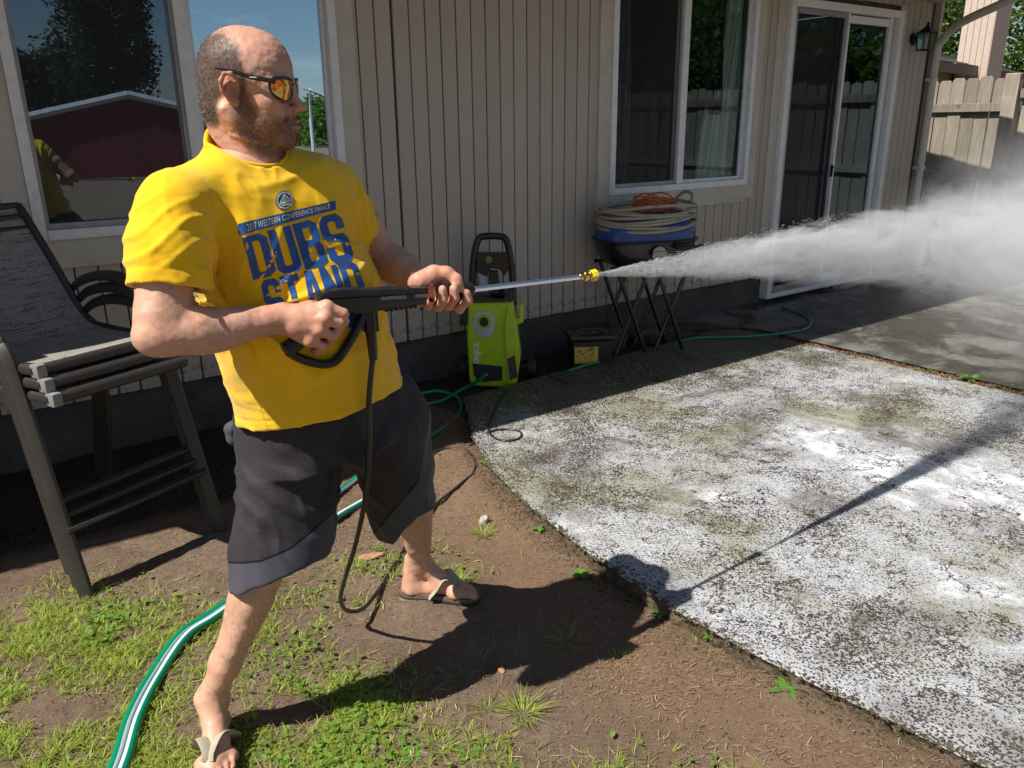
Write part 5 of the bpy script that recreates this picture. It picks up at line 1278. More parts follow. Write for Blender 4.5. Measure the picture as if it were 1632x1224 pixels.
# lighter side panel / hem band: rises towards the outer side of each leg
uR = (sv - cutR) @ nrm(P(524, 886, 1.99) - P(398, 945, 1.90)); uL = (sv - cutL) @ nrm(P(684, 792, 2.47) - P(606, 858, 2.38))
bandR = rside & (dRr < .058 + .28 * np.clip(np.abs(uR) - .035, 0, 1) + .9 * np.clip(-uR - .10, 0, 1)); bandL = (~rside) & (dLl < .062 + .9 * np.clip(uL - .03, 0, 1) ** 1.0)
pipe = (rside & (np.abs(dRr - (.058 + .28 * np.clip(np.abs(uR) - .035, 0, 1) + .9 * np.clip(-uR - .10, 0, 1))) < .0035)) | ((~rside) & (np.abs(dLl - (.062 + .9 * np.clip(uL - .03, 0, 1))) < .0035))
edge_ = np.where(rside, dRr - (.058 + .28 * np.clip(np.abs(uR) - .035, 0, 1) + .9 * np.clip(-uR - .10, 0, 1)), dLl - (.062 + .9 * np.clip(uL - .03, 0, 1)))
edge_ = np.clip(edge_ * 5 + .5, 0, 1)
def mat_shorts():
    t = NT('dark_mesh_polyester'); eg = t.attr('edge', 'Fac'); mm = t.math('GREATER_THAN', eg, .5)
    c = t.mix(mm, (.060, .058, .074), (.031, .0275, .033)); pp = t.math('LESS_THAN', t.math('ABSOLUTE', t.math('SUBTRACT', eg, .5)), .015); c = t.mix(pp, c, (.006, .006, .007))
    hx_ = t.voro(290, rand=.15); hole = t.ramp(hx_, [(.0, 0.), (.42, 1.)])
    c2 = t.mix(t.math('MULTIPLY', mm, .65), c, t.mix(1.0, c, hole, 'MULTIPLY'))
    h = t.math('ADD', t.math('MULTIPLY', hx_, mm), t.math('MULTIPLY', t.noise(50, 4), .3))
    return t.bsdf(c2, .72, 0, t.bump(h, .45, .002), .25, Sheen_Weight=.04)
M['shorts'] = mat_shorts()
shorts = pobj('shorts', sv, sf, M['shorts'], {'edge': np.stack([edge_] * 3, 1)})
# drawcord side tab at the waist on the right hip
s2 = SDF(P(372, 690, 1.90) - .06, P(372, 690, 1.90) + .06, .003)
s2.chain([P(385, 676, 1.91), P(370, 684, 1.905), P(372, 699, 1.91), P(388, 706, 1.92)], [.018, .016, .014, .012], k=.01); s2.disp(lambda x, y, z: .0025 * fbm(x * 60, y * 60, z * 20, 2), .02)
v, f = s2.mesh(); pobj('pocket_flap', relax(v, f, 1), f, M['shorts'], {'edge': np.zeros((len(v), 3))}, parent=shorts)

# ---- sunglasses
SG = Matrix(((*HM_[0], HC[0] - PI_[0]), (*HM_[1], HC[1] - PI_[1]), (*HM_[2], HC[2] - PI_[2]), (0, 0, 0, 1)))
def mat_lens():
    t = NT('orange_mirror_lens')
    c = t.ramp(t.noise(60, 5, .6, dist=1.5), [(.35, (.75, .10, .01)), (.5, (1, .32, .02)), (.62, (1, .62, .08))]); return t.bsdf(c, .12, .75, None, .9, Coat_Weight=1.0)
M['frame_plastic'] = simple('black_glossy_frame', (.008, .008, .009), .18, var=.05, bump=.02, spec=.6); M['lens'] = mat_lens()
mb = MB()
def gframe(y, z):       # wrap of the frame front
    return .1005 - .011 * (abs(y) / .06) ** 2.2 - .0 * z
def ring_pts(sd): return [(sd * y, z) for y, z in ((.010, .012), (.020, .0175), (.042, .0180), (.062, .0160), (.0665, .007), (.0645, -.012), (.055, -.0235), (.036, -.0255), (.018, -.019), (.011, -.004))]
for sd in (-1, 1):
    pts = [(gframe(y, z) - (.014 if abs(y) > .055 else 0) * ((abs(y) - .055) / .01), y, z) for y, z in ring_pts(sd)]
    mb.tube(cr(pts, 5, closed=True), [.0036] * 22 + [.0024] * 20 + [.0030] * 8, 8, closed=True)
mb.tube([(gframe(-.014, 0), -.014, .006), (gframe(0, 0) + .001, 0, .0085), (gframe(.014, 0), .014, .006)], .0032, 8)
for sd in (-1, 1):
    mb.tube(cr([(.084, sd * .066, .010), (.062, sd * .0745, .0135), (.030, sd * .0785, .0175), (.0, sd * .0835, .0250), (-.024, sd * .0840, .0280), (-.044, sd * .081, .0300)], 5), [.0046] * 10 + list(np.linspace(.0042, .0018, 16)), 8, flat=(.55, 1.0))
gl_ = mb.build('sunglasses', M['frame_plastic'], None); gl_.parent = person; gl_.matrix_local = SG @ Matrix.Translation((0, 0, .006))
for sd in (-1, 1):
    bm = bmesh.new(); c0 = None; rp = ring_pts(sd); N_ = 10; cen = (sd * .039, -.003)
    vc = bm.verts.new((gframe(cen[0], 0) + .004, *cen)); rr_ = []
    for lv_ in (.5, .98): rr_.append([bm.verts.new((gframe(cen[0] + (y - cen[0]) * lv_, 0) + .004 * (1 - lv_ ** 2) - (.014 if abs(y) > .055 else 0) * ((abs(y) - .055) / .01) * lv_, cen[0] + (y - cen[0]) * lv_, cen[1] + (z - cen[1]) * lv_)) for y, z in rp])
    n_ = len(rp)
    for i in range(n_):
        bm.faces.new((vc, rr_[0][i], rr_[0][(i + 1) % n_])); bm.faces.new((rr_[0][i], rr_[1][i], rr_[1][(i + 1) % n_], rr_[0][(i + 1) % n_]))
    me = bpy.data.meshes.new('lens'); bm.to_mesh(me); bm.free(); link('lens', me, M['lens'], gl_, smooth=True)
mb = MB()
mb.box((.040, -.0815, .0165), (.016, .0012, .0022), rot=Matrix.Rotation(math.radians(-4), 3, 'Z'))
mb.build('temple_mark', simple('silver_mark', (.6, .6, .6), .3, .5), gl_)

# ---- flip-flops
M['sole'] = simple('brown_foam_sole', (.14, .10, .075), .85, var=.2, vs=30, bump=.4, bs=200); M['strap'] = simple('tan_canvas_strap', (.36, .32, .24), .9, var=.15, vs=40, bump=.6, bs=400, bd=.003); M['outsole'] = simple('dark_rubber_sole', (.03, .025, .022), .8)
def sandal(an, td, mirror=1):
    side = np.cross([0, 0, 1], td) * mirror; a0 = V3(an[0], an[1], 0)
    def W_(x, y, z): return Vector(a0 + td * x + side * y + V3(0, 0, z)) - PI_
    prof = [(-.072, 0), (-.066, .022), (-.045, .036), (0, .036), (.05, .037), (.10, .044), (.15, .046), (.185, .038), (.205, .018), (.209, -.012), (.200, -.036), (.175, -.049), (.13, -.049), (.09, -.042), (.04, -.036), (0, -.036), (-.045, -.034), (-.066, -.020)]
    oc = cr([(x, y, 0) for x, y in prof], 3, closed=True)
    def layer(z0, z1, k):
        b = MB(); lo_ = [b.bm.verts.new(W_(p_[0] * k, p_[1] * k, z0)) for p_ in oc]; hi_ = [b.bm.verts.new(W_(p_[0], p_[1], z1)) for p_ in oc]
        b.bm.faces.new(lo_[::-1]); b.bm.faces.new(hi_)
        for i in range(len(oc)): b.bm.faces.new((lo_[i], lo_[(i + 1) % len(oc)], hi_[(i + 1) % len(oc)], hi_[i]))
        bmesh.ops.recalc_face_normals(b.bm, faces=b.bm.faces); return b
    so = layer(.009, .023, 1.0).build('flip_flop', M['sole'], person); layer(-.004, .0085, .985).build('outsole', M['outsole'], so)
    b = MB(); knot = W_(.142, -.020, .052)
    for y_, x_ in ((.040, .045), (-.040, .050)):
        pts = cr([W_(x_ - .01, y_ * 1.02, .020), W_(x_ + .015, y_ * .98, .050), W_(.090, y_ * .45 - .008, .084), W_(.125, -.015, .066), knot], 5); b.tube(pts, .0205, 10, flat=(1.0, .20))
    b.tube([knot, W_(.148, -.024, .038), W_(.149, -.025, .022)], .004, 6)
    b.build('strap', M['strap'], so)
sandal(anR, tdR); sandal(anL, tdL)
# ================================================================== GUN AND WAND
M['black_plastic'] = simple('black_moulded_plastic', (.011, .011, .012), .27, var=.15, bump=.25, bs=500, bd=.0006)
M['black_rubber'] = simple('black_rubber', (.014, .014, .015), .55, var=.2, bump=.2)
M['steel'] = simple('polished_steel', (.78, .79, .82), .10, 1.0, var=.03, bump=.02); M['brass'] = simple('brass', (.72, .50, .20), .22, 1.0, var=.08, bump=.05)
M['yellow_tip'] = simple('yellow_nozzle_tip', (.78, .60, .02), .35); M['grey_plastic'] = simple('grey_plastic', (.13, .135, .14), .35)
gun = empty('spray_gun', tuple(GA), 0, 'black pressure washer gun with chrome wand and yellow tip held by the man', 'spray gun')
GM = Matrix(((gu[0], gw[0], gv[0], GA[0]), (gu[1], gw[1], gv[1], GA[1]), (gu[2], gw[2], gv[2], GA[2]), (0, 0, 0, 1)))
gun.matrix_world = GM        # local x along the wand, y up, z towards the camera
if GM.to_3x3().determinant() < 0: print('gun frame mirrored')
def gl(px, py):         # picture point on the gun's own plane -> local x,y
    q = RC @ np.array([(px - 816) / F, (py - 612) / F, 1.]); o = np.array([0, 0, H]); t_ = ((GA - o) @ gv) / (q @ gv); w = o + q * t_ - GA
    return float(w @ gu), float(w @ gw)
def gpoly(pts): return [gl(*p_) for p_ in pts]
top = [(499, 474), (505, 467), (522, 461), (552, 458), (585, 459), (640, 457), (700, 454), (735, 453), (745, 455), (746, 471), (700, 478), (660, 485), (610, 492), (596, 495), (575, 500), (552, 497), (530, 492), (512, 486)]
mb = MB(); mb.prism(gpoly(top), .042, None, bevel=.013, seg=4); gb = mb.build('gun_body', M['black_plastic'], gun, ang=35)
# handle: grip plus guard, one closed loop
outer = [(510, 478), (500, 500), (488, 520), (470, 543), (454, 553), (445, 560), (456, 570), (478, 580), (505, 586), (525, 586), (541, 578), (560, 548), (579, 516), (592, 490)]
inner = [(574, 492), (560, 516), (545, 545), (531, 565), (519, 572), (503, 571), (484, 563), (479, 552), (494, 536), (510, 515), (520, 500), (527, 488)]
bm_pts = gpoly(outer); in_pts = gpoly(inner)
mb = MB(); path = cr([gl(*p_) + (0,) for p_ in [(583, 492), (574, 513), (556, 546), (538, 572), (520, 580), (500, 578), (478, 571), (460, 561)]], 5)
mb.tube([Vector(p_) for p_ in path], .0098, 12, flat=(1.0, 1.25)); mb.build('trigger_guard', M['black_plastic'], gun)
mb = MB(); path = cr([gl(*p_) + (0,) for p_ in [(517, 480), (506, 503), (490, 527), (470, 548), (454, 559)]], 5)
mb.tube([Vector(p_) for p_ in path], list(np.linspace(.0175, .0165, len(path))), 14, flat=(1.0, 1.0)); mb.build('grip', M['black_rubber'], gun)
mb = MB(); path = cr([gl(*p_) + (0,) for p_ in [(552, 492), (549, 508), (538, 524), (530, 540)]], 4)
mb.tube([Vector(p_) for p_ in path], .0062, 10); mb.build('trigger', M['black_plastic'], gun)
# slots, screws and ribs on the side
for a, b in (((600, 474), (640, 471)), ((654, 470), (690, 467))):
    (x0, y0), (x1, y1) = gl(*a), gl(*b); mb = MB(); mb.box(((x0 + x1) / 2, (y0 + y1) / 2, .0195), (math.hypot(x1 - x0, y1 - y0), .0075, .004), rot=Matrix.Rotation(math.atan2(y1 - y0, x1 - x0), 3, 'Z'), bevel=.0015); mb.build('side_slot', M['grey_plastic'], gb)
    mb = MB(); mb.box(((x0 + x1) / 2, (y0 + y1) / 2 - .0075, .0195), (math.hypot(x1 - x0, y1 - y0), .006, .0035), rot=Matrix.Rotation(math.atan2(y1 - y0, x1 - x0), 3, 'Z'), bevel=.001); mb.build('side_slot', M['black_rubber'], gb)
for q in ((528, 479), (601, 465), (642, 461), (694, 459), (665, 490)):
    x0, y0 = gl(*q); mb = MB(); mb.cyl((x0, y0, .0185), (x0, y0, .0212), .0042, seg=12); mb.cyl((x0, y0, .0205), (x0, y0, .0218), .0018, seg=6); mb.build('screw', M['black_rubber'], gb)
for i in range(7):
    x0, y0 = gl(612 + i * 7.5, 494 - i * 1.0); mb = MB(); mb.box((x0, y0 + .004, 0), (.0035, .012, .036), bevel=.001); mb.build('grip_rib', M['black_plastic'], gb)
(x0, y0), (x1, y1) = gl(738, 462), gl(752, 461)
mb = MB(); mb.cyl((x0 - .03, y0, 0), (x1, y1, 0), .0185, .0165, 20, bevel=.003); mb.build('front_collar', M['black_plastic'], gun)
mb = MB(); (x2, y2) = gl(756, 461); mb.cyl((x1 - .002, y1, 0), (x2, y2, 0), .013, .0085, 6); mb.build('lance_nut', M['brass'], gun)
xn, yn = gl(926, 441)
mb = MB(); mb.cyl((x2 - .004, y2, 0), (xn, yn, 0), .0068, seg=20); mb.build('lance', M['steel'], gun)
mb = MB(); d_ = Vector((xn - x2, yn - y2, 0)).normalized()
b0 = Vector((xn, yn, 0))
for a, b, r1, r2, sg in ((-.006, .006, .0095, .0095, 6), (.006, .020, .0125, .0125, 24), (.020, .024, .0105, .0105, 24), (.024, .036, .013, .011, 24)): mb.cyl(b0 + d_ * a, b0 + d_ * b, r1, r2, sg, bevel=.001)
mb.build('quick_coupler', M['brass'], gun)
mb = MB(); mb.cyl(b0 + d_ * .034, b0 + d_ * .050, .0145, .0165, 8, bevel=.001); mb.cyl(b0 + d_ * .034, b0 + d_ * .056, .010, .009, 16); mb.build('nozzle_tip', M['yellow_tip'], gun)
NOZ = np.array(GM @ (b0 + d_ * .056)); NDIR = np.array((GM.to_3x3() @ d_).normalized())
# inlet swivel
x0, y0 = gl(588, 492); gi = GM.inverted()
mb = MB(); mb.cyl((x0, y0 + .01, 0), (x0, y0 - .008, 0), .0135, seg=20); mb.build('swivel', M['brass'], gun)
dn = gi.to_3x3() @ Vector((.02, .03, -1)).normalized()
mb = MB(); a0 = Vector((x0, y0 - .004, 0)); mb.cyl(a0, a0 + dn * .045, .0165, .0165, 20, bevel=.002)
for i in range(8):
    an_ = i * math.pi / 4; o_ = Vector((math.cos(an_), 0, math.sin(an_))) * .016; mb.cyl(a0 + o_, a0 + o_ + dn * .045, .003, seg=6)
mb.cyl(a0 + dn * .045, a0 + dn * .11, .0125, .0095, 16); mb.build('hose_collar', M['black_plastic'], gun)
HS = np.array(GM @ (a0 + dn * .10))

# ================================================================== HOSES AND CORDS
def ground_at(p):
    s_, t_ = ST(p)
    return .05 if bool(in_concrete(np.array(s_), np.array(t_)))and s_ < 4.9 else (.062 if s_ >= 4.9 else float(ground_h(np.array(p[0]), np.array(p[1]))))
def gline(pts, r, extra=0.0):
    out = []
    for q in pts:
        if len(q) == 2: p_ = G(*q); p_[2] = ground_at(p_) + r + extra
        else: p_ = np.array(q, float)
        out.append(p_)
    return out
def hose(name, pts, r, m, label, cat='hose', seg=12, n=10, group=None):
    path = cr(pts, n); mb = MB(); mb.tube([Vector(p_) for p_ in path], r, seg); o = mb.build(name, m, None, ang=80); return tag(o, label, cat, group), path
def mat_rubber_print():
    t = NT('black_hose_with_print'); return t.bsdf(t.ramp(t.noise(20, 4), [(.3, (.012, .012, .013)), (.7, (.028, .028, .03))]), .38, 0, t.bump(t.noise(300, 3), .2, .001), .5)
M['hp'] = mat_rubber_print()
hpp = [HS, P(588, 640, 1.79), P(588, 720, 1.86), P(581, 800, 1.98), P(566, 870, 2.14), P(549, 925, 2.30), P(543, 956, 2.42), P(553, 973, 2.52), P(578, 970, 2.60)]
tail = gline([(604, 950), (630, 903), (660, 855), (692, 809), (735, 775), (756, 754), (754, 730), (735, 719), (700, 722), (660, 735), (630, 705), (640, 660)], .0062, .007)
hp_hose, hpath = hose('pressure_hose', hpp + tail, .0066, M['hp'], 'thin black high pressure hose hanging from the gun and looping behind the man\'s foot', seg=12)
# printing on the hanging run
mb = MB(); toc2 = None
for i in range(26):
    k0 = int(8 + i * .82); 
    if k0 + 1 >= len(hpath): break
    fr_ = 8 + i * .82 - k0; p_ = Vector(hpath[k0]).lerp(Vector(hpath[k0 + 1]), fr_); d_ = (Vector(hpath[k0 + 1]) - Vector(hpath[k0])).normalized()
    view = (Vector((0, 0, H)) - p_).normalized(); sd_ = d_.cross(view).normalized()
    if i in (6, 13, 14, 20): continue
    L_ = .0045 + .003 * ((i * 7) % 3); vs_ = [p_ + view * .0068 + sd_ * a_ * .0016 + d_ * b_ * L_ for a_, b_ in ((-1, -1), (1, -1), (1, 1), (-1, 1))]; mb.poly(vs_)
pr = mb.build('printed_marks', simple('pale_hose_print', (.45, .45, .45), .6), None); pr.parent = hp_hose
cord = gline([(700, 728), (745, 712), (780, 704), (808, 700), (829, 704), (828, 714), (806, 719), (786, 712), (779, 697), (788, 670), (806, 636), (826, 612)], .005)
hose('power_cord', cord, .0052, M['hp'], 'black power cord with a loop on the slab corner leading to the green pressure washer', 'cord', 10)
cord = gline([(848, 600), (875, 612), (905, 625), (890, 600), (870, 560), (858, 535)], .004)
hose('power_cord', cord, .0042, M['hp'], 'thin black cord coiled on the dirt right of the pressure washer wheel', 'cord', 8)
def mat_hose(stripes):
    t = NT('green_garden_hose')
    c = t.ramp(t.noise(3, 3), [(.3, (.0, .17, .085)), (.7, (.005, .24, .12))])
    if stripes:
        at = t.attr('around'); c2 = t.ramp(at, [(0, (.0, .20, .10)), (.44, (.62, .68, .78)), (.60, (.0, .20, .10))], 'CONSTANT')
        c = t.mix(.9, c, c2)
    return t.bsdf(c, .28, 0, t.bump(t.noise(120, 3), .1, .001), .5, Coat_Weight=.3)
M['green_hose'] = mat_hose(False); M['green_striped'] = mat_hose(True)
def striped(name, pts, r, label, twist, seg=40, n=12, ph=0):
    path = cr(pts, n); L = len(path); V = []; A = []; prev = None
    for i, p_ in enumerate(path):
        t_ = nrm(path[min(i + 1, L - 1)] - path[max(i - 1, 0)]); view = nrm(V3(0, 0, H) - p_)
        u = nrm(V3(.18, -.62, .80) - (V3(.18, -.62, .80) @ t_) * t_); w = np.cross(t_, u)
        for k in range(seg):
            a = 2 * math.pi * k / seg; V.append(p_ + r * (math.cos(a) * u + math.sin(a) * w)); A.append(((a / (2 * math.pi) + .5 + ph + twist * i / L) % 1.0,) * 3)
    f = [(i * seg + k, i * seg + (k + 1) % seg, (i + 1) * seg + (k + 1) % seg, (i + 1) * seg + k) for i in range(L - 1) for k in range(seg)]
    o = link(name, np_mesh(name, V, f, M['green_striped'], True, {'around': np.array(A)})); return tag(o, label, 'hose')
base_ = gline([(150, 1330), (194, 1224), (216, 1150), (248, 1082), (294, 1022), (346, 985), (432, 920)], .0135, .003)
def offs(pts, d):
    out = []
    for i, p_ in enumerate(pts):
        t_ = nrm(pts[min(i + 1, len(pts) - 1)] - pts[max(i - 1, 0)]); sd_ = nrm(np.cross(t_, [0, 0, 1])); out.append(p_ + sd_ * d)
    return out
striped('garden_hose', offs(base_, -.0140) + gline([(500, 830), (528, 799), (561, 772), (600, 742), (640, 716)], .0135, .003), .0138, 'left strand of the two white-striped green hoses curving through the grass', 0.0, ph=-.115)
striped('garden_hose', offs(base_, .0140) + gline([(525, 840), (576, 806), (630, 775), (665, 740)], .0135, .003), .0138, 'right strand of the two white-striped green hoses curving through the grass', 0.0, ph=.115)
hose('garden_hose', gline([(525, 800), (540, 788), (560, 770), (590, 745), (640, 720), (700, 690), (733, 660), (730, 637), (700, 628), (670, 634)], .0105), .0105, M['green_hose'], 'dark green garden hose looping on the shaded dirt between the man\'s legs and the washer')
g2 = gline([(640, 700), (690, 686), (726, 668)], .0105)
hose('garden_hose', gline([(660, 650), (700, 644), (735, 625)], .0105) + [P(760, 608, 4.72), P(775, 597, 4.66)], .0105, M['green_hose'], 'green garden hose screwed into the front of the lime pressure washer')
hose('garden_hose', gline([(905, 606), (950, 592), (990, 577), (1040, 561), (1100, 553), (1180, 550), (1245, 547), (1280, 540), (1291, 530), (1284, 519), (1268, 511), (1245, 503)], .0095, .002), .0095, M['green_hose'], 'slim green garden hose lying along the shaded far edge of the slab')

# ================================================================== PRESSURE WASHER
M['lime'] = simple('lime_green_plastic', (.40, .56, .012), .34, var=.05, vs=4, bump=.12, bs=300, bd=.0008, dirt=((.10, .10, .02), .25))
M['label_dark'] = simple('dark_red_label', (.10, .03, .035), .5, var=.5, vs=60); M['white_print'] = simple('white_print', (.7, .72, .68), .5); M['clear_bottle'] = simple('translucent_grey_bottle', (.42, .46, .50), .25)
wp = G(792, 612); wz = float(ground_h(np.array(wp[0]), np.array(wp[1]))) - .004
wash = empty('pressure_washer', (wp[0], wp[1], wz), math.radians(-3), 'upright lime green and black electric pressure washer standing in the shade by the wall', 'pressure washer')
# local: x right, y away from camera, z up. picture scale there: about 1270/4.97 px per metre
def wl(px, py): return ((px - 792) / 258., (612 - py) / 258. * 1.045)
XZ = Matrix(((1, 0, 0, 0), (0, 0, -1, 0), (0, 1, 0, 0), (0, 0, 0, 1)))      # prism xy -> xz, extruded along y
def wpr(name, pts, y, depth, m, bev=.01, parent=None, seg=3):
    mb = MB(); mb.prism([wl(*p_) for p_ in pts], depth, Matrix.Translation((0, y, 0)) @ XZ, bevel=bev, seg=seg); return mb.build(name, m, parent or wash, ang=35)
wpr('body', [(750, 600), (756, 610), (800, 612), (822, 606), (829, 560), (822, 510), (821, 480), (752, 482), (748, 530)], 0, .20, M['lime'], .022)
wpr('body_cheek', [(812, 606), (826, 602), (832, 560), (824, 500), (812, 486), (806, 520)], -.06, .13, M['lime'], .012)
fr = [(754, 492), (753, 430), (759, 392), (768, 385), (806, 385), (815, 393), (820, 430), (822, 490), (790, 496)]
mb = MB(); mb.tube(cr([(*[wl(*p_)[0]], .02, wl(*p_)[1]) for p_ in [(756, 490), (756, 450), (760, 415), (766, 394), (775, 388), (800, 388), (810, 394), (815, 415), (819, 450), (820, 490)]], 4), .021, 10, flat=(1, 1)); wfr = mb.build('handle', M['black_plastic'], wash)
wpr('handle_bridge', [(764, 411), (811, 411), (814, 436), (806, 446), (800, 436), (786, 434), (778, 446), (764, 440)], .02, .05, M['black_plastic'], .008)
wpr('front_panel', [(757, 455), (774, 470), (790, 475), (806, 475), (818, 455), (820, 492), (755, 492)], -.02, .13, M['black_plastic'], .012)
wpr('hose_reel_arm', [(783, 437), (797, 437), (800, 470), (782, 470)], -.01, .05, M['black_plastic'], .006)
wpr('detergent_bottle', [(765, 438), (780, 440), (782, 472), (790, 486), (803, 486), (806, 440), (812, 438), (812, 455), (808, 490), (770, 484)], .05, .07, M['clear_bottle'], .008)
mb = MB(); c = wl(783, 421); mb.cyl((c[0], -.006, c[1]), (c[0], -.014, c[1]), .021, seg=24, bevel=.002); mb.build('badge', simple('olive_badge', (.17, .20, .04), .5), wash)
mb = MB(); c = wl(776, 508)
pts = [(math.cos(a) * .066, math.sin(a) * .075 - (.028 if math.sin(a) < 0 else 0) * (-math.sin(a))) for a in np.linspace(0, 6.283, 29)[:-1]]
pts = [(c[0] + x, min(c[1] + y, c[1] + .058)) for x, y in pts]; mb.prism(pts, .012, Matrix.Translation((0, -.103, 0)) @ XZ, bevel=.004); mb.build('switch_plate', M['clear_bottle'], wash)
mb = MB(); mb.cyl((c[0], -.10, c[1]), (c[0], -.118, c[1]), .042, seg=28, bevel=.004); mb.build('switch_ring', M['lime'], wash)
mb = MB(); mb.cyl((c[0], -.11, c[1]), (c[0], -.135, c[1]), .027, seg=28, bevel=.003); mb.box((c[0], -.138, c[1]), (.012, .012, .046), bevel=.003); mb.build('switch_knob', M['black_plastic'], wash)
wpr('lower_panel', [(756, 573), (803, 578), (802, 600), (764, 602), (758, 592)], -.098, .016, M['black_rubber'], .003)
mb = MB(); c = wl(775, 597); mb.cyl((c[0], -.10, c[1]), (c[0], -.135, c[1]), .017, .015, 8); mb.build('water_inlet', M['brass'], wash)
wpr('warning_label', [(811, 564), (823, 559), (827, 592), (815, 598)], -.128, .003, M['label_dark'], 0)
wpr('hose_hook', [(820, 508), (830, 506), (830, 488), (834, 484), (837, 488), (836, 513), (822, 520)], -.02, .05, M['lime'], .004)
wpr('gun_holster', [(735, 478), (751, 478), (751, 520), (735, 522)], .03, .06, M['black_plastic'], .006)
# lettering runs up the left of the body
fc = bpy.data.curves.new('brand', 'FONT'); fc.body = 'SUNJOE'; fc.size = .044; fc.extrude = .001; fc.offset = .0016; fc.align_x = 'CENTER'; fc.align_y = 'CENTER'
fo = bpy.data.objects.new('tmp', fc); col.objects.link(fo); bpy.context.view_layer.update(); me_ = bpy.data.meshes.new_from_object(fo.evaluated_get(bpy.context.evaluated_depsgraph_get())); bpy.data.objects.remove(fo)
c = wl(763, 560); o = link('lettering', me_, M['white_print'], wash, (c[0], -.1015, c[1]), (math.pi / 2, 0, 0)); o.rotation_euler = (Matrix.Rotation(math.pi / 2, 3, 'X') @ Matrix.Rotation(math.pi / 2, 3, 'Z')).to_euler(); me_.name = 'lettering'
for x_ in (wl(848, 0)[0], wl(738, 0)[0]):
    mb = MB(); mb.cyl((x_ - .02, .10, .075), (x_ + .02, .10, .075), .075, seg=32, bevel=.010); w_o = mb.build('wheel', M['black_rubber'], wash)
    mb = MB(); mb.cyl((x_ - .024, .10, .075), (x_ + .024, .10, .075), .046, seg=24, bevel=.003); h_o = mb.build('hub', simple('olive_hub', (.13, .17, .02), .5), w_o)
    mb = MB()
    for k in range(6):
        a = k * math.pi / 3; mb.box((x_ + .0245, .10 + .027 * math.cos(a), .075 + .027 * math.sin(a)), (.003, .026, .008), rot=Matrix.Rotation(a, 3, 'X')); mb.box((x_ - .0245, .10 + .027 * math.cos(a), .075 + .027 * math.sin(a)), (.003, .026, .008), rot=Matrix.Rotation(a, 3, 'X'))
    mb.build('spokes', M['black_rubber'], w_o)
mb = MB(); mb.cyl((-.2, .10, .075), (.2, .10, .075), .012); mb.build('axle', M['black_plastic'], wash)

# ================================================================== BATTERY BOX, GRILL AND WHAT LIES ON IT
bp = G(940, 592); bx = empty('battery_box', (bp[0], bp[1], 0), math.radians(8), 'black box with yellow illustrated sticker on the dirt between washer and grill', 'box')
mb = MB(); mb.box((.02, .10, .105), (.25, .19, .19), bevel=.012, taper=1.05); mb.build('case', M['black_rubber'], bx)
mb = MB(); mb.box((.02, .10, .222), (.30, .215, .03), bevel=.008); mb.build('lid', M['black_plastic'], bx)
mb = MB(); mb.tube(cr([(-.05, .1, .235), (-.04, .1, .262), (.08, .1, .262), (.09, .1, .235)], 5), .008, 8); mb.build('handle', M['black_plastic'], bx)
mb = MB(); mb.box((-.025, .0015, .125), (.155, .003, .135), rot=Matrix.Rotation(math.radians(-1.5), 3, 'X')); st_ = mb.build('sticker', simple('yellow_sticker', (.62, .42, .03), .5, var=.1), bx)
M['st_grey'] = simple('sticker_grey_print', (.16, .18, .25), .5); M['st_dark'] = simple('sticker_dark_print', (.03, .03, .035), .5)
r_ = random.Random(5)
for m_, n_ in ((M['st_grey'], 16), (M['st_dark'], 12)):
    mb = MB()
    for k in range(n_):
        x_ = -.04 + r_.uniform(-.05, .06); z_ = .115 + r_.uniform(-.05, .045); a = r_.uniform(0, 3); l_ = r_.uniform(.008, .028); w2 = r_.uniform(.003, .008)
        y_ = -.0012 - .0003 * (k % 5) - (z_ - .125) * .026 - (.0012 if m_ is M['st_dark'] else 0); mb.box((x_, y_, z_), (l_, .0006, w2), rot=Matrix.Rotation(a, 3, 'Y'))
    mb.build('sticker_drawing', m_, st_)
gc = HP(3.93, .33, 0); grill = empty('barbecue_grill', (gc[0], gc[1], 0), math.radians(14), 'portable barbecue with blue lid and black bowl on crossed legs by the wall', 'grill')
# picture scale there about 1270/5.75
gz = 1.55 - 0
M['blue_enamel'] = simple('blue_enamel', (.012, .055, .20), .28, var=.2, vs=6); M['black_enamel'] = simple('black_enamel', (.012, .012, .013), .22, var=.3); M['chrome'] = simple('chrome_handle', (.28, .28, .28), .3, 1.0)
GT = .80        # height of the rim
def dome(rx, ry, z0, h, m, name, sgn=1, flat=.6):
    mb = MB(); b = bmesh.new(); N_, K = 36, 9; rings = []
    for j in range(K + 1):
        q = j / K * math.pi / 2; k_ = math.cos(q) ** flat if q < math.pi / 2 - .01 else 0; z = z0 + sgn * h * math.sin(q) ** 1.0
        rings.append([b.verts.new((rx * k_ * (abs(math.cos(a)) ** .7) * (1 if math.cos(a) > 0 else -1), ry * k_ * (abs(math.sin(a)) ** .7) * (1 if math.sin(a) > 0 else -1), z)) for a in [2 * math.pi * i / N_ for i in range(N_)]] if k_ > 0 else [b.verts.new((0, 0, z))])
    for A, B in zip(rings, rings[1:]):
        for k in range(N_):
            vs = [A[k], A[(k + 1) % N_]] + ([B[(k + 1) % N_], B[k]] if len(B) > 1 else [B[0]]); b.faces.new(vs)
    bmesh.ops.recalc_face_normals(b, faces=b.faces); mb._add(b); return mb.build(name, m, grill, ang=50)
gb_ = dome(.335, .22, GT, .185, M['black_enamel'], 'bowl', -1, .40); gl_d = dome(.335, .22, GT + .012, .17, M['blue_enamel'], 'lid', 1, .45)
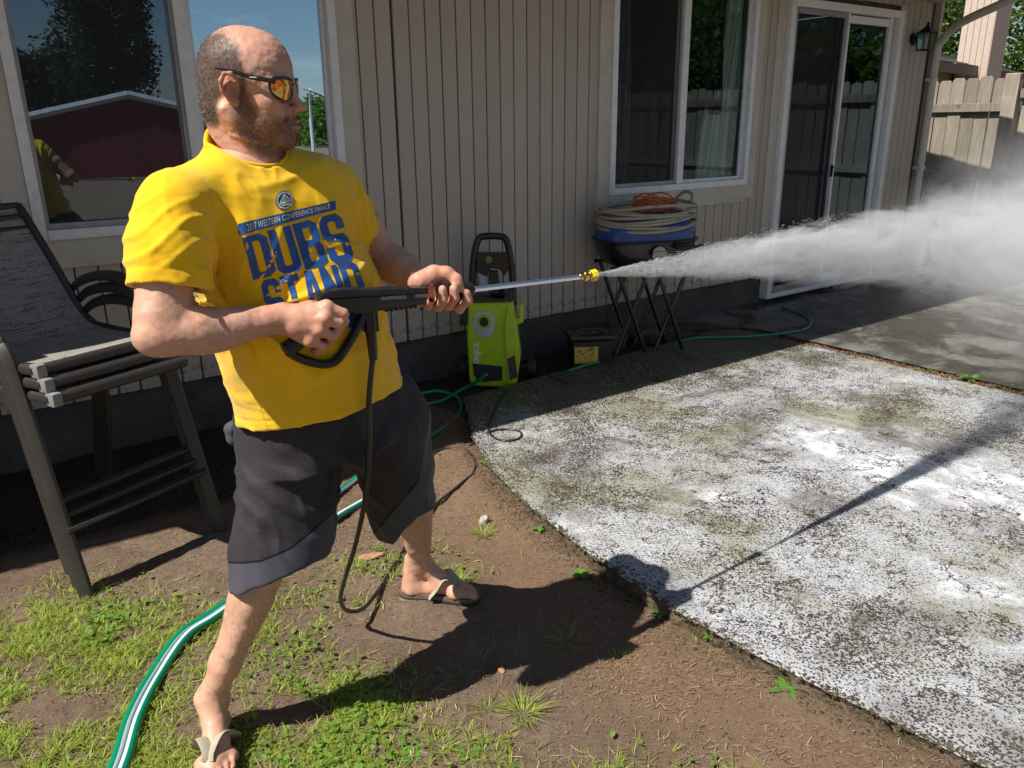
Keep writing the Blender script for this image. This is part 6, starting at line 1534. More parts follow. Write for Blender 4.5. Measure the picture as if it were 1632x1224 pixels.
mb = MB(); pts = [(.347 * (abs(math.cos(a)) ** .7) * (1 if math.cos(a) > 0 else -1), .232 * (abs(math.sin(a)) ** .7) * (1 if math.sin(a) > 0 else -1), GT + .004) for a in np.linspace(0, 2 * math.pi, 40)[:-1]]; mb.tube(pts, .010, 8, closed=True); mb.build('rim', M['black_enamel'], grill)
mb = MB(); mb.cyl((.0, -.225, GT - .07), (.0, -.245, GT - .07), .05, seg=24); mb.build('vent', M['chrome'], gb_)
mb.__init__(); mb.box((.0, -.248, GT - .06), (.10, .02, .018), bevel=.006); mb.build('vent_handle', M['chrome'], gb_)
mb = MB(); mb.tube(cr([(.12, -.22, GT - .03), (.13, -.26, GT - .03), (.30, -.25, GT - .03), (.31, -.2, GT - .03)], 5), .010, 8); mb.build('side_handle', M['black_enamel'], grill)
for y_ in (-.16, .16):
    for sx in (-1, 1):
        for x_c in (-.14, .14):
            mb = MB(); mb.tube([(x_c - sx * .12, y_, .01), (x_c, y_ + .006 * sx, .32), (x_c + sx * .12, y_, GT - .16)], .014, 8); mb.build('leg', M['black_enamel'], grill)
for q_ in ([(-.30, -.16, GT - .16), (.32, -.16, GT - .16)], [(-.30, .16, GT - .16), (.32, .16, GT - .16)], [(-.26, -.16, .012), (-.26, .16, .012)], [(.26, -.16, .012), (.26, .16, .012)]):
    mb = MB(); mb.tube(q_, .012, 8); mb.build('cross_bar', M['black_enamel'], grill)
M['beige_hose'] = simple('beige_hose', (.34, .29, .21), .5, var=.12, vs=6, dirt=((.16, .13, .09), .5)); M['orange'] = simple('orange_cord', (.55, .10, .025), .45, var=.15)
gmw = Matrix.Translation((gc[0], gc[1], 0)) @ Matrix.Rotation(math.radians(14), 4, 'Z')
def coil(rx, ry, turns, z0, dz, r, m, name, label, cat, seed, wob=.03, tail=None, x0=0):
    q = random.Random(seed); pts = []; n = turns * 14
    ph = [q.uniform(0, 6) for _ in range(turns + 1)]; sc = [q.uniform(.86, 1.06) for _ in range(turns + 2)]; tl = [q.uniform(-.04, .04) for _ in range(turns + 2)]; t2 = [q.uniform(-.03, .03) for _ in range(turns + 2)]
    for i in range(n):
        k = i // 14; fr_ = i / 14 - k; a = i / 14 * 2 * math.pi; s_ = sc[k] * (1 - fr_) + sc[k + 1] * fr_; tz = tl[k] * (1 - fr_) + tl[k + 1] * fr_; tz2 = t2[k] * (1 - fr_) + t2[k + 1] * fr_
        pts.append(gmw @ Vector((x0 + rx * s_ * math.cos(a), ry * s_ * math.sin(a), z0 + dz * i / n + tz * math.cos(a) + tz2 * math.sin(a) + wob * .3 * math.sin(a * 2 + ph[k]))))
    if tail: pts += [gmw @ Vector(p_) for p_ in tail]
    path = cr(pts, 3); mb = MB(); mb.tube([Vector(p_) for p_ in path], r, 8); o = mb.build(name, m, None, ang=80); return tag(o, label, cat)
coil(.335, .225, 8, GT + .085, .135, .0115, M['beige_hose'], 'hose_coil', 'coil of beige hose piled on the blue grill lid', 'hose', 3, tail=[(.30, -.05, GT + .235), (.335, 0, GT + .28), (.30, .05, GT + .30), (.26, .10, GT + .25)])
coil(.150, .10, 7, GT + .19, .08, .0050, M['orange'], 'extension_cord', 'orange extension cord bundled on top of the beige hose coil', 'cord', 5, .08, x0=.06)
coil(.10, .06, 5, GT + .11, .05, .0045, M['orange'], 'extension_cord', 'orange cord bundle showing at the left through the beige hose coil', 'cord', 6, .05, x0=-.20)
# small things at the wall foot
mb = MB(); mb.box((0, 0, .075), (.30, .16, .15), bevel=.01); mb.box((.0, 0, .155), (.24, .11, .012), bevel=.004); cb2 = mb.build('concrete_block', M['foundation'], None, loc=tuple(HP(3.78, .12, 0)), rot=(0, 0, TH + .1)); tag(cb2, 'dark concrete block against the foundation behind the black box', 'block')

# ================================================================== STACKED PATIO CHAIRS
M['chair_metal'] = simple('dark_bronze_frame', (.045, .039, .034), .42, .25, var=.12, bump=.2, bs=200, bd=.001); M['cap'] = simple('grey_end_cap', (.20, .20, .20), .5)
def mat_sling():
    t = NT('woven_sling'); a = t.noise(3.0, 5, .6, t.mapping((60, 3, 60))); b = t.noise(3.0, 5, .6, t.mapping((3, 60, 3)))
    c = t.mix(t.ramp(t.math('ADD', a, b), [(.8, 0.), (1.2, 1.)]), (.085, .078, .070), (.30, .28, .25))
    w = t.n('ShaderNodeTexWave'); w.inputs['Scale'].default_value = 160; t.l(t.co(), w.inputs[0]); return t.bsdf(c, .8, 0, t.bump(w.outputs['Fac'], .3, .001), .25)
M['sling'] = mat_sling()
cA, cB = G(140, 955), G(352, 845); cu = nrm(cB - cA); cf = V3(cu[1], -cu[0], 0); CW = float(np.linalg.norm(cB - cA))
cmid = (cA + cB) / 2; crz = math.atan2(cu[1], cu[0])
def chair(label):
    """local: x along the front edge (far side positive), -y is the front, z up"""
    root = empty('patio_chair', (cmid[0], cmid[1], 0), crz, label, 'chair', 'stacked tall sling patio chairs')
    w = CW / 2; SH = .715
    for sx in (-1, 1):
        mb = MB(); mb.tube(cr([(sx * w, 0, .0), (sx * (w - .004), .10, .40), (sx * (w - .008), .19, .76), (sx * (w - .008), .225, .86), (sx * (w - .008), .30, .905), (sx * (w - .008), .44, .91), (sx * (w - .008), .58, .88), (sx * (w - .008), .66, .84)], 5), .019, 8, flat=(.75, 1.35)); mb.build('leg', M['chair_metal'], root)
        mb = MB(); mb.tube(cr([(sx * (w - .03), .66, .84), (sx * (w - .025), .58, .6), (sx * (w - .02), .70, .0)], 5), .016, 8, flat=(.75, 1.3)); mb.build('leg', M['chair_metal'], root)
        mb = MB(); mb.tube([(sx * (w - .035), .04, SH), (sx * (w - .035), .30, SH - .015), (sx * (w - .035), .50, SH - .01)], .016, 8, flat=(1, 1.2)); mb.build('seat_rail', M['chair_metal'], root)
        mb = MB(); mb.tube(cr([(sx * (w - .035), .50, SH - .01), (sx * (w - .035), .60, SH + .05), (sx * (w - .035), .70, SH + .20), (sx * (w - .04), .83, SH + .38), (sx * (w - .04), .89, SH + .45)], 5), .016, 8, flat=(1, 1.2)); mb.build('back_rail', M['chair_metal'], root)
    mb = MB(); mb.tube([(-w + .0, .05, .25), (w - .0, .05, .25)], .015, 8, flat=(1.2, .8)); mb.build('footrest', M['chair_metal'], root)
    mb = MB(); mb.cyl((-w + .050, .035, SH), (w - .03, .035, SH), .021, seg=12); mb.build('front_bar', M['chair_metal'], root)
    for sx in (-1,):
        mb = MB(); mb.box((sx * (w - .040), .035, SH), (.034, .046, .046), bevel=.010); mb.build('end_cap', M['cap'], root)
    nu, nv = 8, 22; V = []; 
    prof = cr([(.015, SH + .004), (.06, SH + .022), (.25, SH - .006), (.45, SH - .006), (.53, SH + .012), (.60, SH + .065), (.69, SH + .19), (.80, SH + .34), (.885, SH + .445)], 4)
    for (y, z) in prof:
        for i in range(nu + 1): u = i / nu * 2 - 1; V.append((u * (w - .045), y, z - .008 * (1 - u * u)))
    NP = len(prof); f = [(j * (nu + 1) + i, j * (nu + 1) + i + 1, (j + 1) * (nu + 1) + i + 1, (j + 1) * (nu + 1) + i) for j in range(NP - 1) for i in range(nu)]
    V = np.array(V); n1 = len(V); V2 = V - np.array([0, .0, .004]); F = np.array(f); F = np.concatenate([F, F[:, ::-1] + n1])
    ks = 16; seat = F[[i for i, q in enumerate(F) if (q.max() % n1) // (nu + 1) <= ks]]; back = F[[i for i, q in enumerate(F) if (q.max() % n1) // (nu + 1) > ks]]
    for nm, ff in (('seat', seat), ('backrest', back)):
        u_, inv = np.unique(ff, return_inverse=True); link(nm, np_mesh(nm, np.concatenate([V, V2])[u_], inv.reshape(ff.shape), M['sling']), None, root)
    mb = MB(); mb.cyl((-w + .04, .892, SH + .45), (w - .04, .892, SH + .45), .014, seg=10); mb.build('top_bar', M['chair_metal'], root)
    return root
c0 = chair('lowest chair of the stack of dark sling patio chairs by the near window')
for k, (dy, dz, lb) in enumerate(((.030, .044, 'middle chair of the stack of dark sling patio chairs by the near window'), (.060, .088, 'topmost chair of the stack, its seat catching the sun below the man\'s elbow'))):
    c = copy_tree(c0); o_ = cmid - cf * dy; c.location = (o_[0], o_[1], dz); c['label'] = lb
# ================================================================== WATER SPRAY
u_ = nrm(V3(*NDIR)); u_ = nrm(u_ + V3(0, 0, .004)); sv_ = nrm(np.cross([0, 0, 1], u_)); sw = np.cross(u_, sv_)
SM = Matrix(((u_[0], sv_[0], sw[0], NOZ[0]), (u_[1], sv_[1], sw[1], NOZ[1]), (u_[2], sv_[2], sw[2], NOZ[2]), (0, 0, 0, 1)))
def mat_spray():
    t = NT('water_mist'); t.m.cycles.volume_step_rate = .16 if hasattr(t.m.cycles, 'volume_step_rate') else 1
    sx = t.n('ShaderNodeSeparateXYZ'); t.l(t.co(), sx.inputs[0]); x, y, z = sx.outputs
    # fan radius and centre line (the mist lifts as it slows)
    R_ = t.math('ADD', t.math('MULTIPLY', t.math('POWER', x, 1.0), .105), .004)
    lift = t.math('MULTIPLY', t.math('POWER', t.math('MAXIMUM', x, 0.), 2.0), -.013)
    zc = t.math('SUBTRACT', z, lift)
    r = t.math('SQRT', t.math('ADD', t.math('POWER', t.math('ABSOLUTE', t.math('MULTIPLY', y, t.math('MAXIMUM', t.math('SUBTRACT', 3.6, t.math('MULTIPLY', x, .95)), 1.1))), 2.0), t.math('MULTIPLY', zc, zc)))
    q = t.math('DIVIDE', r, R_)
    # streaks drawn out along the jet, billows further on
    st_ = t.noise(1.0, 4, .65, t.mapping((5.0, 26, 26)), .8); bil = t.noise(5.2, 6, .66, t.mapping((.55, 1, 1.2)), 1.0)
    far = t.math('MULTIPLY', t.math('SUBTRACT', x, .35), .8, clamp=True)
    nz = t.math('ADD', t.math('MULTIPLY', st_, t.math('SUBTRACT', 1.0, far)), t.math('MULTIPLY', bil, far))
    edge = t.math('SUBTRACT', 1.0, t.math('ADD', q, t.math('MULTIPLY', t.math('SUBTRACT', nz, .5), t.math('MULTIPLY_ADD', far, 2.2, 1.0))))
    core = t.math('MULTIPLY', edge, t.math('SUBTRACT', 5.0, t.math('MULTIPLY', far, 3.2)), clamp=True)
    core = t.math('MULTIPLY', core, t.math('MULTIPLY_ADD', nz, 4.2, -1.45, clamp=True))
    dens = t.math('DIVIDE', t.math('MULTIPLY', core, 36.), t.math('ADD', t.math('ADD', t.math('MULTIPLY', x, 1.0), .07), t.math('MULTIPLY', t.math('POWER', x, 3.0), .45)))
    # soft outer mist
    em = t.math('SUBTRACT', 1.9, t.math('ADD', q, t.math('MULTIPLY', t.math('SUBTRACT', bil, .5), 3.2)), clamp=True)
    mist = t.math('MULTIPLY', t.math('MULTIPLY', em, far), t.math('MULTIPLY', t.math('SUBTRACT', x, 1.0), .35, clamp=True))
    dens = t.math('ADD', dens, t.math('MULTIPLY', mist, .5))
    fade = t.math('MULTIPLY', t.math('SUBTRACT', 5.2, x), .7, clamp=True); dens = t.math('MULTIPLY', dens, fade)
    v = t.n('ShaderNodeVolumePrincipled'); v.inputs['Color'].default_value = (.97, .98, 1, 1); v.inputs['Anisotropy'].default_value = -.05
    t.l(dens, v.inputs['Density']); t.l(v.outputs[0], t.out.inputs['Volume']); return t.m
mb = MB(); prof = [(0.0, -.004)] + [(.006 + (.125 * x_ if x_ < .8 else .1 + (x_ - .8) * .36), x_) for x_ in (0, .1, .3, .6, .8, 1.2, 1.8, 2.4, 3.2, 4.0, 4.8, 5.2)] + [(0, 5.22)]
mb.lathe(prof, 20, Matrix(((0, 0, 1, 0), (0, 1, 0, 0), (-1, 0, 0, 0), (0, 0, 0, 1))))
sp = mb.build('water_spray', mat_spray(), None); sp.matrix_world = SM; tag(sp, kind='stuff')
# bright flat sheet of droplets right at the tip, as fine beads
r = np.random.default_rng(11); n = 3600; x_ = .004 + 1.2 * r.random(n) ** 1.2; ang = r.random(n) * 6.283; rr = (.003 + .098 * x_) * np.sqrt(r.random(n)) * (1 + .25 * r.random(n)); L = .003 + .014 * r.random(n); w_d = .00022 + .00028 * r.random(n)
c = np.stack([x_, rr * np.cos(ang) * .35, rr * np.sin(ang) - .013 * x_ ** 2], 1); dx = c / np.linalg.norm(c, axis=1)[:, None]
per = np.cross(dx, [0, 0, 1.]); per /= np.linalg.norm(per, axis=1)[:, None] + 1e-9; per2 = np.cross(dx, per)
V = np.stack([c - dx * L[:, None], c + per * w_d[:, None], c + per2 * w_d[:, None], c - per * w_d[:, None], c - per2 * w_d[:, None], c + dx * L[:, None]], 1).reshape(-1, 3)
b = (np.arange(n) * 6)[:, None]; F3 = np.concatenate([np.stack([b[:, 0] + i for i in tr], 1) for tr in ((0, 1, 2), (0, 2, 3), (0, 3, 4), (0, 4, 1), (5, 2, 1), (5, 3, 2), (5, 4, 3), (5, 1, 4))])
M['water'] = NT('water_drop').bsdf((.85, .88, .92), .08, 0, None, .8, Transmission_Weight=.35, IOR=1.33)
dr = link('water_drops', np_mesh('water_drops', V, F3, M['water'])); dr.matrix_world = SM; tag(dr, kind='stuff')

# ================================================================== GRASS, LITTER, WEEDS, STONES
gsamp = lambda x, y: ground_h(x, y) + berm(x * UU[0] + y * UU[1], WD + x * NN[0] + y * NN[1])
def st_of(x, y): return x * UU[0] + y * UU[1], WD + x * NN[0] + y * NN[1]
BL = [((-1.40, 2.05), (.50, .28), 1.0), ((-1.25, 1.75), (.55, .30), 1.0), ((-.95, 2.10), (.30, .25), .7), ((-.86, 1.62), (.34, .30), 1.0), ((-.50, 1.70), (.20, .24), 1.15), ((-.60, 1.95), (.16, .08), .9), ((-1.9, 2.2), (.5, .3), .8), ((-.40, 2.60), (.22, .12), .5), ((-.6, 2.40), (.18, .10), .3), ((-.10, 1.66), (.12, .08), .35), ((-1.2, 1.2), (1.0, .35), 1.0), ((.30, 1.55), (.25, .10), .25), ((.12, 2.95), (.10, .12), .3)]
def gdens(x, y):
    d = np.zeros_like(x)
    for (cx_, cy_), (rx, ry), a in BL: d = np.maximum(d, a * np.exp(-(((x - cx_) / rx) ** 2 + ((y - cy_) / ry) ** 2) ** 1.3))
    n = fbm(x * 3.2, y * 3.2, x * 0 + 2, 3); n2 = fbm(x * 11, y * 11, x * 0 + 5, 2)
    d = d * np.clip(.75 + .9 * n + .6 * n2, 0, 1.5)
    s_, t_ = st_of(x, y); d = np.where(in_concrete(s_, t_, -.03) | (t_ < 1.15), 0, d)
    return d
def scatter(n, dens, seed, box=(-2.4, 2.2, 1.25, 3.6)):
    r = np.random.default_rng(seed); x = box[0] + (box[1] - box[0]) * r.random(n); y = box[2] + (box[3] - box[2]) * r.random(n)
    k = r.random(n) < dens(x, y); return x[k], y[k], r
def mat_blade(name, a, b):
    t = NT(name); c = t.mix(t.attr('tint', 'Fac'), a, b); d = t.n('ShaderNodeBsdfPrincipled'); d.inputs['Roughness'].default_value = .5; t.l(c, d.inputs['Base Color']); d.inputs['Specular IOR Level'].default_value = .3
    tl = t.n('ShaderNodeBsdfTranslucent'); t.l(t.mix(1.0, c, (1.4, 1.7, .7), 'MULTIPLY'), tl.inputs[0]); mx = t.n('ShaderNodeMixShader'); mx.inputs[0].default_value = .38
    t.l(d.outputs[0], mx.inputs[1]); t.l(tl.outputs[0], mx.inputs[2]); t.l(mx.outputs[0], t.out.inputs[0]); return t.m
M['grass'] = mat_blade('grass_blade', (.15, .22, .022), (.42, .48, .085)); M['straw'] = mat_blade('straw_blade', (.30, .22, .10), (.45, .36, .18)); M['clover'] = mat_blade('clover_leaf', (.09, .17, .025), (.21, .33, .06))
def blades(x, y, z, r, hgt, wid, lean, m, name, kind='stuff', az=None, lab=None):
    n = len(x); a = r.random(n) * 6.283 if az is None else az; h = hgt * (.45 + .9 * r.random(n)); ln = lean * (.3 + 1.2 * r.random(n)) * h; w = wid * (.6 + .8 * r.random(n))
    dx, dy = np.cos(a), np.sin(a); px, py = -dy, dx; V = []
    for k, (q, ww) in enumerate(((0, 1), (.35, .95), (.72, .65), (1, 0))):
        ox = ln * q ** 1.8; zz = h * (q - .35 * (lean > .8) * q * q) - .004
        if ww > 0:
            V.append(np.stack([x + dx * ox - px * w * ww, y + dy * ox - py * w * ww, z + zz], 1)); V.append(np.stack([x + dx * ox + px * w * ww, y + dy * ox + py * w * ww, z + zz], 1))
        else: V.append(np.stack([x + dx * ox, y + dy * ox, z + zz], 1))
    V = np.stack(V, 1).reshape(-1, 3); b = np.arange(n) * 7
    F = np.concatenate([np.stack([b, b + 1, b + 3, b + 2], 1), np.stack([b + 2, b + 3, b + 5, b + 4], 1)]); F3 = np.stack([b + 4, b + 5, b + 6, b + 6], 1)
    tri = np.stack([b + 4, b + 5, b + 6], 1)
    F = np.concatenate([np.concatenate([F[:, [0, 1, 2]], F[:, [0, 2, 3]]]), tri]); tint = np.repeat(np.repeat(r.random(n)[:, None], 3, 1), 7, 0)
    return np_mesh(name, V, F, m, True, {'tint': tint})
# tufted short lawn grass
x, y, r = scatter(620000, lambda x, y: gdens(x, y) * .62, 41)
# gather into tufts
cell = .035; cxi = np.floor(x / cell); cyi = np.floor(y / cell); hsh = vnoise(cxi * 3.17, cyi * 2.71, cxi * 0 + .5); tx = (cxi + .5 + .4 * hsh) * cell; ty = (cyi + .5 - .4 * hsh) * cell; pull = .55
x = x * (1 - pull) + tx * pull; y = y * (1 - pull) + ty * pull; k = hsh > -.35; x, y = x[k], y[k]; print('grass', len(x))
az = np.arctan2(y - ty[k], x - tx[k]) + r.normal(size=len(x)) * .7
link('grass', blades(x, y, gsamp(x, y), r, .032, .0013, 1.0, M['grass'], 'grass', az=az)).__setitem__('kind', 'stuff')
x, y, r = scatter(60000, lambda x, y: np.clip(gdens(x, y) * .25 + .05 * (fbm(x * 4, y * 4, x * 0, 2) > .2), 0, 1) * ~in_concrete(*st_of(x, y), -.01) * (st_of(x, y)[1] > 1.1), 42)
link('dry_grass', blades(x, y, gsamp(x, y), r, .030, .0009, 1.9, M['straw'], 'dry_grass')).__setitem__('kind', 'stuff')
# broad low leaves (clover, dandelion)
def leafmesh(x, y, z, r, size, m, name, h=.018):
    n = len(x); a = r.random(n) * 6.283; s_ = size * (.5 + r.random(n)); tl = .25 + .5 * r.random(n); hh = h * (.3 + r.random(n)); V = []
    for (u, v, w) in ((0, 0, 0), (.35, .32, .10), (.8, .30, .16), (1.05, 0, .06), (.8, -.30, .16), (.35, -.32, .10)):
        V.append(np.stack([x + s_ * (u * np.cos(a) - v * np.sin(a)), y + s_ * (u * np.sin(a) + v * np.cos(a)), z + hh + s_ * (w - .0) + s_ * u * tl * .3], 1))
    V = np.stack(V, 1).reshape(-1, 3); b = np.arange(n) * 6; F = np.concatenate([np.stack([b, b + 5, b + 4, b + 3], 1), np.stack([b, b + 3, b + 2, b + 1], 1)])
    return np_mesh(name, V, F, m, True, {'tint': np.repeat(np.repeat(r.random(n)[:, None], 3, 1), 6, 0)})
x, y, r = scatter(80000, lambda x, y: gdens(x, y) * .5 * (fbm(x * 2.2 + 5, y * 2.2, x * 0 + 1, 3) > .05), 43)
link('clover', leafmesh(x, y, gsamp(x, y), r, .016, M['clover'], 'clover')).__setitem__('kind', 'stuff')
# needles, twigs and bark chips
M['litter'] = (lambda t: t.bsdf(t.attr('tint'), .8, 0, None, .2))(NT('dry_litter'))
def litter(n, seed, dens, l0, l1, wd, cols, name):
    x, y, r = scatter(n, dens, seed, (-2.3, 2.6, 1.3, 5.2)); n = len(x); a = r.random(n) * 6.283; L = l0 + (l1 - l0) * r.random(n) ** 2; w = wd * (.5 + r.random(n)); tz = r.normal(size=n) * .18; z = gsamp(x, y) + .002 + .004 * r.random(n)
    dx, dy = np.cos(a), np.sin(a); c = r.normal(size=n) * .15; V = []
    for q in (-1, 0, 1):
        for sd in (-1, 1):
            V.append(np.stack([x + dx * L * q - dy * (w * sd * (1 - .4 * abs(q)) + c * L * (q * q)), y + dy * L * q + dx * (w * sd * (1 - .4 * abs(q)) + c * L * q * q), z + L * q * tz + w * .4 + .0 * sd], 1))
    V = np.stack(V, 1).reshape(-1, 3); b = np.arange(n) * 6; F = np.concatenate([np.stack([b, b + 1, b + 3, b + 2], 1), np.stack([b + 2, b + 3, b + 5, b + 4], 1)])
    cc = cols[r.integers(0, len(cols), n)] * (.7 + .6 * r.random((n, 1))); print(name, n)
    link(name, np_mesh(name, V, F, M['litter'], False, {'tint': np.repeat(cc, 6, 0)})).__setitem__('kind', 'stuff')
def ldens(x, y):
    s_, t_ = st_of(x, y); e = slab_edge(t_); near = np.clip(1 - np.abs(s_ - e + .2) / .42, 0, 1) * (s_ < e + .05); back = np.clip((s_ - .9) / .5, 0, 1) * np.clip((2.0 - t_) / .5, 0, 1)
    d = (.09 + .8 * np.maximum(near, back)) * np.clip(.6 + .9 * fbm(x * 5, y * 5, x * 0 + 8, 3), .1, 1); d = np.where(in_concrete(s_, t_, .015) | (t_ < .5), 0, d); return d
def on_dirt(x, y):
    s_, t_ = st_of(x, y); return np.where(in_concrete(s_, t_, .01) | (t_ < .3), 0, .5)
litter(190000, 51, ldens, .004, .017, .0008, np.array([[.22, .12, .07], [.28, .18, .105], [.15, .08, .045], [.34, .25, .155], [.26, .15, .08]]), 'needle_litter')
litter(90000, 52, lambda x, y: on_dirt(x, y) * .8, .002, .006, .0012, np.array([[.13, .08, .05], [.20, .13, .08], [.08, .05, .035], [.28, .20, .13]]), 'bark_litter')
litter(16000, 54, lambda x, y: on_dirt(x, y) * .5 * (gdens(x, y) > .01) , .01, .03, .0009, np.array([[.55, .45, .25], [.48, .38, .20]]), 'straw_litter')
# crumbs of soil and moss against the slab edge
r = np.random.default_rng(61); n = 3000; t_ = .55 + 3.4 * r.random(n); off_ = r.normal(size=n) * .03; off_ = np.where(off_ < -.03, -off_, off_); s_ = slab_edge(t_) - .008 - off_; p = s_[:, None] * UU + (t_ - WD)[:, None] * NN; x, y = p[:, 0], p[:, 1]; sz = .002 + .006 * r.random(n) ** 2; z = np.where(off_ > 0, gsamp(x, y), .051)
oc = np.array([[1, 0, 0], [-1, 0, 0], [0, 1, 0], [0, -1, 0], [0, 0, .8], [0, 0, -.8]]) ; V = (np.stack([x, y, z], 1)[:, None] + oc[None] * sz[:, None, None] * (.7 + .6 * r.random((n, 6, 1)))).reshape(-1, 3); b = np.arange(n) * 6
FF = np.concatenate([np.stack([b + i for i in tr], 1) for tr in ((0, 2, 4), (2, 1, 4), (1, 3, 4), (3, 0, 4), (2, 0, 5), (1, 2, 5), (3, 1, 5), (0, 3, 5))]); cc = np.array([[.07, .06, .02], [.10, .065, .04], [.05, .035, .022], [.11, .09, .045]])[r.integers(0, 4, n)]
link('soil_crumbs', np_mesh('soil_crumbs', V, FF, M['litter'], False, {'tint': np.repeat(cc, 6, 0)})).__setitem__('kind', 'stuff')

# single weeds one can point at
M['weed'] = mat_blade('weed_leaf', (.09, .20, .035), (.16, .32, .06))
def tuft(px, py, n, h, w, lean, label, seed, spread=.02, name='grass_tuft'):
    g_ = G(px, py); r = np.random.default_rng(seed); a = r.random(n) * 6.283; d = spread * np.sqrt(r.random(n)); x, y = d * np.cos(a), d * np.sin(a); z = x * 0
    me = blades(x, y, z, r, h, w, lean, M['grass'], name, az=a + r.normal(size=n) * .4); o = link(name, me, None, None, (g_[0], g_[1], ground_at(g_) if ground_at(g_) != .05 else 0)); tag(o, label, 'grass tuft')
tuft(835, 1142, 120, .034, .0011, 1.6, 'largest bright grass tuft on bare dirt below the man\'s shadow', 1, .035)
tuft(775, 1135, 40, .030, .0011, 1.5, 'small grass tuft just left of the largest bright one', 2, .02)
tuft(985, 1048, 40, .026, .0011, 1.3, 'small grass tuft beside the slab edge, right of the shadow', 3, .022)
tuft(905, 1020, 45, .035, .0010, 1.5, 'thin grass tuft inside the man\'s shadow', 4, .03)
tuft(770, 850, 70, .045, .0012, 1.3, 'fine grass tuft next to the pale stone', 5, .02)
tuft(700, 1190, 60, .032, .0012, 1.4, 'grass tuft near the bottom edge right of the lawn patch', 6, .03)
tuft(1110, 820 + 1000 - 1000 + 200, 0 + 12, .02, .0016, 1.2, 'tiny sprout of grass at the slab edge', 7, .01)
tuft(730, 930, 40, .05, .0014, 1.2, 'grass tuft just beyond the toes of the far foot', 8, .025)
def rosette(px, py, n, L, wd, label, seed, up=.35, z=None, cat='weed', name='weed'):
    g_ = G(px, py); r = np.random.default_rng(seed); V = []; F = []; T = []
    for i in range(n):
        a = i * 2.4 + r.normal() * .15; l_ = L * (.65 + .45 * r.random()); k0 = len(V); el = up * (.6 + .8 * r.random()); m_ = 6
        for j in range(m_ + 1):
            q = j / m_; ww = wd * math.sin(math.pi * min(1, .12 + q * .88)) ** .8 * (l_ / L); rr = l_ * q; zz = l_ * (el * q - .55 * el * q * q * 1.4) + .002
            for sd, ed in ((-1, .22), (0, 0), (1, .22)): V.append((rr * math.cos(a) - sd * ww * math.sin(a), rr * math.sin(a) + sd * ww * math.cos(a), zz + ed * ww)); T.append([.3 + .6 * r.random()] * 3)
        for j in range(m_):
            for c_ in (0, 1): b = k0 + j * 3 + c_; F.append((b, b + 1, b + 4, b + 3))
    me = np_mesh(name, V, F, M['weed'], True, {'tint': np.array(T)}); zz = ground_at(g_) if z is None else z
    tag(link(name, me, None, None, (g_[0], g_[1], zz)), label, cat)
rosette(1252, 1100, 7, .050, .0095, 'bright five-leaved weed on the dirt below the slab edge', 11, .35, z=.0)
rosette(1130, 1022, 5, .022, .006, 'tiny two-leaf seedling growing out of the mossy slab edge', 12, .8, z=.01)
rosette(1048, 985, 6, .028, .007, 'small leafy weed where the wand shadow meets the slab edge', 13, .6, z=.01)
rosette(925, 915, 8, .045, .010, 'broad-leaved weed in the head of the man\'s shadow by the slab', 14, .5, z=.0)
rosette(772, 742, 7, .035, .009, 'small green weed at the slab corner beside the black hose', 15, .7, z=.01)
rosette(858, 845, 6, .03, .008, 'small green weed at the slab edge right of the pale stone', 16, .6, z=.0)
rosette(655, 1205, 9, .045, .009, 'round-leaved weed by the bottom edge, right of the lawn', 17, .4, z=.0)
rosette(745, 1200, 9, .05, .010, 'spreading broad weed near the bottom middle of the picture', 18, .35, z=.0)
for i, (px, py, n, L) in enumerate(((1462, 600, 6, .045), (1487, 604, 6, .05), (1515, 606, 7, .055), (1545, 618, 10, .085), (1560, 612, 7, .07), (1592, 628, 6, .06), (1618, 632, 7, .07))):
    rosette(px, py, n, L, L * .16, ('leftmost small weed in the joint between slab and wet patio', 'low weed second from the left in the patio joint', 'weed just left of the tall one in the patio joint', 'tallest leafy weed in the joint between slab and wet patio', 'leafy weed leaning on the tallest one in the patio joint', 'low spreading weed right of the tall one in the patio joint', 'weed at the right picture edge in the patio joint')[i], 30 + i, 1.0, z=.035)
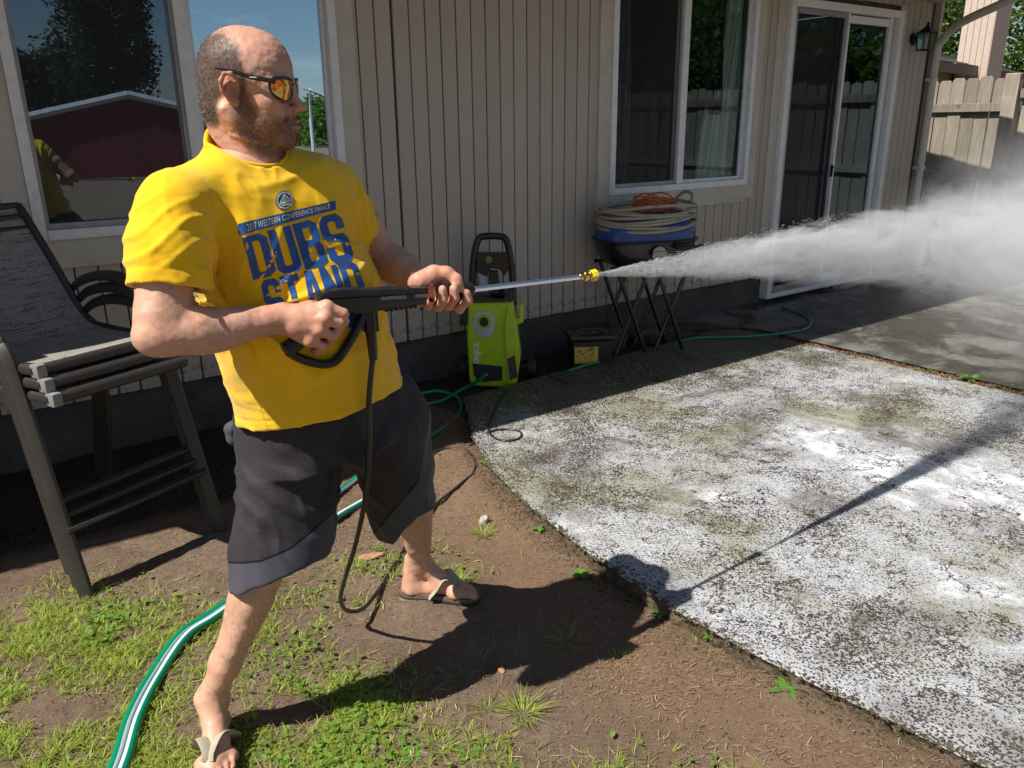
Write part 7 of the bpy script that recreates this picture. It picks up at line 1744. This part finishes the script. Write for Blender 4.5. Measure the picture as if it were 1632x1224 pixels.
# stones, chip, rubble strip in the joint
def rock(px, py, sz, m, label, name, cat, seed, flat=.7):
    g_ = G(px, py); b = bmesh.new(); bmesh.ops.create_icosphere(b, subdivisions=3, radius=1); r = np.random.default_rng(seed); o_ = r.random(3) * 9
    for v in b.verts: n = float(fbm(np.array([v.co.x * 1.1 + o_[0]]), np.array([v.co.y * 1.1 + o_[1]]), np.array([v.co.z * 1.1 + o_[2]]), 3)[0]); v.co *= 1 + .28 * n; v.co = Vector((v.co.x * sz[0], v.co.y * sz[1], v.co.z * sz[2]))
    me = bpy.data.meshes.new(name); b.to_mesh(me); b.free(); tag(link(name, me, m, None, (g_[0], g_[1], ground_at(g_) + sz[2] * .5), (0, 0, r.random() * 3), True), label, cat)
M['stone'] = simple('pale_stone', (.38, .35, .31), .9, var=.35, vs=60, bump=.8, bs=200, bd=.004); M['chip'] = simple('wood_chip', (.36, .20, .10), .85, var=.3, vs=40, bump=.6, bs=120)
rock(772, 832, (.024, .020, .026), M['stone'], 'pale rounded stone among the red-brown needles', 'stone', 'stone', 71)
rock(592, 892, (.050, .020, .010), M['chip'], 'reddish wood chip lying behind the hanging hose', 'wood_chip', 'wood chip', 72)
rock(650, 700 + 560, (.012, .010, .006), M['stone'], 'small pale pebble at the bottom edge', 'pebble', 'pebble', 73)
rock(800, 480 + 590, (.014, .010, .007), M['chip'], 'small brown chip in the middle of the bare dirt', 'wood_chip', 'wood chip', 74)
r = np.random.default_rng(81); n = 2600; t_ = .7 + 3.6 * r.random(n); s_ = 4.895 + r.normal(size=n) * .022; p = s_[:, None] * UU + (t_ - WD)[:, None] * NN; sz = .004 + .010 * r.random(n) ** 2; z = .035 + .012 * r.random(n)
V = (np.stack([p[:, 0], p[:, 1], z], 1)[:, None] + oc[None] * sz[:, None, None] * (.7 + .6 * r.random((n, 6, 1)))).reshape(-1, 3); b = np.arange(n) * 6
FF = np.concatenate([np.stack([b + i for i in tr], 1) for tr in ((0, 2, 4), (2, 1, 4), (1, 3, 4), (3, 0, 4), (2, 0, 5), (1, 2, 5), (3, 1, 5), (0, 3, 5))]); cc = np.array([[.16, .07, .035], [.10, .05, .03], [.05, .035, .022], [.22, .12, .06]])[r.integers(0, 4, n)]
link('joint_litter', np_mesh('joint_litter', V, FF, M['litter'], False, {'tint': np.repeat(cc, 6, 0)})).__setitem__('kind', 'stuff')
mb = MB(); 
for a_, b_ in ((4.84, 4.95),): q = [HP(a_, .45, .030), HP(b_, .45, .030), HP(b_, 6.5, .030), HP(a_, 6.5, .030)]; mb.poly([Vector(v_) for v_ in q])
tag(mb.build('joint_soil', M['dirt'], None), kind='structure')
